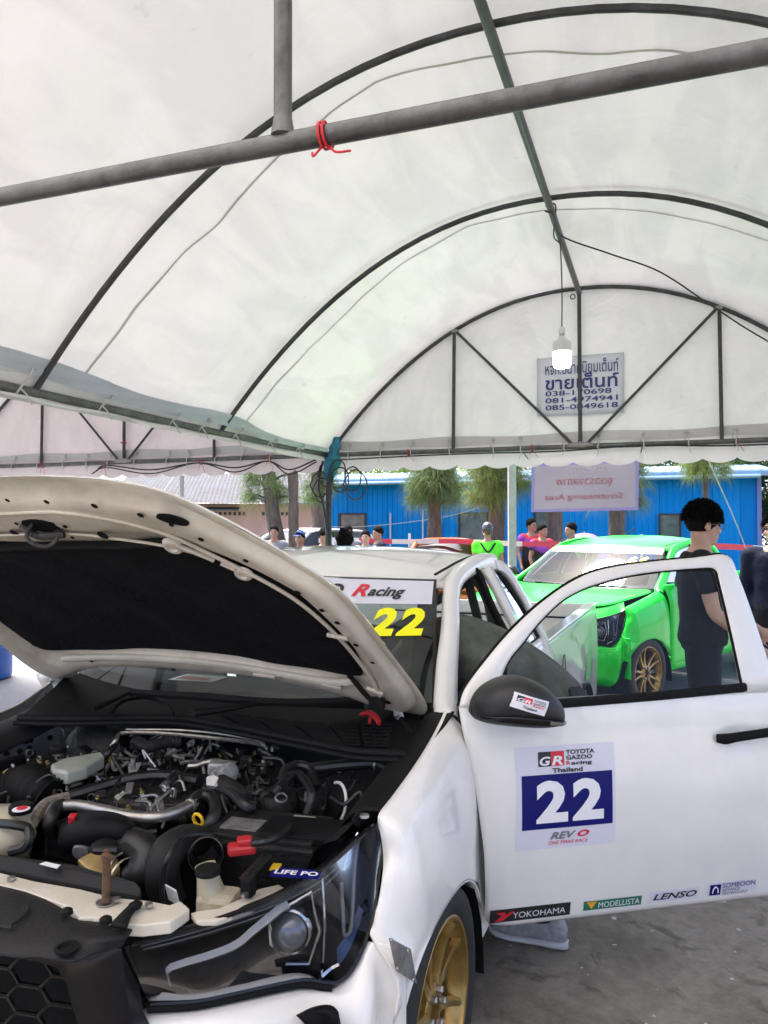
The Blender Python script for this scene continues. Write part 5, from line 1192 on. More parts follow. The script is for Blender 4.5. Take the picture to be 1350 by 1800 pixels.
# ---- the open left door (own frame: x along the door, -y is the outside)
door = empty('door', (.984, .07, 0), 34.4, truck)
def dbulge(z):
    if z > 1.03: return .0-.28*(z-1.03)
    t = (z-.34)/.69
    return .040*math.sin(math.pi*min(1, max(0, t)))**.8-.012*(1-t)
def dpt(s, z, off=0.0): return Vector((s, -dbulge(z)-off, z))
def s_front(z):
    k = [(.345, -.004), (.37, -.012), (.58, -.024), (.8, -.056), (.98, -.092), (1.03, -.096)]
    for (a, sa), (b, sb_) in zip(k, k[1:]):
        if z <= b: return sa+(sb_-sa)*(z-a)/(b-a)
    return k[-1][1]
rows = []
for z in (.345, .36, .39, .45, .52, .60, .70, .80, .88, .95, 1.0, 1.03):
    s0 = s_front(z)+(.03 if z < .35 else .01 if z < .37 else 0); row = []
    for i in range(22):
        s = s0+(1.03-s0)*i/21
        edge = -.010*(1-min(1, (s-s0)/.03))**2-.006*(z < .35)
        d_ = 0.0
        # scooped pocket behind the handle
        e = ((s-.845)/.085)**2+((z-.900)/.034)**2
        if e < 1: d_ = -.020*(1-e)
        row.append(dpt(s, z, edge+d_))
    rows.append(row)
MB().patch(rows, 3, 3).build('door_skin', M_white, door, smooth=180, solid=.006, soff=-1)
FO = [(-.096, 1.03), (-.074, 1.08), (-.008, 1.151), (.087, 1.24), (.199, 1.325), (.321, 1.395), (.43, 1.433), (.583, 1.455), (.80, 1.472), (.925, 1.478), (.955, 1.40), (.985, 1.25), (1.02, 1.03)]
FI = [(.03, 1.03), (.04, 1.09), (.074, 1.155), (.13, 1.21), (.20, 1.277), (.295, 1.345), (.413, 1.388), (.583, 1.420), (.80, 1.435), (.862, 1.430), (.872, 1.38), (.882, 1.22), (.889, 1.03)]
FM = [((a+c)/2, (b+d)/2) for (a, b), (c, d) in zip(FO, FI)]
MB().patch([[dpt(a, b, -.004) for a, b in FO], [dpt(a, b, .006) for a, b in FM], [dpt(a, b, .002) for a, b in FI]], 4, 3, flip=True).build('window_frame', M_white, door, smooth=180, solid=.02, soff=-1)
MB().tube([dpt(a, b, -.016) for a, b in FO], .005, 6, sm=4).build('door_seal', M_rub, door)
MB().tube([dpt(a, b, -.004) for a, b in FI], .0065, 6, sm=4).build('glass_run', M_rub, door)
g0 = [dpt(a, b, -.014) for a, b in FI]
gl = MB(); cpt = sum(g0, Vector())/len(g0)
ga = cat(g0, 3); base_z = 1.03
rows = []
for j in range(9):
    t = j/8; row = []
    for q in ga:
        bx_ = Vector((min(max(q.x, .03), .889), 0, base_z)); p = Vector((q.x, 0, base_z+(q.z-base_z)*t)); row.append(dpt(p.x, p.z, -.014))
    rows.append(row)
gl.grid(rows).build('door_glass', M_glassd, door, smooth=180)
MB().tube([dpt(.03, 1.022, .0), dpt(.25, 1.026, .002), dpt(.6, 1.034, .002), dpt(.895, 1.046, .002)], .011, 8, sm=3, flat=1.4).build('belt_moulding', M_rub, door)
ip = MB(); ip.patch([[Vector((s, .09, z)) for s in (0, .35, .7, 1.0)] for z in (.38, .6, .8, 1.02)], 2, 2); ip.build('inner_panel', M_inter, door, smooth=180, solid=.03)
MB().prism([dpt(.0, 1.03, -.008), dpt(.055, 1.03, -.008), dpt(.075, 1.155, -.008), dpt(.045, 1.12, -.008)], (0, .006, 0)).build('mirror_sail', M_blackpl, door, smooth=0)
# handle
hb = MB(); hb.tube([dpt(.765, .893, .004), dpt(.785, .894, .020), dpt(.82, .899, .026), dpt(.90, .905, .027), dpt(.99, .909, .022), dpt(1.01, .909, .004)], [.012, .015, .013, .0125, .013, .012], 10, sm=4, flat=1.15)
hb.build('door_handle', M_blackpl, door)
# mirror
ms = [(-.098, 1.035, .012, -.055, .02), (-.090, 1.052, .040, -.085, .045), (-.055, 1.068, .064, -.105, .075), (0, 1.078, .080, -.12, .092), (.06, 1.076, .084, -.128, .098), (.12, 1.062, .074, -.13, .096), (.165, 1.045, .056, -.13, .085), (.19, 1.032, .036, -.13, .065), (.197, 1.028, .012, -.13, .03)]
ms = [(.045+(a-.045)*.86, 1.052+(b-1.06)*.86, c*.86, d*.86, e*.86) for a, b, c, d, e in ms]
rows = []
for (s, zc, hz, yc, hy) in ms:
    rows.append([Vector((s, yc-hy*math.copysign(abs(math.cos(a))**.75, math.cos(a)), zc+hz*math.copysign(abs(math.sin(a))**.8, math.sin(a)))) for a in [k*math.pi/10 for k in range(20)]])
mb = MB()
cols = [cat([r[k] for r in rows], 4) for k in range(20)]
mb.grid([[cols[k][i] for k in range(20)] for i in range(len(cols[0]))], wrap=True)
M_mir = mat('mirror_cap', (.013, .013, .013), .42, var=.1, scale=30, bump=.04, bscale=400)
mb.build('mirror_cap', M_mir, door, smooth=180)
band = [[], []]
for (s, zc, hz, yc, hy) in ms[1:-1]:
    band[0].append(Vector((s, yc-hy*.985-.004, zc-hz*.40))); band[1].append(Vector((s, yc-hy*.93-.006, zc-hz*.66)))
MB().patch(band, 4, 3, flip=True).build('mirror_band', M_blackgl, door, smooth=180, solid=.006)
ib = [[], []]
for (s, zc, hz, yc, hy) in ms[5:-1]:
    ib[0].append(Vector((s, yc-hy*.985-.009, zc-hz*.44))); ib[1].append(Vector((s, yc-hy*.94-.010, zc-hz*.62)))
MB().patch(ib, 4, 3, flip=True).build('indicator', mat('indicator_clear', (.18, .17, .15), .12, var=.1, coat=1), door, smooth=180)
MB().tube([dpt(.0, 1.04, -.01), Vector((.0, -.05, 1.04))], .03, 10).build('mirror_foot', M_blackpl, door)
# mirror sticker: a tilted card on the cap
def mcap(s, z):
    """point of the cap's front at (s, z)"""
    import bisect
    k = max(0, min(len(ms)-2, bisect.bisect([m_[0] for m_ in ms], s)-1)); f = (s-ms[k][0])/(ms[k+1][0]-ms[k][0])
    zc, hz, yc, hy = (ms[k][i]*(1-f)+ms[k+1][i]*f for i in (1, 2, 3, 4))
    sn = max(-.99, min(.99, (z-zc)/hz)); sn = math.copysign(abs(sn)**1.25, sn); cs = math.sqrt(1-sn*sn)**.75
    return Vector((s, yc-hy*cs-.004, z))
A0, A1, A3 = Vector((.010, 1.110)), Vector((.108, 1.080)), Vector((-.006, 1.070))
def mst(u, v, off=0.0):
    p = A3+(A1-A0)*u+(A0-A3)*v; q = mcap(p.x, p.y); q.y -= off; return q
MB().grid([[mst(i/8, j/4) for i in range(9)] for j in range(5)]).build('mirror_sticker', M_sticw, door, smooth=180)
MB().grid([[mst(.10+.20*i/2, .48+.40*j/2, .001) for i in range(3)] for j in range(3)]).build('mirror_sticker_black', M_ink, door)
MB().grid([[mst(.30+.22*i/2, .48+.40*j/2, .001) for i in range(3)] for j in range(3)]).build('mirror_sticker_red', M_inkr, door)
text_fit('GR', .12, .50, .50, .74, lambda u, v: mst(u, v, .002), shear=.15, bold=.02).build('lettering', M_inkw, door, smooth=0)
for (s_, v0, v1, m_) in (('TOYOTA', .74, .88, M_ink), ('GAZOO', .56, .70, M_ink), ('Racing', .36, .54, M_inkr)):
    text_fit(s_, .56, .93, v0, v1, lambda u, v: mst(u, v, .0015), bold=.02).build('lettering', m_, door, smooth=0)
text_fit('Thailand', .32, .72, .14, .32, lambda u, v: mst(u, v, .0015), bold=.02).build('lettering', M_ink, door, smooth=0)

# ---- door stickers: flat print that follows the skin
def dq(u, v, off): return dpt(u, v, off)
def panel(nm, m_, s0, s1, z0, z1, off, n=8, skew=0.0):
    return MB().grid([[dpt(s0+(s1-s0)*i/n+skew*(j/n-.5), z0+(z1-z0)*j/n, off) for i in range(n+1)] for j in range(n+1)]).build(nm, m_, door, smooth=180)
def dtext(s, s0, s1, z0, z1, m_, off=.0035, **k):
    return text_fit(s, s0, s1, z0, z1, lambda a, b: dpt(a, b, off), **k).build('lettering', m_, door, smooth=0)
panel('number_sticker', M_stick, .072, .402, .592, .903, .0012)
panel('number_panel', M_blue, .090, .391, .654, .818, .0024)
dtext('2', .136, .240, .672, .800, M_inkw, bold=.045); dtext('2', .256, .360, .672, .800, M_inkw, bold=.045)
panel('logo_black', M_ink, .146, .188, .842, .886, .0024, 2); panel('logo_red', M_inkr, .188, .232, .842, .886, .0024, 2)
dtext('G', .150, .186, .845, .872, M_inkw, shear=.2, bold=.03); dtext('R', .190, .228, .845, .872, M_inkw, shear=.2, bold=.03)
dtext('TOYOTA', .238, .334, .874, .888, M_ink, bold=.03); dtext('GAZOO', .238, .326, .858, .871, M_ink, bold=.03)
dtext('R', .238, .252, .843, .855, M_inkr, bold=.03); dtext('acing', .254, .324, .839, .853, M_ink, bold=.03)
dtext('Thailand', .190, .292, .822, .836, M_ink, bold=.03)
M_silver = mat('ink_silver', (.25, .25, .27), .3, .3, var=.1)
dtext('REV', .182, .268, .620, .642, M_silver, shear=.35, bold=.03); dtext('O', .272, .312, .622, .642, M_inkr, shear=.35, bold=.04)
dtext('ONE MAKE RACE', .176, .308, .604, .615, M_inkr, shear=.2)
panel('sponsor_sticker', M_ink, -.002, .263, .366, .409, .0016, 6)
MB().add([dpt(.018, .400, .003), dpt(.045, .400, .003), dpt(.052, .388, .003), dpt(.062, .400, .003), dpt(.078, .400, .003), dpt(.040, .371, .003), dpt(.012, .371, .003), dpt(.036, .387, .003)], [(0, 1, 2, 7), (2, 3, 4, 5), (7, 2, 5, 6)]).build('sponsor_mark', M_inkr, door, smooth=0)
dtext('YOKOHAMA', .072, .246, .376, .396, M_inkw)
panel('sponsor_sticker', M_inkg, .308, .508, .373, .404, .0016, 6)
MB().add([dpt(.316, .402, .003), dpt(.352, .402, .003), dpt(.335, .377, .003)], [(0, 1, 2)]).build('sponsor_mark', M_inko, door, smooth=0)
dtext('MODELLISTA', .358, .500, .379, .398, M_inkw)
panel('sponsor_sticker', M_stick, .536, .712, .374, .412, .0012, 4)
dtext('LENSO', .548, .704, .382, .404, M_ink, shear=.3, bold=.02)
panel('sponsor_sticker', M_stick, .745, .925, .372, .418, .0012, 4)
panel('sponsor_mark', M_blue, .752, .792, .376, .413, .0024, 3)
MB().tube([dpt(.762, .384, .004), dpt(.764, .398, .004), dpt(.772, .406, .004), dpt(.780, .398, .004), dpt(.782, .384, .004)], .0018, 5, sm=3).build('sponsor_mark', M_inkw, door)
dtext('SOMBOON', .798, .918, .399, .416, M_blue); dtext('ADVANCE', .798, .862, .387, .396, M_ink); dtext('TECHNOLOGY', .798, .895, .375, .384, M_ink)
# latch tab below the door
MB().prism([dpt(.80, .345, -.03), dpt(.85, .345, -.03), dpt(.845, .325, -.03), dpt(.81, .33, -.03)], (0, .01, 0)).build('drain_tab', M_white, door, smooth=0)
# far-side door stays shut
def right_door():
    rows = []
    for z in (.33, .37, .45, .6, .75, .9, 1.0, 1.05):
        x = .955-.07*max(0, (z-.85)/.2)**1.5-.01*(z < .35)
        rows.append([Vector((-x, y, z)) for y in (.09, .3, .6, 1.0)])
    return MB().patch(rows, 3, 3, flip=True)
rdm = right_door()
for v in rdm.v: v.z -= .10*max(0, min(1, (v.z-.6)/.4)); v.x += .05*max(0, min(1, (v.z-.6)/.4))
rd = rdm.build('far_door', M_white, truck, smooth=180, solid=.01)
MB().patch([[Vector((-.80, .28, 1.06)), Vector((-.87, .55, 1.05)), Vector((-.88, 1.0, 1.05))], [Vector((-.68, .72, 1.33)), Vector((-.68, .85, 1.36)), Vector((-.70, 1.0, 1.375))]], 4, 4).build('far_door_glass', M_glassd, truck, smooth=180)

# ------------------------------------------------------------------ the green race pickup behind
gt_ = empty('pickup_truck', (1.87, 7.51, 0), -48)
tag(gt_, 'bright green race pickup number 66 with gold wheels behind the open door', 'pickup truck')
both(gt_, fender_mb, 'fender', M_green, smooth=180, solid=.006, soff=-1)
both(gt_, bumper_mb, 'front_bumper', M_green, smooth=180, solid=.006, soff=-1)
for s in (1, -1): headlight(gt_, s)
for s in (1, -1):
    wheel(gt_, (s*.955, -.305, .31), s, name='wheel'); wheel(gt_, (s*.90, 2.55, .31), s, name='wheel')
wheel_well(gt_, -.305); wheel_well(gt_, 2.55, a=.40, b=.31)
GWS, GWN, gwind = cab(gt_, M_green, glass('green_truck_windscreen', (.50, .60, .62), .55))
bed(gt_, M_green)
ghd, GF = hood(gt_, M_green, -R(8.0), inner=False); grille(gt_)
hq = [(.42, 1.085), (.511, 1.0), (.59, .905), (.659, .813), (.731, .709), (.764, .585), (.785, .50)]
nz_ = MB().patch([[GF(x, u, -.012) for x, u in hq], [GF(x, u, -.012).lerp(p, .55)+Vector((0, -.004, .004)) for (x, u), p in zip(hq, HL[0])], list(HL[0])], 3, 3)
nz_.build('nose_panel', M_green, gt_, smooth=180); nz_.mir().build('nose_panel', M_green, gt_, smooth=180)
MB().grid([[GWS(-.985+1.97*i/24, .80+.17*j/4)+GWN*.0025 for i in range(25)] for j in range(5)]).build('sun_strip', M_stick, gwind, smooth=180)
for k in range(2):
    text_fit('6', .58+.15*k, .71+.15*k, .50, .72, lambda u, v: GWS(u, v)+GWN*.004, bold=.05).build('number', M_inky, gwind, smooth=0)
for s in (1, -1):
    m_ = right_door(); m_ = m_.mir() if s > 0 else m_
    dg_ = m_.build('door', M_green, gt_, smooth=180, solid=.01)
    q = MB().patch([[Vector((-.80, .28, 1.06)), Vector((-.87, .55, 1.05)), Vector((-.88, 1.0, 1.05))], [Vector((-.68, .72, 1.33)), Vector((-.68, .85, 1.36)), Vector((-.70, 1.0, 1.375))]], 4, 4)
    (q.mir() if s > 0 else q).build('door_glass', M_glassq, gt_, smooth=180)
    rows = []
    for (x, zc, hz, yc, hy) in [(.90, 1.06, .02, .28, .02), (.93, 1.08, .06, .26, .05), (1.0, 1.085, .075, .25, .07), (1.08, 1.08, .07, .25, .065), (1.12, 1.07, .04, .26, .04)]:
        rows.append([Vector((s*x, yc-hy*math.cos(a*math.pi/8), zc+hz*math.sin(a*math.pi/8))) for a in range(16)])
    MB().grid(rows, wrap=True, flip=s < 0).build('mirror', M_mir, gt_, smooth=180)
    MB().tube([(s*.912, .62, .90), (s*.925, .66, .905), (s*.925, .80, .905), (s*.912, .84, .90)], .010, 8, sm=3).build('door_handle', M_blackpl, gt_)
MB().tube([(-.5, .05, 1.005), (-.1, -.02, 1.0), (.55, .03, 1.012)], .008, 6, sm=5).build('wiper_blade', M_rub, gt_)
MB().tube([(-.2, 1.30, 1.48), (-.2, 1.50, 1.56)], .006, 6).build('roof_aerial', M_rub, gt_)
fin2 = MB().patch([[Vector((.60, -1.08, .56)), Vector((.72, -1.03, .555)), Vector((.78, -1.0, .52))], [Vector((.62, -1.09, .42)), Vector((.74, -1.035, .40)), Vector((.79, -1.0, .38))], [Vector((.60, -1.08, .27)), Vector((.72, -1.03, .26)), Vector((.78, -1.0, .27))]], 4, 4)
for s in (1, -1): (fin2 if s > 0 else fin2.mir()).build('bumper_fin', M_blackpl, gt_, smooth=180, solid=.03)
MB().prism([(-.9, -.80, .20), (-.55, -1.06, .20), (0, -1.12, .20), (.55, -1.06, .20), (.9, -.80, .20), (.85, -.70, .20), (-.85, -.70, .20)], (0, 0, .03)).build('splitter', M_blackpl, gt_, smooth=0)

# ------------------------------------------------------------------ background: blue building, house, trees, street furniture
M_bluew = mat('blue_sheet_metal', (.002, .22, .66), .5, spec=.12, var=.10, scale=.8, col2=(.002, .17, .52), stretch=(1, 1, .25))
M_roofb = mat('roof_sheet', (.25, .42, .60), .45, .2, var=.12, scale=2)
M_pink = mat('pink_render', (.74, .46, .40), .8, var=.12, scale=2, col2=(.62, .38, .33), bump=.1, bscale=30)
M_tin = mat('corrugated_tin', (.105, .118, .14), .7, .0, spec=.08, var=.3, scale=3, col2=(.09, .085, .08), thr=(.3, .65))
M_concp = mat('concrete_post', (.42, .40, .36), .85, var=.12, scale=9, bump=.2, bscale=60)
M_wpipe = mat('white_conduit', (.62, .64, .66), .4, var=.05)
M_frame = mat('window_frame_dark', (.025, .025, .03), .4, var=.1)
M_pane = mat('window_pane', (.16, .20, .21), .08, var=.3, scale=2)
M_bark = mat('bark', (.17, .135, .11), .9, var=.35, scale=14, col2=(.075, .06, .05), bump=.9, bscale=18, stretch=(1, 1, .25))
def leafmat(name, c1, c2):
    m = mat(name, c1, .6, var=.3, scale=2.2, col2=c2, thr=(.3, .7), spec=.2)
    n = m.node_tree; b = n.nodes['Principled BSDF']; out = [q for q in n.nodes if q.type == 'OUTPUT_MATERIAL'][0]
    tr = n.nodes.new('ShaderNodeBsdfTranslucent'); cr = [q for q in n.nodes if q.type == 'VALTORGB'][0]
    mx = n.nodes.new('ShaderNodeMixShader'); mx.inputs[0].default_value = .35
    n.links.new(cr.outputs[0], tr.inputs[0]); n.links.new(b.outputs[0], mx.inputs[1]); n.links.new(tr.outputs[0], mx.inputs[2]); n.links.new(mx.outputs[0], out.inputs[0])
    return m
M_needle = leafmat('needle_green', (.22, .30, .11), (.10, .16, .07))
M_needl2 = leafmat('needle_yellowgreen', (.30, .37, .11), (.13, .19, .07))
M_leafl = leafmat('leaf_bright', (.30, .42, .07), (.12, .20, .05))
M_leafd = leafmat('leaf_dark', (.07, .13, .04), (.03, .06, .025))

def wall_frame(p0, p1):
    a, b = Vector(p0), Vector(p1); d = (b-a); L_ = d.length; d.normalize(); n_ = Vector((d.y, -d.x, 0))   # n_ faces the camera
    return a, d, n_, L_
# blue building: two far corners measured on the ground
BA, BB = (-4.2, 28.6, 0), (11.25, 22.9, 0)
a0, dw, nw, BL = wall_frame(BA, BB)
bl = empty('blue_building', a0, math.degrees(math.atan2(dw.y, dw.x))); tag(bl, 'long blue corrugated metal building behind the trees', 'building')
WHT = 3.18
MB().box((BL/2, 4.02, WHT/2), (BL-.04, 8, WHT-.02)).build('core', M_bluew, bl, smooth=0)
pw = .76; npan = int(BL/pw); pm = MB(); prof = []
for i in range(4):
    x = i*pw/4
    prof += [(x, 0), (x+.012, -.028), (x+.045, -.028), (x+.057, 0)]
prof.append((pw-.004, 0))
pm.grid([[Vector((x, y, z)) for x, y in prof] for z in (0, WHT)])
pmes = []
for k_, c_ in enumerate(((.002, .28, .78), (.003, .25, .70), (.006, .30, .80), (.002, .27, .74))):
    me_ = pm.mesh('wall_panel'); me_.materials.append(mat('blue_sheet_%d' % k_, c_, .5, spec=.12, var=.12, scale=1.1, stretch=(1, 1, .3), col2=tuple(q*.8 for q in c_))); pmes.append(me_)
for i in range(npan): share('wall_panel', pmes[(i*7+i//3) % 4], bl, (i*pw, -.012, 0))
MB().tube([(0, -.66, WHT-.10), (BL, -.66, WHT-.13)], .06, 8).build('gutter', M_roofb, bl)
for x_ in (6.6, 12.6): MB().tube([(x_, -.62, WHT-.15), (x_, -.12, WHT-.45), (x_, -.09, .1)], .04, 8).build('downpipe', M_roofb, bl)
rf = MB(); k = 64
rf.grid([[Vector((-.4+(BL+.8)*i/(k*2), y, z+.02*(i % 2))) for i in range(k*2+1)] for y, z in ((-.55, WHT-.02), (-.52, WHT+.06), (4, WHT+.55), (8.4, WHT+.1))])
rf.build('roof', M_roofb, bl, smooth=0, solid=.02)
MB().box((BL/2, -.56, WHT-.04), (BL+.7, .05, .14)).build('fascia', M_roofb, bl, smooth=0)
def bwin(x, z, w, h):
    f = MB()
    f.box((x, -.05, z+h/2), (w, .07, .05)); f.box((x, -.05, z-h/2), (w, .07, .05))
    for s in (-1, 1): f.box((x+s*w/2, -.055, z), (.06, .08, h+.05))
    fo = f.build('window', M_frame, bl, smooth=0)
    MB().box((x, -.045, z), (w-.05, .02, h-.04)).build('pane', M_pane, fo, smooth=0)
    return fo
for (x, z, w, h) in ((3.3, 1.45, 1.0, 1.15), (7.75, 1.45, 1.0, 1.15), (10.2, 1.45, .75, 1.25), (14.0, 1.45, .6, 1.0), (1.2, 1.5, .8, 1.1)): bwin(x*BL/16.5, z, w, h)
for (x, z0, z1, arm) in ((4.75, .2, 2.05, 0), (5.95, .1, 2.15, .55), (1.9, .2, 1.9, 0)):
    c = MB(); c.tube([(x, -.08, z0), (x, -.08, z1)]+([(x+arm, -.08, z1)] if arm else []), .035, 8); c.build('conduit', M_wpipe, bl, smooth=60)
MB().tube([(0, -.2, 1.9), (3.0, -.25, 1.55), (6.5, -.35, 1.85), (8.5, -.3, 2.35)], .012, 5, sm=6).build('wall_cable', M_wpipe, bl)
MB().box((BL+.02, -.03, WHT/2), (.12, .12, WHT-.05)).build('corner_trim', mat('trim_violet', (.16, .20, .50), .5, var=.05), bl, smooth=0)

# pink house with patched tin roof at left
ho = empty('house', Vector((-4.387, 21, 1.58)).xy.to_3d(), 8); tag(ho, 'small pink house with patched corrugated tin roof', 'house')
w_ = MB(); w_.box((.6, 1.5, 1.1), (3.6, 3.0, 2.2)); w_.build('wall', M_pink, ho, smooth=0)
MB().box((-1.85, 1.2, 1.1), (1.2, 2.6, 2.1)).build('wall', mat('dark_brown_wall', (.20, .16, .14), .8), ho, smooth=0)  # darker brown than the pink wall
for i in range(13):
    x = -3.1+i*.46
    q = MB(); rw = [[Vector((x+.0575*j, y, z+.016*(j % 2)+(i % 3)*.012)) for j in range(9)] for y, z in ((-.75+.12*(i % 2), 2.18), (1.4, 2.78), (3.3, 3.25))]
    q.grid(rw).build('roof_sheet', M_tin, ho, smooth=0, solid=.006)
vb = MB()
for i in range(7):
    MB().box((-.25+.13*i, -.012, 1.93), (.07, .02, .09)).build('vent_block', M_frame, ho, smooth=0)
for i in range(6):
    MB().box((1.05+.13*i, -.012, 1.93), (.07, .02, .09)).build('vent_block', M_frame, ho, smooth=0)
MB().tube([(-1.05, -.9, 0), (-1.05, -.9, 2.9)], .06, 8).build('porch_post', M_concp, ho)
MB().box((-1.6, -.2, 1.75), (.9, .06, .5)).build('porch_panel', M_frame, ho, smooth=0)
MB().box((-1.3, -.35, 2.05), (3.4, .5, .04), Matrix.Rotation(R(8), 3, 'X')).build('awning', M_tin, ho, smooth=0)

# concrete post, barrier tape and its posts, guy rope
pp = Vector((1.931, 11.5, 1.58)).xy.to_3d()
tag(MB().box(pp+Vector((0, 0, 1.9)), (.115, .115, 3.8)).build('concrete_post', M_concp, smooth=0, bevel=.008), 'square grey concrete post beside the marshal in green vest', 'post')
M_tpw = mat('tape_white', (.72, .72, .72), .4, var=.04); M_tpr = mat('tape_red', (.66, .06, .12), .4, var=.05)
tp_ = empty('barrier_tape', Vector((-0.352, 13.5, 1.328))); tag(tp_, 'red and white barrier tape stretched in front of the blue building', 'tape')
tpts = cat([Vector((-1.218, 14.2, 1.358)), Vector((-0.36, 13.8, 1.364)), Vector((1.099, 13.4, 1.35)), Vector((2.182, 13, 1.338)), Vector((3.148, 12.6, 1.317)), Vector((4.072, 12, 1.32)), Vector((4.889, 11.4, 1.316)), Vector((5.839, 10.8, 1.29))], 8)
o0 = tp_.location.copy()
cum = [0]
for p, q in zip(tpts, tpts[1:]): cum.append(cum[-1]+(q-p).length)
def tpt(s):
    for i in range(len(cum)-1):
        if s <= cum[i+1]: return tpts[i].lerp(tpts[i+1], (s-cum[i])/(cum[i+1]-cum[i]))
    return tpts[-1]
s = 0; k = 0
while s < cum[-1]-.05:
    e = min(cum[-1], s+(.85 if k % 2 == 0 else .62)); m_ = MB()
    rw = [[tpt(s+(e-s)*i/4)-o0+Vector((0, .01*j, -.085*j+.012*math.sin((s+(e-s)*i/4)*3))) for i in range(5)] for j in (0, 1)]
    m_.grid(rw).build('tape_stripe', M_tpw if k % 2 == 0 else M_tpr, tp_, smooth=180); s = e; k += 1
for (px_, txt) in (((0.46, 13.7, 1.345), 'white pole holding the barrier tape left of the round-crowned tree'), ((4.106, 12.1, 1.318), 'white pole holding the barrier tape behind the green pickup')):
    c = Vector(px_); mb = MB(); mb.tube([(c.x, c.y+.05, 0), (c.x, c.y+.05, 1.45)], .022, 8); mb.lathe([(.14, 0), (.13, .04), (.03, .06)], 14, Matrix.Translation((c.x, c.y+.05, 0)))
    tag(mb.build('barrier_pole', M_wpipe), txt, 'pole', 'poles of the barrier tape')
mb = MB(); mb.tube([tw(.95, 5.45, EZ-.02), tw(1.35, 6.9, 1.55), tw(1.66, 8.2, .92), tw(2.1, 10.0, .02)], .006, 6, sm=4)
tag(mb.build('guy_rope', M_rope), 'white guy rope slanting from the tent down behind the dark-haired man', 'rope')

# trees -----------------------------------------------------------------
def trunk_mb(path, rad, n=14, seed=0):
    mb = MB(); pts = cat([Vector(p) for p in path], 7); m = len(pts)
    rr_ = [rad[0]+(rad[1]-rad[0])*(i/(m-1))**.7 for i in range(m)]
    mb.tube(pts, rr_, n)
    for v in mb.v: 
        d = noise.noise(Vector((v.x*9+seed, v.y*9, v.z*2.2)))*.022+noise.noise(Vector((v.x*24+seed, v.y*24, v.z*5)))*.010
        v.x += d; v.y += d*.8
    return mb
def needles(centers, n, ln, seed, droop=.25, wid=.008):
    """bursts of long thin needles: one quad strip each"""
    rr_ = random.Random(seed); mb = MB()
    for (c, out, spread) in centers:
        c = Vector(c); out = Vector(out)
        for k in range(n):
            d = (out*1.2+Vector((rr_.gauss(0, 1), rr_.gauss(0, 1), rr_.gauss(0, .8)+.15))*spread).normalized()
            L_ = ln*rr_.uniform(.55, 1.15); b = c+Vector((rr_.gauss(0, .05), rr_.gauss(0, .05), rr_.gauss(0, .06)))
            sd_ = d.cross(Vector((rr_.gauss(0, 1), rr_.gauss(0, 1), rr_.gauss(0, 1)))).normalized()*wid*rr_.uniform(.7, 1.3)
            p1 = b+d*L_*.55; p2 = b+d*L_+Vector((0, 0, -droop*L_))
            mb.add([b-sd_*.6, b+sd_*.6, p1+sd_, p1-sd_, p2], [(0, 1, 2, 3), (3, 2, 4)])
    return mb
def ironwood(label, base, lean, rad, zc, hgt, wid, seed, group='clipped ironwood trees', m_=None, n=46, nb=46, double=None):
    t = empty('ironwood_tree', base); tag(t, label, 'tree', group)
    top = Vector((lean[0], lean[1], zc+hgt*.85))
    trunk_mb([(0, 0, -.05), (lean[0]*.35, lean[1]*.35, zc*.5), (lean[0]*.8, lean[1]*.8, zc), top], (rad, rad*.72), seed=seed).build('trunk', M_bark, t, smooth=60)
    if double: trunk_mb([(p[0], p[1], p[2]) for p in double], (rad*.7, rad*.5), seed=seed+3).build('trunk', M_bark, t, smooth=60)
    rr_ = random.Random(seed); cs = []
    for k in range(nb):
        a = rr_.uniform(0, 6.283); h = rr_.random(); w = wid*(.45+.75*math.sin(min(1, .25+h*.8)*math.pi)**.7)*rr_.uniform(.35, 1)
        c = Vector((lean[0]*.85+math.cos(a)*w*.55, lean[1]*.85+math.sin(a)*w*.55, zc+h*hgt))
        cs.append((c, Vector((math.cos(a), math.sin(a), rr_.uniform(-.5, .45)))*.45, .75))
    needles(cs, n*2, wid*.50, seed, droop=.45, wid=.0042).build('crown', m_ or M_needle, t, smooth=0)
    br = MB()
    for (c, o_, _) in cs[::3]:
        s0 = Vector((lean[0]*.85, lean[1]*.85, c.z-.15)); br.tube([s0, s0.lerp(c, .6)+Vector((0, 0, .04)), c], [.03, .02, .008], 5, sm=2)
    br.build('branches', M_bark, t, smooth=60)
    return t
def gp(px_, d): return Vector(((px_-675)/1340*d, d, 0))
ironwood('leaning ironwood tree with twin trunks beside the pink house', gp(507, 14.5), (-.42, .1), .17, 2.0, 1.7, .62, 21, double=[(.10, -.1, -.05), (.12, -.1, 1.2), (.10, -.1, 2.4), (.06, -.1, 3.4)])
ironwood('ironwood tree behind the tent corner post', gp(562, 17.5), (-.05, 0), .20, 2.15, 1.9, .62, 22)
ironwood('round-crowned ironwood tree in front of the blue wall, left of the marshal', gp(764, 17), (0, .0), .19, 2.05, 1.25, .85, 23, n=60, nb=60)
ironwood('shaggy ironwood tree right behind the marshal in green vest', gp(872, 15), (.02, .05), .20, 2.05, 1.6, .80, 24, n=60, nb=60, m_=M_needl2)
ironwood('ironwood tree beside the two men in red and purple shirts', gp(973, 14.8), (.04, .05), .19, 2.1, 1.6, .7, 25)
ironwood('ironwood tree whose trunk rises behind the right half of the banner', gp(1083, 15.6), (.03, 0), .20, 2.05, 1.6, .75, 26)
ironwood('thin ironwood tree behind the dark-haired man', gp(1238, 17), (.05, 0), .085, 2.75, .75, .62, 27, m_=M_needl2)

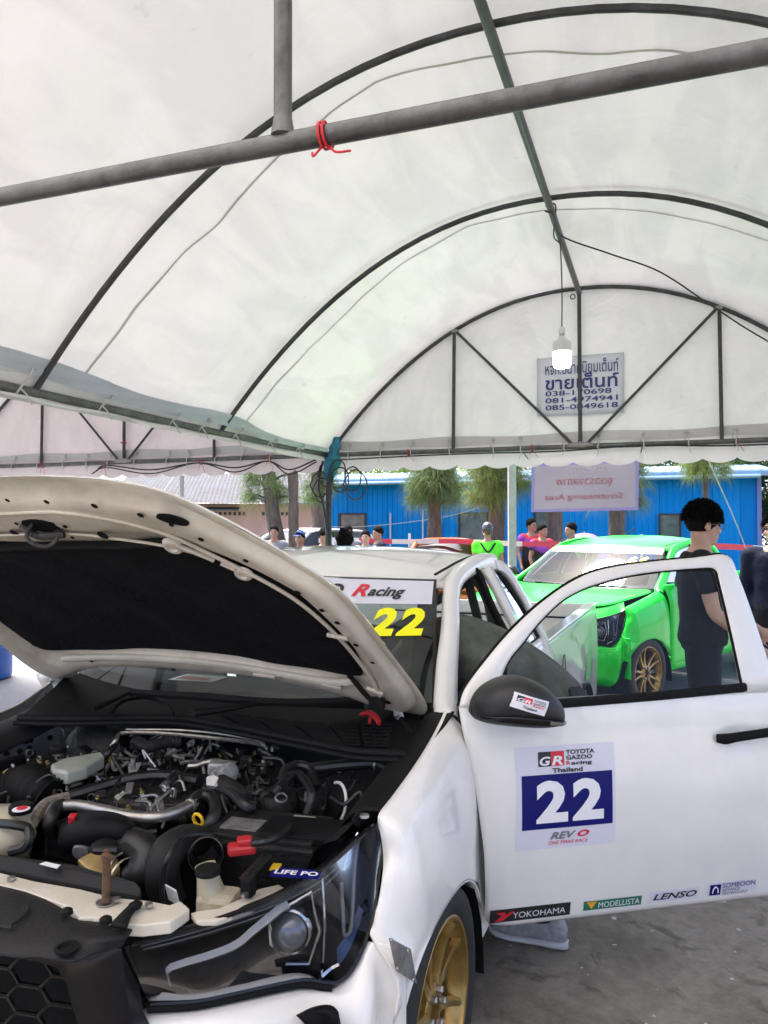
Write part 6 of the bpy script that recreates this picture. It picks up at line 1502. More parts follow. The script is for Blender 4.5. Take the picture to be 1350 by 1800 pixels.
def leafy(label, base, h, w, seed, m_, n=5200, ls=.26, group='leafy trees beyond the building', zlow=.35):
    t = empty('leafy_tree', base); tag(t, label, 'tree', group); rr_ = random.Random(seed)
    trunk_mb([(0, 0, -.05), (.1, 0, h*.3), (0, .1, h*.6)], (.22, .12), seed=seed).build('trunk', M_bark, t, smooth=60)
    cl = [(Vector((rr_.gauss(0, .42)*w, rr_.gauss(0, .42)*w, h*(zlow+(.98-zlow)*rr_.random()))), w*rr_.uniform(.22, .42)) for _ in range(22)]
    mb = MB()
    for k in range(n):
        c, r_ = rr_.choice(cl); d = Vector((rr_.gauss(0, 1), rr_.gauss(0, 1), rr_.gauss(0, .8))).normalized()
        p = c+d*r_*rr_.uniform(.55, 1.05); nn = (d+Vector((rr_.gauss(0, .6), rr_.gauss(0, .6), rr_.gauss(0, .6)))).normalized()
        u = nn.orthogonal().normalized(); v = nn.cross(u); a = rr_.uniform(0, 6.28); s_ = ls*rr_.uniform(.5, 1.2)
        u, v = u*math.cos(a)+v*math.sin(a), v*math.cos(a)-u*math.sin(a)
        mb.add([p-u*s_*.5, p+v*s_*.22, p+u*s_*.5, p-v*s_*.22], [(0, 1, 2, 3)])
    mb.build('crown', m_, t, smooth=0); return t
leafy('bright yellow-green leafy tree behind the left part of the blue roof', gp(690, 38), 6.4, 3.4, 31, M_leafl, group='leafy trees')
leafy('pale green leafy tree over the middle of the blue roof', gp(560, 40), 6.0, 3.2, 32, M_leafl, group='leafy trees')
leafy('dark leafy tree above the blue roof right of the banner', gp(1190, 34), 5.6, 3.0, 33, M_leafd, group='leafy trees')
leafy('dark leafy tree standing past the right end of the blue building', gp(1372, 27), 6.0, 2.4, 34, M_leafd, group='leafy trees', zlow=.12)
leafy('dark leafy tree above the blue roof by the thin trunk', gp(1290, 36), 5.8, 2.8, 35, M_leafd, group='leafy trees')
leafy('green leafy tree showing above the middle of the blue roof, left of banner', gp(880, 37), 5.6, 3.0, 36, M_leafl, group='leafy trees')
# hanging banner, printed side away from us
bn = empty('banner', tent_w(.02, 5.47, 1.93), -GPHI); tag(bn, 'hanging translucent banner with reversed red lettering below the tent sign', 'banner')
M_ban = fabric('banner_vinyl', (.36, .32, .40), trans=.2, var=.06, bump=.15)
M_banb = fabric('banner_border', (.26, .22, .50), trans=.2, var=.05, bump=.1)
M_banr = fabric('banner_red_print', (.52, .16, .22), trans=.2, var=.05, bump=.05)
M_banw = fabric('banner_white_print', (.62, .58, .64), trans=.22, var=.03, bump=.05)
M_banp = fabric('banner_pink_print', (.66, .38, .44), trans=.2, var=.05, bump=.05)
def bnp(off):
    return lambda u, v: Vector((-.44+.885*u+.006*v, .012*math.sin(u*5)*(1-v)+off, -.222+.424*v+.012*(u-.5)))
def bgrid(u0, u1, v0, v1, off, nm, m_, n=10): return MB().grid([[bnp(off)(u0+(u1-u0)*i/n, v0+(v1-v0)*j/6) for i in range(n+1)] for j in range(7)]).build(nm, m_, bn, smooth=180)
bgrid(.03, .97, .06, .94, 0, 'sheet', M_ban, 20)
bgrid(0, 1, .94, 1, 0, 'border', M_banb, 20); bgrid(0, 1, 0, .06, 0, 'border', M_banb, 20); bgrid(0, .03, .06, .94, 0, 'border', M_banb, 4); bgrid(.97, 1, .06, .94, 0, 'border', M_banb, 4)
for (s_, u0, u1, v0, v1, m_, b_) in (('จุดตรวจสภาพ', .24, .77, .48, .66, M_banr, .004), ('Scrutineering Area', .13, .86, .20, .36, M_banr, .004)):
    text_fit(s_, u0-.004, u1+.004, v0-.004, v1+.004, bnp(-.003), mirror=True, bold=b_+.012).build('lettering_outline', M_banw, bn, smooth=0)
    text_fit(s_, u0, u1, v0, v1, bnp(-.006), mirror=True, bold=b_).build('lettering', m_, bn, smooth=0)
text_fit('GR', .58, .68, .80, .90, bnp(-.004), mirror=True, shear=.2, bold=.03).build('lettering', M_banw, bn, smooth=0)
text_fit('Racing', .40, .54, .82, .88, bnp(-.004), mirror=True).build('lettering', M_banw, bn, smooth=0)
text_fit('Thailand', .42, .60, .72, .77, bnp(-.004), mirror=True).build('lettering', M_banw, bn, smooth=0)
for u in (.0, 1.0):
    p = bnp(0)(u, 1); MB().tube([p, p+Vector((-.07 if u == 0 else .03, -.03, .10))], .004, 5).build('cord', M_wire, bn)

# blue drum at left
M_drum = mat('blue_drum_plastic', (.012, .10, .42), .4, var=.1, scale=5)
dr = empty('blue_drum', (-4.2, 8.0, 0)); tag(dr, 'blue plastic drum at the left edge beyond the pickup', 'drum')
MB().lathe([(.0, 0), (.27, 0), (.285, .03), (.285, .26), (.30, .28), (.30, .32), (.285, .34), (.285, .58), (.30, .60), (.30, .64), (.285, .66), (.28, .85), (.26, .88), (.0, .88)], 36).build('barrel', M_drum, dr)
MB().lathe([(.295, .86), (.30, .88), (.295, .90), (.27, .905)], 36).build('rim', M_drum, dr)

# parked cars behind
def small_car(label, loc, rz, paint, L_=4.2, Wd=1.75, H=1.45, name='parked_car', suv=False):
    c = empty(name, loc, rz); tag(c, label, 'car')
    hw = Wd/2; zb = .24; zs = .92 if suv else .85; hood_z = .95 if suv else .88
    st = [(-L_/2, .45, .62, .78), (-L_/2+.08, .30, .70, .90), (-L_*.34, zb, hood_z-.04, .97), (-L_*.20, zb, hood_z+.03, 1.0), (0, zb, hood_z+.06, 1.0), (L_*.25, zb, hood_z+.08, 1.0), (L_*.42, .28, hood_z+.08, .97), (L_/2, .42, hood_z-.02, .86)]
    rows = []
    for (y, z0, z1, k) in st:
        w = hw*k
        rows.append([Vector((-w*.85, y, z0)), Vector((-w, y, z0+.15)), Vector((-w, y, (z0+z1)/2)), Vector((-w*.96, y, z1-.06)), Vector((-w*.80, y, z1)), Vector((0, y, z1+.025)), Vector((w*.80, y, z1)), Vector((w*.96, y, z1-.06)), Vector((w, y, (z0+z1)/2)), Vector((w, y, z0+.15)), Vector((w*.85, y, z0))])
    body = MB().patch(rows, 3, 4); body.add([r for r in rows[0]], [tuple(range(11))]); body.add([r for r in rows[-1]], [tuple(range(11))[::-1]])
    body.build('body', paint, c, smooth=50)
    y0, y1, y2, y3 = -L_*.20, -L_*.02, L_*.30 if not suv else L_*.38, L_*.44
    zr = H; zw = hood_z+.04
    pr = [(y0, zw, .80), (y1, zr-.06, .66), (y1+.25, zr-.01, .66), ((y1+y2)/2, zr, .66), (y2, zr-.04, .65), (y3, zw+.02, .76)]
    MB().patch([[Vector((-hw*k, y, z-.03)), Vector((-hw*k*.6, y, z+.005)), Vector((0, y, z+.015)), Vector((hw*k*.6, y, z+.005)), Vector((hw*k, y, z-.03))] for y, z, k in pr[1:5]], 3, 4).build('roof', paint, c, smooth=180, solid=.03)
    gm_ = M_glassq
    MB().patch([[Vector((-hw*k*.96, y, z-.04)), Vector((0, y-.03, z)), Vector((hw*k*.96, y, z-.04))] for y, z, k in pr[:2]], 4, 3).build('windscreen', gm_, c, smooth=180)
    MB().patch([[Vector((-hw*k*.96, y, z-.04)), Vector((0, y+.03, z)), Vector((hw*k*.96, y, z-.04))] for y, z, k in pr[4:]], 4, 3).build('rear_window', gm_, c, smooth=180)
    for s in (1, -1):
        MB().patch([[Vector((s*hw*.95, y0+.12, zw-.02)), Vector((s*hw*.97, 0, zw)), Vector((s*hw*.95, y3-.1, zw+.02))], [Vector((s*hw*.68, y1+.05, zr-.09)), Vector((s*hw*.68, (y1+y2)/2, zr-.05)), Vector((s*hw*.67, y2, zr-.09))]], 4, 3).build('side_window', gm_, c, smooth=180)
        for (ya, za, yb, zb_, xa, xb) in ((y0, zw, y1, zr-.06, .90, .67), (L_*.10, zw, L_*.10, zr-.05, .96, .68), (y3, zw+.02, y2, zr-.05, .88, .66)):
            MB().tube([(s*hw*xa, ya, za), (s*hw*xb, yb, zb_)], .035, 8).build('pillar', paint, c)
        for y in (-L_*.31, L_*.29):
            q = Matrix.Translation((s*(hw-.02), y, .31)) @ Matrix.Rotation(R(90*s), 4, 'Y')
            wq = MB().lathe([(.20, -.19), (.31, -.18), (.31, -.02), (.29, 0), (.21, 0), (.20, -.02), (.05, -.01), (0, -.01)], 28, q).build('wheel', M_tyre, c)
            MB().lathe([(.205, .001), (.19, .004), (.17, -.006), (.06, .004), (0, .004)], 20, q).build('rim', M_alu, wq)
        MB().patch([[Vector((s*hw*.55, -L_/2+.03, .70)), Vector((s*hw*.85, -L_/2+.13, .76))], [Vector((s*hw*.55, -L_/2, .60)), Vector((s*hw*.88, -L_/2+.10, .64))]], 4, 3).build('headlight', M_lamp_on if suv else M_chrome, c)
        MB().box((s*hw*.80, L_/2-.03, .80), (.28, .06, .14)).build('tail_light', M_red, c, smooth=0, bevel=.02)
        MB().lathe([(.0, -.09), (.07, -.06), (.085, 0), (.07, .06), (0, .08)], 14, Matrix.Translation((s*(hw+.10), y0+.22, zw+.03)) @ Matrix.Rotation(R(90), 4, 'Y')).build('mirror', paint, c)
    return c
M_lamp_on = mat('lit_headlamp', (1, 1, 1), .3, var=0, emit=(1, .99, .96, 14.0))
M_carw = mat('car_white', (.75, .76, .78), .25, var=.02, coat=.6)
M_caro = mat('car_orange', (.72, .20, .07), .25, var=.04, coat=.7)
small_car('white car with lit headlamps behind the tent corner post', (-1.95, 16.6, 0), -42, M_carw, 4.4, 1.78, 1.52, suv=True)
small_car('orange car mostly hidden behind the white pickup\'s roof', (1.10, 13.6, 0), -5, M_caro, 4.0, 1.60, 1.345)

# ------------------------------------------------------------------ people
def skinm(name, c): return mat(name, c, .55, var=.08, scale=14, col2=tuple(q*.82 for q in c), spec=.35)
M_sk1 = skinm('skin_light', (.52, .33, .24)); M_sk2 = skinm('skin_tan', (.38, .22, .15))
M_hair = mat('black_hair', (.006, .0055, .0055), .75, var=.2, scale=50, bump=.6, bscale=90, spec=.12)
def cloth(name, c, v=.15): return mat(name, c, .85, var=v, scale=9, bump=.25, bscale=40, spec=.2)
M_ctb = cloth('cloth_black', (.014, .014, .016)); M_ctn = cloth('cloth_navy', (.012, .016, .040)); M_cto = cloth('cloth_olive', (.13, .14, .115), .25)
M_ctd = cloth('cloth_dark_trousers', (.016, .018, .022)); M_ctw = cloth('cloth_white', (.62, .64, .68)); M_ctj = cloth('cloth_blue_jeans', (.04, .06, .13))
M_ctg = cloth('cloth_grey', (.28, .29, .32)); M_vest = cloth('hi_vis_green', (.12, .80, .05), .06); M_shoe = mat('shoe_dark', (.02, .02, .02), .6, var=.1)
M_shw = mat('shoe_white', (.62, .62, .62), .55, var=.1); M_capb = cloth('cap_blue', (.10, .16, .45)); M_helm = mat('helmet_black', (.02, .02, .025), .2, var=.1, coat=.8)
def team_mat():
    m = mat('team_shirt', (.45, .03, .06), .8, var=.05); n = m.node_tree; b = n.nodes['Principled BSDF']
    tc = n.nodes.new('ShaderNodeTexCoord'); sx = n.nodes.new('ShaderNodeSeparateXYZ'); n.links.new(tc.outputs['Object'], sx.inputs[0])
    ad = n.nodes.new('ShaderNodeMath'); ad.operation = 'MULTIPLY_ADD'; ad.inputs[1].default_value = .55; n.links.new(sx.outputs[0], ad.inputs[0]); n.links.new(sx.outputs[2], ad.inputs[2])
    cr = n.nodes.new('ShaderNodeValToRGB'); mp = n.nodes.new('ShaderNodeMapRange'); mp.inputs['From Min'].default_value = .88; mp.inputs['From Max'].default_value = 1.46
    n.links.new(ad.outputs[0], mp.inputs['Value']); n.links.new(mp.outputs[0], cr.inputs[0])
    e = cr.color_ramp.elements; e[0].position = 0; e[0].color = (.014, .014, .02, 1); e[1].position = 1; e[1].color = (.50, .03, .05, 1)
    for p, c in ((.42, (.016, .016, .022, 1)), (.47, (.22, .05, .35, 1)), (.68, (.30, .06, .40, 1)), (.74, (.55, .03, .06, 1))):
        q = e.new(p); q.color = c
    n.links.new(cr.outputs[0], b.inputs['Base Color']); return m
M_team = team_mat()

def fuse(mb, vox, smooth=4):
    """one continuous skin over overlapping closed pieces"""
    me = mb.mesh('tmp'); o = bpy.data.objects.new('tmp', me); COL.objects.link(o)
    bm = bmesh.new(); bm.from_mesh(me); bmesh.ops.recalc_face_normals(bm, faces=bm.faces); bm.to_mesh(me); bm.free()
    md = o.modifiers.new('r', 'REMESH'); md.mode = 'VOXEL'; md.voxel_size = vox
    ms_ = o.modifiers.new('s', 'SMOOTH'); ms_.factor = .5; ms_.iterations = smooth
    bpy.context.view_layer.update()
    r = bpy.data.meshes.new_from_object(o.evaluated_get(bpy.context.evaluated_depsgraph_get()))
    bpy.data.objects.remove(o); bpy.data.meshes.remove(me); return r
def link_mesh(name, me, m_, parent, smooth=True):
    me.materials.clear(); me.materials.append(m_); me.name = name
    me.polygons.foreach_set('use_smooth', [True]*len(me.polygons))
    o = bpy.data.objects.new(name, me); COL.objects.link(o); o.parent = parent; return o
def ell(c, r, mtx=None, n=16):
    prof = [(max(1e-4, math.sin(math.pi*i/n)), -math.cos(math.pi*i/n)) for i in range(n+1)]
    q = Matrix.Translation(c) @ (mtx.to_4x4() if mtx is not None else Matrix.Identity(4)) @ Matrix.Diagonal((r[0], r[1], r[2], 1))
    return MB().lathe(prof, 18, q, cap=False)
def torso(spine, side):
    """closed loft along a spine: (point, half width, half depth)"""
    pts = [Vector(p) for p, _, _ in spine]; sd0 = Vector(side).normalized(); rows = []
    cp = cat(pts, 4); m = len(cp)
    for i, c in enumerate(cp):
        j = i/4; j0 = min(int(j), len(spine)-2); f = j-j0
        w = spine[j0][1]*(1-f)+spine[j0+1][1]*f; d = spine[j0][2]*(1-f)+spine[j0+1][2]*f
        t = (cp[min(i+1, m-1)]-cp[max(i-1, 0)]).normalized(); s_ = (sd0-t*sd0.dot(t)).normalized(); k = t.cross(s_)
        rows.append([c+s_*w*math.copysign(abs(math.cos(a))**.8, math.cos(a))+k*d*math.copysign(abs(math.sin(a))**.85, math.sin(a)) for a in [q*math.pi/9 for q in range(18)]])
    mb = MB().grid(rows, wrap=True); mb.add(rows[0], [tuple(range(18))[::-1]]); mb.add(rows[-1], [tuple(range(18))]); return mb
def head_mb(c, mtx, sc=1.0):
    mb = MB()
    mb.join(ell((0, .012, .035), (.076, .094, .094)))                       # skull
    mb.join(ell((0, -.022, -.03), (.062, .070, .078)))                      # face
    mb.join(ell((0, -.062, -.088), (.032, .028, .026)))                     # chin
    mb.join(ell((0, -.098, -.018), (.013, .020, .024))); mb.join(ell((0, -.088, .012), (.010, .012, .03)))   # nose
    mb.join(ell((0, -.086, -.062), (.026, .012, .012)))                     # lips
    mb.join(ell((0, -.078, .034), (.052, .016, .014)))                      # brow
    for s in (1, -1):
        mb.join(ell((s*.078, .016, -.012), (.010, .018, .030), Matrix.Rotation(R(s*14), 3, 'Z')))
        mb.join(ell((s*.042, -.066, -.025), (.022, .02, .022)))
    mb.xf(Matrix.Translation(c) @ mtx.to_4x4() @ Matrix.Scale(sc, 4)); return mb
def hair_mb(c, mtx, sc=1.0, seed=0, puff=1.0, low=-.02):
    rows = []
    for i in range(17):
        th = math.pi*i/16*.78; row = []
        for k in range(32):
            a = 2*math.pi*k/32
            d = Vector((math.sin(th)*math.cos(a), math.sin(th)*math.sin(a), math.cos(th)))
            front = max(0, -d.y)
            zmin = low+.088*front+(-.05 if d.y > .2 else 0)
            r_ = Vector((.0795*d.x, .098*d.y+.013, .100*d.z+.038))
            n_ = 1+(.03+.12*abs(noise.noise(d*3.0+Vector((seed, 0, 0))))+.10*noise.noise(d*10+Vector((seed, 2, 0))))*puff
            tt = max(0, min(1, (r_.z-zmin)/.055)); n_ = 1+(n_-1)*tt
            p = Vector((r_.x*n_, r_.y*n_, r_.z*n_))
            if p.z < zmin: 
                p.z = zmin+.012*noise.noise(d*12); p.x *= .93; p.y = p.y*.93
            row.append(p)
        rows.append(row)
    mb = MB().grid(rows, wrap=True); mb.xf(Matrix.Translation(c) @ mtx.to_4x4() @ Matrix.Scale(sc, 4)); return mb
def hand_mb(w, d, palm_n, s, curl=.5):
    """palm and five fingers; w wrist, d direction, palm_n palm normal"""
    w = Vector(w); d = Vector(d).normalized(); pn = Vector(palm_n); pn = (pn-d*pn.dot(d)).normalized(); sd_ = d.cross(pn)*s
    mb = MB(); fr_ = Matrix((sd_, d, pn)).transposed()
    mb.join(ell(w+d*.045, (.038, .052, .016), fr_))
    for k, (o, L_) in enumerate(((-.028, .072), (-.010, .082), (.010, .078), (.028, .062))):
        b = w+d*.082+sd_*o; p1 = b+d*L_*.45+pn*L_*.12*curl; p2 = p1+(d*(1-curl*.5)+pn*curl*.9).normalized()*L_*.32; p3 = p2+(d*(.7-curl*.6)+pn*curl*1.2).normalized()*L_*.25
        mb.tube([w+d*.05+sd_*o*.8, b, p1, p2, p3], [.010, .0095, .009, .008, .006], 8)
    b = w+d*.03-sd_*.034; mb.tube([w+d*.015-sd_*.015, b, b+d*.03-sd_*.018+pn*.01, b+d*.058-sd_*.018+pn*.025], [.013, .012, .010, .007], 8)
    return mb

def person(label, loc, rz, H=1.70, shirt=None, pants=None, skin=None, J=None, yaw=0, pitch=0, sleeve=.55, vox=.018, group=None, hair=True, shoe=None, glasses=False, fingers=False, puff=1.0, seed=0, long_sleeve=False, name='person', girth=1.0, hairlow=-.02):
    p = empty(name, loc, rz); tag(p, label, 'person', group); k = H/1.70; p.scale = (k, k, k)
    skin = skin or M_sk2; pants = pants or M_ctd
    j = dict(pel=(0, .0, .93), wai=(0, .0, 1.08), che=(0, .005, 1.27), sho=(0, .01, 1.385), nek=(0, .0, 1.45), hed=(0, -.015, 1.585),
             shl=(-.185, .01, 1.375), shr=(.185, .01, 1.375), ell=(-.235, .03, 1.10), elr=(.235, .03, 1.10), wrl=(-.235, -.05, .86), wrr=(.235, -.05, .86),
             hpl=(-.095, 0, .92), hpr=(.095, 0, .92), knl=(-.105, -.015, .50), knr=(.105, -.015, .50), anl=(-.11, .02, .085), anr=(.11, .02, .085), side=(1, 0, 0), fl=(0, -1, 0), fr=(0, -1, 0))
    if J: j.update(J)
    j = {a: Vector(b) for a, b in j.items()}
    hm_ = Matrix.Rotation(R(yaw), 3, 'Z') @ Matrix.Rotation(R(pitch), 3, 'X')
    g = girth
    def spine(e=0.0, top=True):
        s_ = [(j['pel']-(j['wai']-j['pel'])*.45, (.150+e)*g, (.105+e)*g), (j['pel'], (.165+e)*g, (.115+e)*g), (j['wai'], (.148+e)*g, (.103+e)*g), (j['che'], (.170+e)*g, (.118+e)*g), (j['sho'], (.150+e), (.092+e)), (j['nek'], .068+e*.7, .064+e*.7)]
        return s_
    b = torso(spine(), j['side'])
    b.tube([j['sho'], j['nek'], j['hed']+hm_ @ Vector((0, .02, -.04))], [.062, .056, .055], 12)
    b.join(head_mb(j['hed'], hm_))
    for q in 'lr':
        sh, el_, wr = j['sh'+q], j['el'+q], j['wr'+q]; hd_ = (wr-el_).normalized()
        b.tube([j['sho'].lerp(sh, .6), sh, sh.lerp(el_, .35), el_, el_.lerp(wr, .3), wr, wr+hd_*.03], [.055, .058, .050, .040, .041, .027, .025], 10, sm=3)
        if fingers: b.join(hand_mb(wr, hd_, Vector((0, -.3, -.2))+(Vector((.8, 0, 0)) if q == 'l' else Vector((-.8, 0, 0))), 1 if q == 'l' else -1))
        else: b.join(ell(wr+hd_*.07, (.030, .036, .07), hd_.to_track_quat('Z', 'Y').to_matrix()))
        hp_, kn, an = j['hp'+q], j['kn'+q], j['an'+q]
        b.tube([hp_+Vector((0, 0, .04)), hp_.lerp(kn, .3), kn, kn.lerp(an, .3), an], [.085, .083, .056, .056, .036], 10, sm=3)
        f_ = j['f'+q]; b.tube([an, an+Vector((0, 0, -.045))+f_*.05, an+Vector((0, 0, -.055))+f_*.15], [.036, .038, .030], 10)
    body = link_mesh('body', fuse(b, vox if not fingers else min(vox, .0075), 3 if not fingers else 5), skin, p)
    if shirt:
        c = torso([(j['pel']-(j['wai']-j['pel'])*.25, (.178)*g, (.128)*g)]+[(a, w+.018, d+.018) for a, w, d in spine()[1:4]]+[(j['sho'], .158, .108), (j['sho'].lerp(j['nek'], .55), .088, .084)], j['side'])
        for q in 'lr':
            sh, el_, wr = j['sh'+q], j['el'+q], j['wr'+q]
            if long_sleeve: c.tube([j['sho'].lerp(sh, .5), sh, sh.lerp(el_, .5), el_, el_.lerp(wr, .5), wr.lerp(el_, .06)], [.068, .074, .066, .056, .054, .044], 12, sm=3)
            else: c.tube([j['sho'].lerp(sh, .5), sh, sh.lerp(el_, sleeve*.6), sh.lerp(el_, sleeve)], [.068, .075, .070, .072], 12, sm=3)
        for v in c.v:
            d_ = noise.noise(Vector((v.x*7, v.y*7+seed, v.z*6)))*.018+noise.noise(Vector((v.x*16, v.y*16+seed, v.z*11)))*.007; v.x += d_; v.y += d_
        link_mesh('shirt', fuse(c, vox, 9), shirt, p)
    c = torso([(j['pel']-(j['wai']-j['pel'])*.5, .155*g, .115*g), (j['pel'], .176*g, .127*g), (j['pel'].lerp(j['wai'], .55), .165*g, .118*g)], j['side'])
    for q in 'lr':
        hp_, kn, an = j['hp'+q], j['kn'+q], j['an'+q]
        c.tube([hp_+Vector((0, 0, .05)), hp_.lerp(kn, .35), kn, kn.lerp(an, .5), an+Vector((0, 0, .0))], [.096, .096, .075, .068, .064], 12, sm=3)
    link_mesh('trousers', fuse(c, vox, 9), pants, p)
    for q in 'lr':
        an, f_ = j['an'+q], j['f'+q]; sd_ = Vector((f_.y, -f_.x, 0))
        z0 = max(.0, an.z-.085)+.002
        def shoe_sec(t, w, h, zb):
            c0 = an+f_*t
            return [Vector((c0.x+sd_.x*w*math.copysign(abs(math.cos(a))**.7, math.cos(a)), c0.y+sd_.y*w*math.copysign(abs(math.cos(a))**.7, math.cos(a)), z0+zb+h*.5+h*.5*math.copysign(abs(math.sin(a))**.75, math.sin(a)))) for a in [i*math.pi/8 for i in range(16)]]
        up = [(-.098, .006, .04, .03), (-.092, .022, .06, .025), (-.075, .034, .085, .02), (-.04, .040, .100, .018), (0, .041, .105, .018), (.05, .043, .085, .018), (.10, .045, .062, .018), (.145, .042, .046, .018), (.175, .032, .036, .018), (.192, .014, .022, .02), (.196, .004, .01, .024)]
        rows = [shoe_sec(*q_) for q_ in up]; MB().patch(rows+[], 1, 2).build('shoe', shoe or M_shoe, p, smooth=180)
        so = [(-.102, .012, .026, 0), (-.09, .032, .03, 0), (-.05, .041, .03, 0), (0, .040, .028, 0), (.06, .044, .026, 0), (.12, .048, .026, 0), (.165, .041, .028, .001), (.19, .024, .026, .004), (.20, .008, .018, .008)]
        MB().patch([shoe_sec(*q_) for q_ in so], 1, 2).build('shoe_sole', M_shw if shoe else M_shoe, p, smooth=180)
        if shoe:
            for t_ in (.0, .035, .07, .10):
                sc_ = [shoe_sec(t_+.012*k_, .0455-.0005*k_, .105-.45*max(0, t_+.012*k_), .018) for k_ in range(3)]
                MB().tube([v_ for v_ in sc_[1][1:8]], .0035, 5).build('shoe_stripe', M_ctb, p)
    if hair: hair_mb(j['hed'], hm_, 1.0, seed, puff, hairlow).build('hair', M_hair, p, smooth=180)
    T_ = Matrix.Translation(j['hed']) @ hm_.to_4x4()
    if fingers and hair:
        tf = MB(); rr_ = random.Random(seed)
        for _ in range(1700):
            a = rr_.uniform(0, 6.283); th = math.acos(rr_.uniform(-.15, 1)); d = Vector((math.sin(th)*math.cos(a), math.sin(th)*math.sin(a), math.cos(th)))
            q0 = Vector((.080*d.x, .098*d.y+.014, .101*d.z+.039))
            if q0.z < hairlow+.088*max(0, -d.y)+(-.05 if d.y > .2 else 0): continue
            dr_ = (d+Vector((rr_.gauss(0, .5), rr_.gauss(0, .5)-.3, rr_.gauss(0, .4)+.1))).normalized()
            tf.tube([q0, q0+d*.007+dr_*.010, q0+d*.008+dr_*.026+Vector((0, 0, -.006))], [.0034, .0026, .0006], 3, cap=False)
        tf.xf(T_); tf.build('hair_tufts', M_hair, p, smooth=180)
    ey = MB()
    for s in (1, -1): ey.join(ell((s*.030, -.079, .010), (.011, .007, .006))); ey.join(ell((s*.032, -.088, .030), (.018, .005, .004)))
    ey.xf(T_); ey.build('eyes', M_hair, p)
    if glasses:
        gm_ = MB()
        for s in (1, -1):
            gm_.tube([T_ @ Vector((s*.034+.026*math.cos(a*math.pi/7), -.098, .004+.020*math.sin(a*math.pi/7))) for a in range(14)], .0022, 5, closed=True)
            gm_.tube([T_ @ Vector((s*.060, -.098, .008)), T_ @ Vector((s*.078, -.05, .010)), T_ @ Vector((s*.084, .02, .004))], .0022, 5)
        gm_.tube([T_ @ Vector((-.008, -.1, .006)), T_ @ Vector((.008, -.1, .006))], .002, 5)
        gm_.build('glasses', mat_once('glasses_frame', (.10, .03, .02), .3), p)
    p['_hed'] = 1
    return p, j, hm_

M_shp = mat('sneaker_mesh', (.45, .46, .47), .6, var=.2, scale=40, bump=.3, bscale=300)
# the man in the black T-shirt behind the open door, looking right
pb, jb, hb_ = person('man in black T-shirt and glasses standing behind the open door', gp(1232, 4.5), 72, 1.70, M_ctb, M_ctb, M_sk1, yaw=26, pitch=6, sleeve=.62, vox=.014, glasses=True, fingers=True, puff=.9, seed=3, girth=1.0, hairlow=-.055,
    J=dict(wrl=(-.17, -.27, .90), ell=(-.205, -.05, 1.10), wrr=(.16, -.33, .96), elr=(.22, -.10, 1.10)))
# clipboard in his hand
# the man bending into the cab
cl_, sl_ = math.cos(R(TPHI)), math.sin(R(TPHI))
def truck_w(x, y, z=0.0): return Vector((TX+x*cl_+y*sl_, TY-x*sl_+y*cl_, z))
person('man in grey-green shirt bending into the white pickup through its open door', truck_w(1.0, .66), -90-TPHI, 1.70, M_cto, M_ctd, M_sk2, pitch=70, vox=.016, shoe=M_shp, girth=1.08, seed=9, long_sleeve=True,
    J=dict(pel=(0, .06, .90), wai=(0, -.10, 1.03), che=(0, -.30, 1.09), sho=(0, -.44, 1.08), nek=(0, -.52, 1.05), hed=(0, -.64, .98), shl=(-.19, -.42, 1.06), shr=(.19, -.42, 1.06), ell=(-.26, -.50, .82), elr=(.26, -.52, .82), wrl=(-.16, -.66, .66), wrr=(.16, -.68, .66),
           hpl=(-.095, .06, .88), hpr=(.095, .06, .88), knl=(-.11, -.02, .47), knr=(.10, -.16, .62), anl=(-.04, .02, .085), anr=(.10, -.16, .42)))
# men and onlookers behind
TEAM = 'crew in red and purple shirts'
person('crewman in sunglasses and red-purple team shirt, left of the pair', gp(934, 14.0), 12, 1.70, M_team, M_ctd, M_sk2, yaw=25, vox=.022, group=TEAM, glasses=True, seed=1, J=dict(wrl=(-.24, -.10, .88)))
person('crewman in purple and red team shirt, right of the pair', gp(953, 13.5), 20, 1.60, M_team, M_ctd, M_sk2, yaw=20, vox=.022, group=TEAM, seed=2)
person('man in black shirt seen from the side behind the green pickup', gp(1004, 12.2), -60, 1.62, M_ctb, M_ctd, M_sk2, yaw=-15, vox=.022, seed=4)
pv, jv, hv = person('marshal in black helmet and neon green vest seen from behind', gp(857, 12.0), 175, 1.60, M_vest, M_ctd, M_sk2, vox=.022, hair=False, seed=5, girth=1.1)
hl = hair_mb(jv['hed'], hv, 1.22, 0, .25, -.09); hl.build('helmet', M_helm, pv, smooth=180)
bs = MB(); bs.tube([(-.12, .135, 1.40), (0, .150, 1.25), (.12, .135, 1.40)], .016, 6, sm=4); bs.build('sling', M_ctb, pv)
person('man in navy jacket and glasses at the right edge of the picture', gp(1362, 6.2), -28, 1.66, M_ctn, M_ctd, M_sk1, yaw=-25, vox=.016, glasses=True, fingers=True, long_sleeve=True, seed=6)
ON = 'onlookers behind the white pickup'
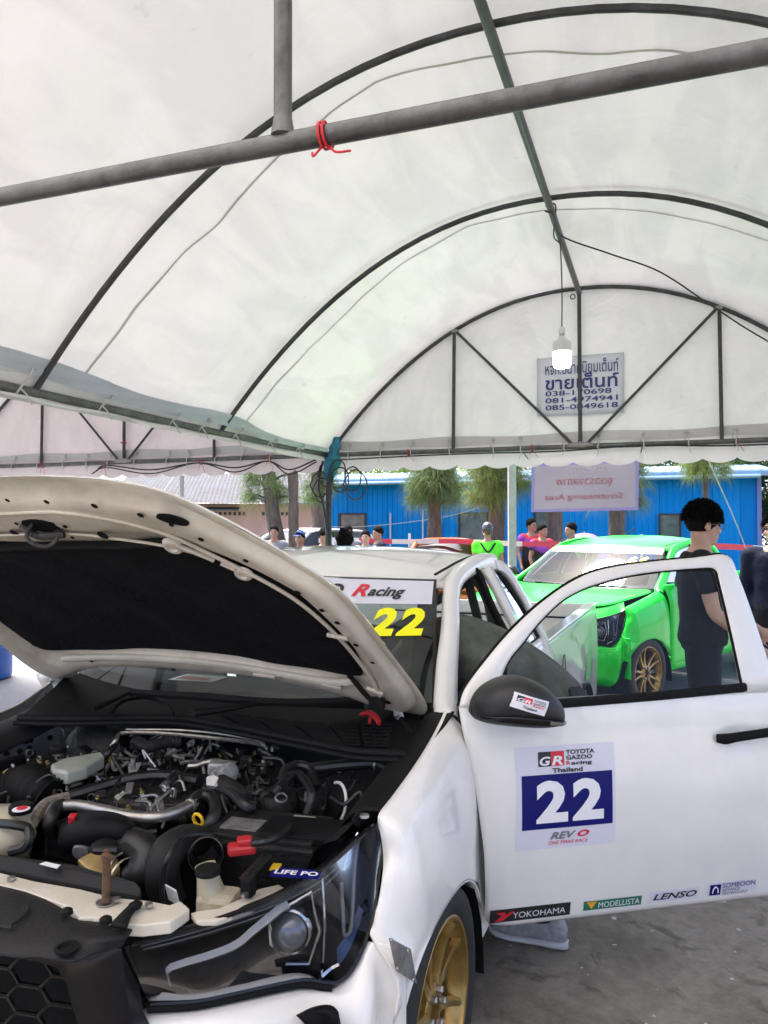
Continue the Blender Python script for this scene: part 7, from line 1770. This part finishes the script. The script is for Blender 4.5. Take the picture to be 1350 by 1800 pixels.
person('onlooker by the twin trunks, only the face showing', gp(482, 13.0), 0, 1.58, M_ctg, M_ctd, M_sk2, vox=.024, group=ON, seed=11)
pc, jc, hc = person('onlooker in a blue cap behind the hood', gp(528, 11.2), -20, 1.50, M_ctn, M_ctd, M_sk2, vox=.024, group=ON, seed=12)
cpm = hair_mb(jc['hed'], hc, 1.06, 1, .15, .02); cpm.build('cap', M_capb, pc, smooth=180)
br_ = MB().patch([[jc['hed']+Vector((x, -.09-.02*(1-abs(x)*10), .055)) for x in (-.07, 0, .07)], [jc['hed']+Vector((x, -.17+abs(x)*.4, .045)) for x in (-.05, 0, .05)]], 3, 3); br_.build('cap_peak', M_capb, pc, smooth=180, solid=.008)
person('onlooker with black hair looking down, left of the corner post', gp(570, 11.0), 30, 1.54, M_ctb, M_ctd, M_sk2, yaw=20, pitch=25, vox=.024, group=ON, seed=13, puff=1.4)
person('person whose big head of black hair shows just over the pickup roof', gp(606, 7.0), 170, 1.52, M_ctb, M_ctd, M_sk2, vox=.020, group=ON, seed=14, puff=2.6)
person('onlooker in grey right of the corner post', gp(612, 13.2), 0, 1.58, M_ctg, M_ctd, M_sk2, vox=.024, group=ON, seed=15)
person('onlooker in white shirt facing us over the pickup roof', gp(643, 12.0), -10, 1.50, M_ctw, M_ctj, M_sk1, vox=.024, group=ON, seed=16)
person('rightmost onlooker in dark top turned sideways over the roof', gp(665, 12.6), -70, 1.56, M_ctn, M_ctd, M_sk2, yaw=10, vox=.024, group=ON, seed=17)
# furled purple umbrella behind the man in black
M_umb = cloth('umbrella_purple', (.30, .22, .48)); ub = empty('umbrella', gp(1027, 12.8)); tag(ub, 'purple and white umbrella held low behind the man in black', 'umbrella')
rows = []
for i in range(9):
    t = i/8; rows.append([Vector((math.cos(a*math.pi/8)*.42*math.sin(t*1.45), math.sin(a*math.pi/8)*.42*math.sin(t*1.45), 1.05+.42*math.cos(t*1.45)-.02*(a % 2)*t)) for a in range(16)])
MB().grid(rows, wrap=True).build('canopy', M_umb, ub, smooth=60)
MB().tube([(0, 0, .0), (0, 0, 1.50)], .008, 6).build('shaft', M_steel, ub)
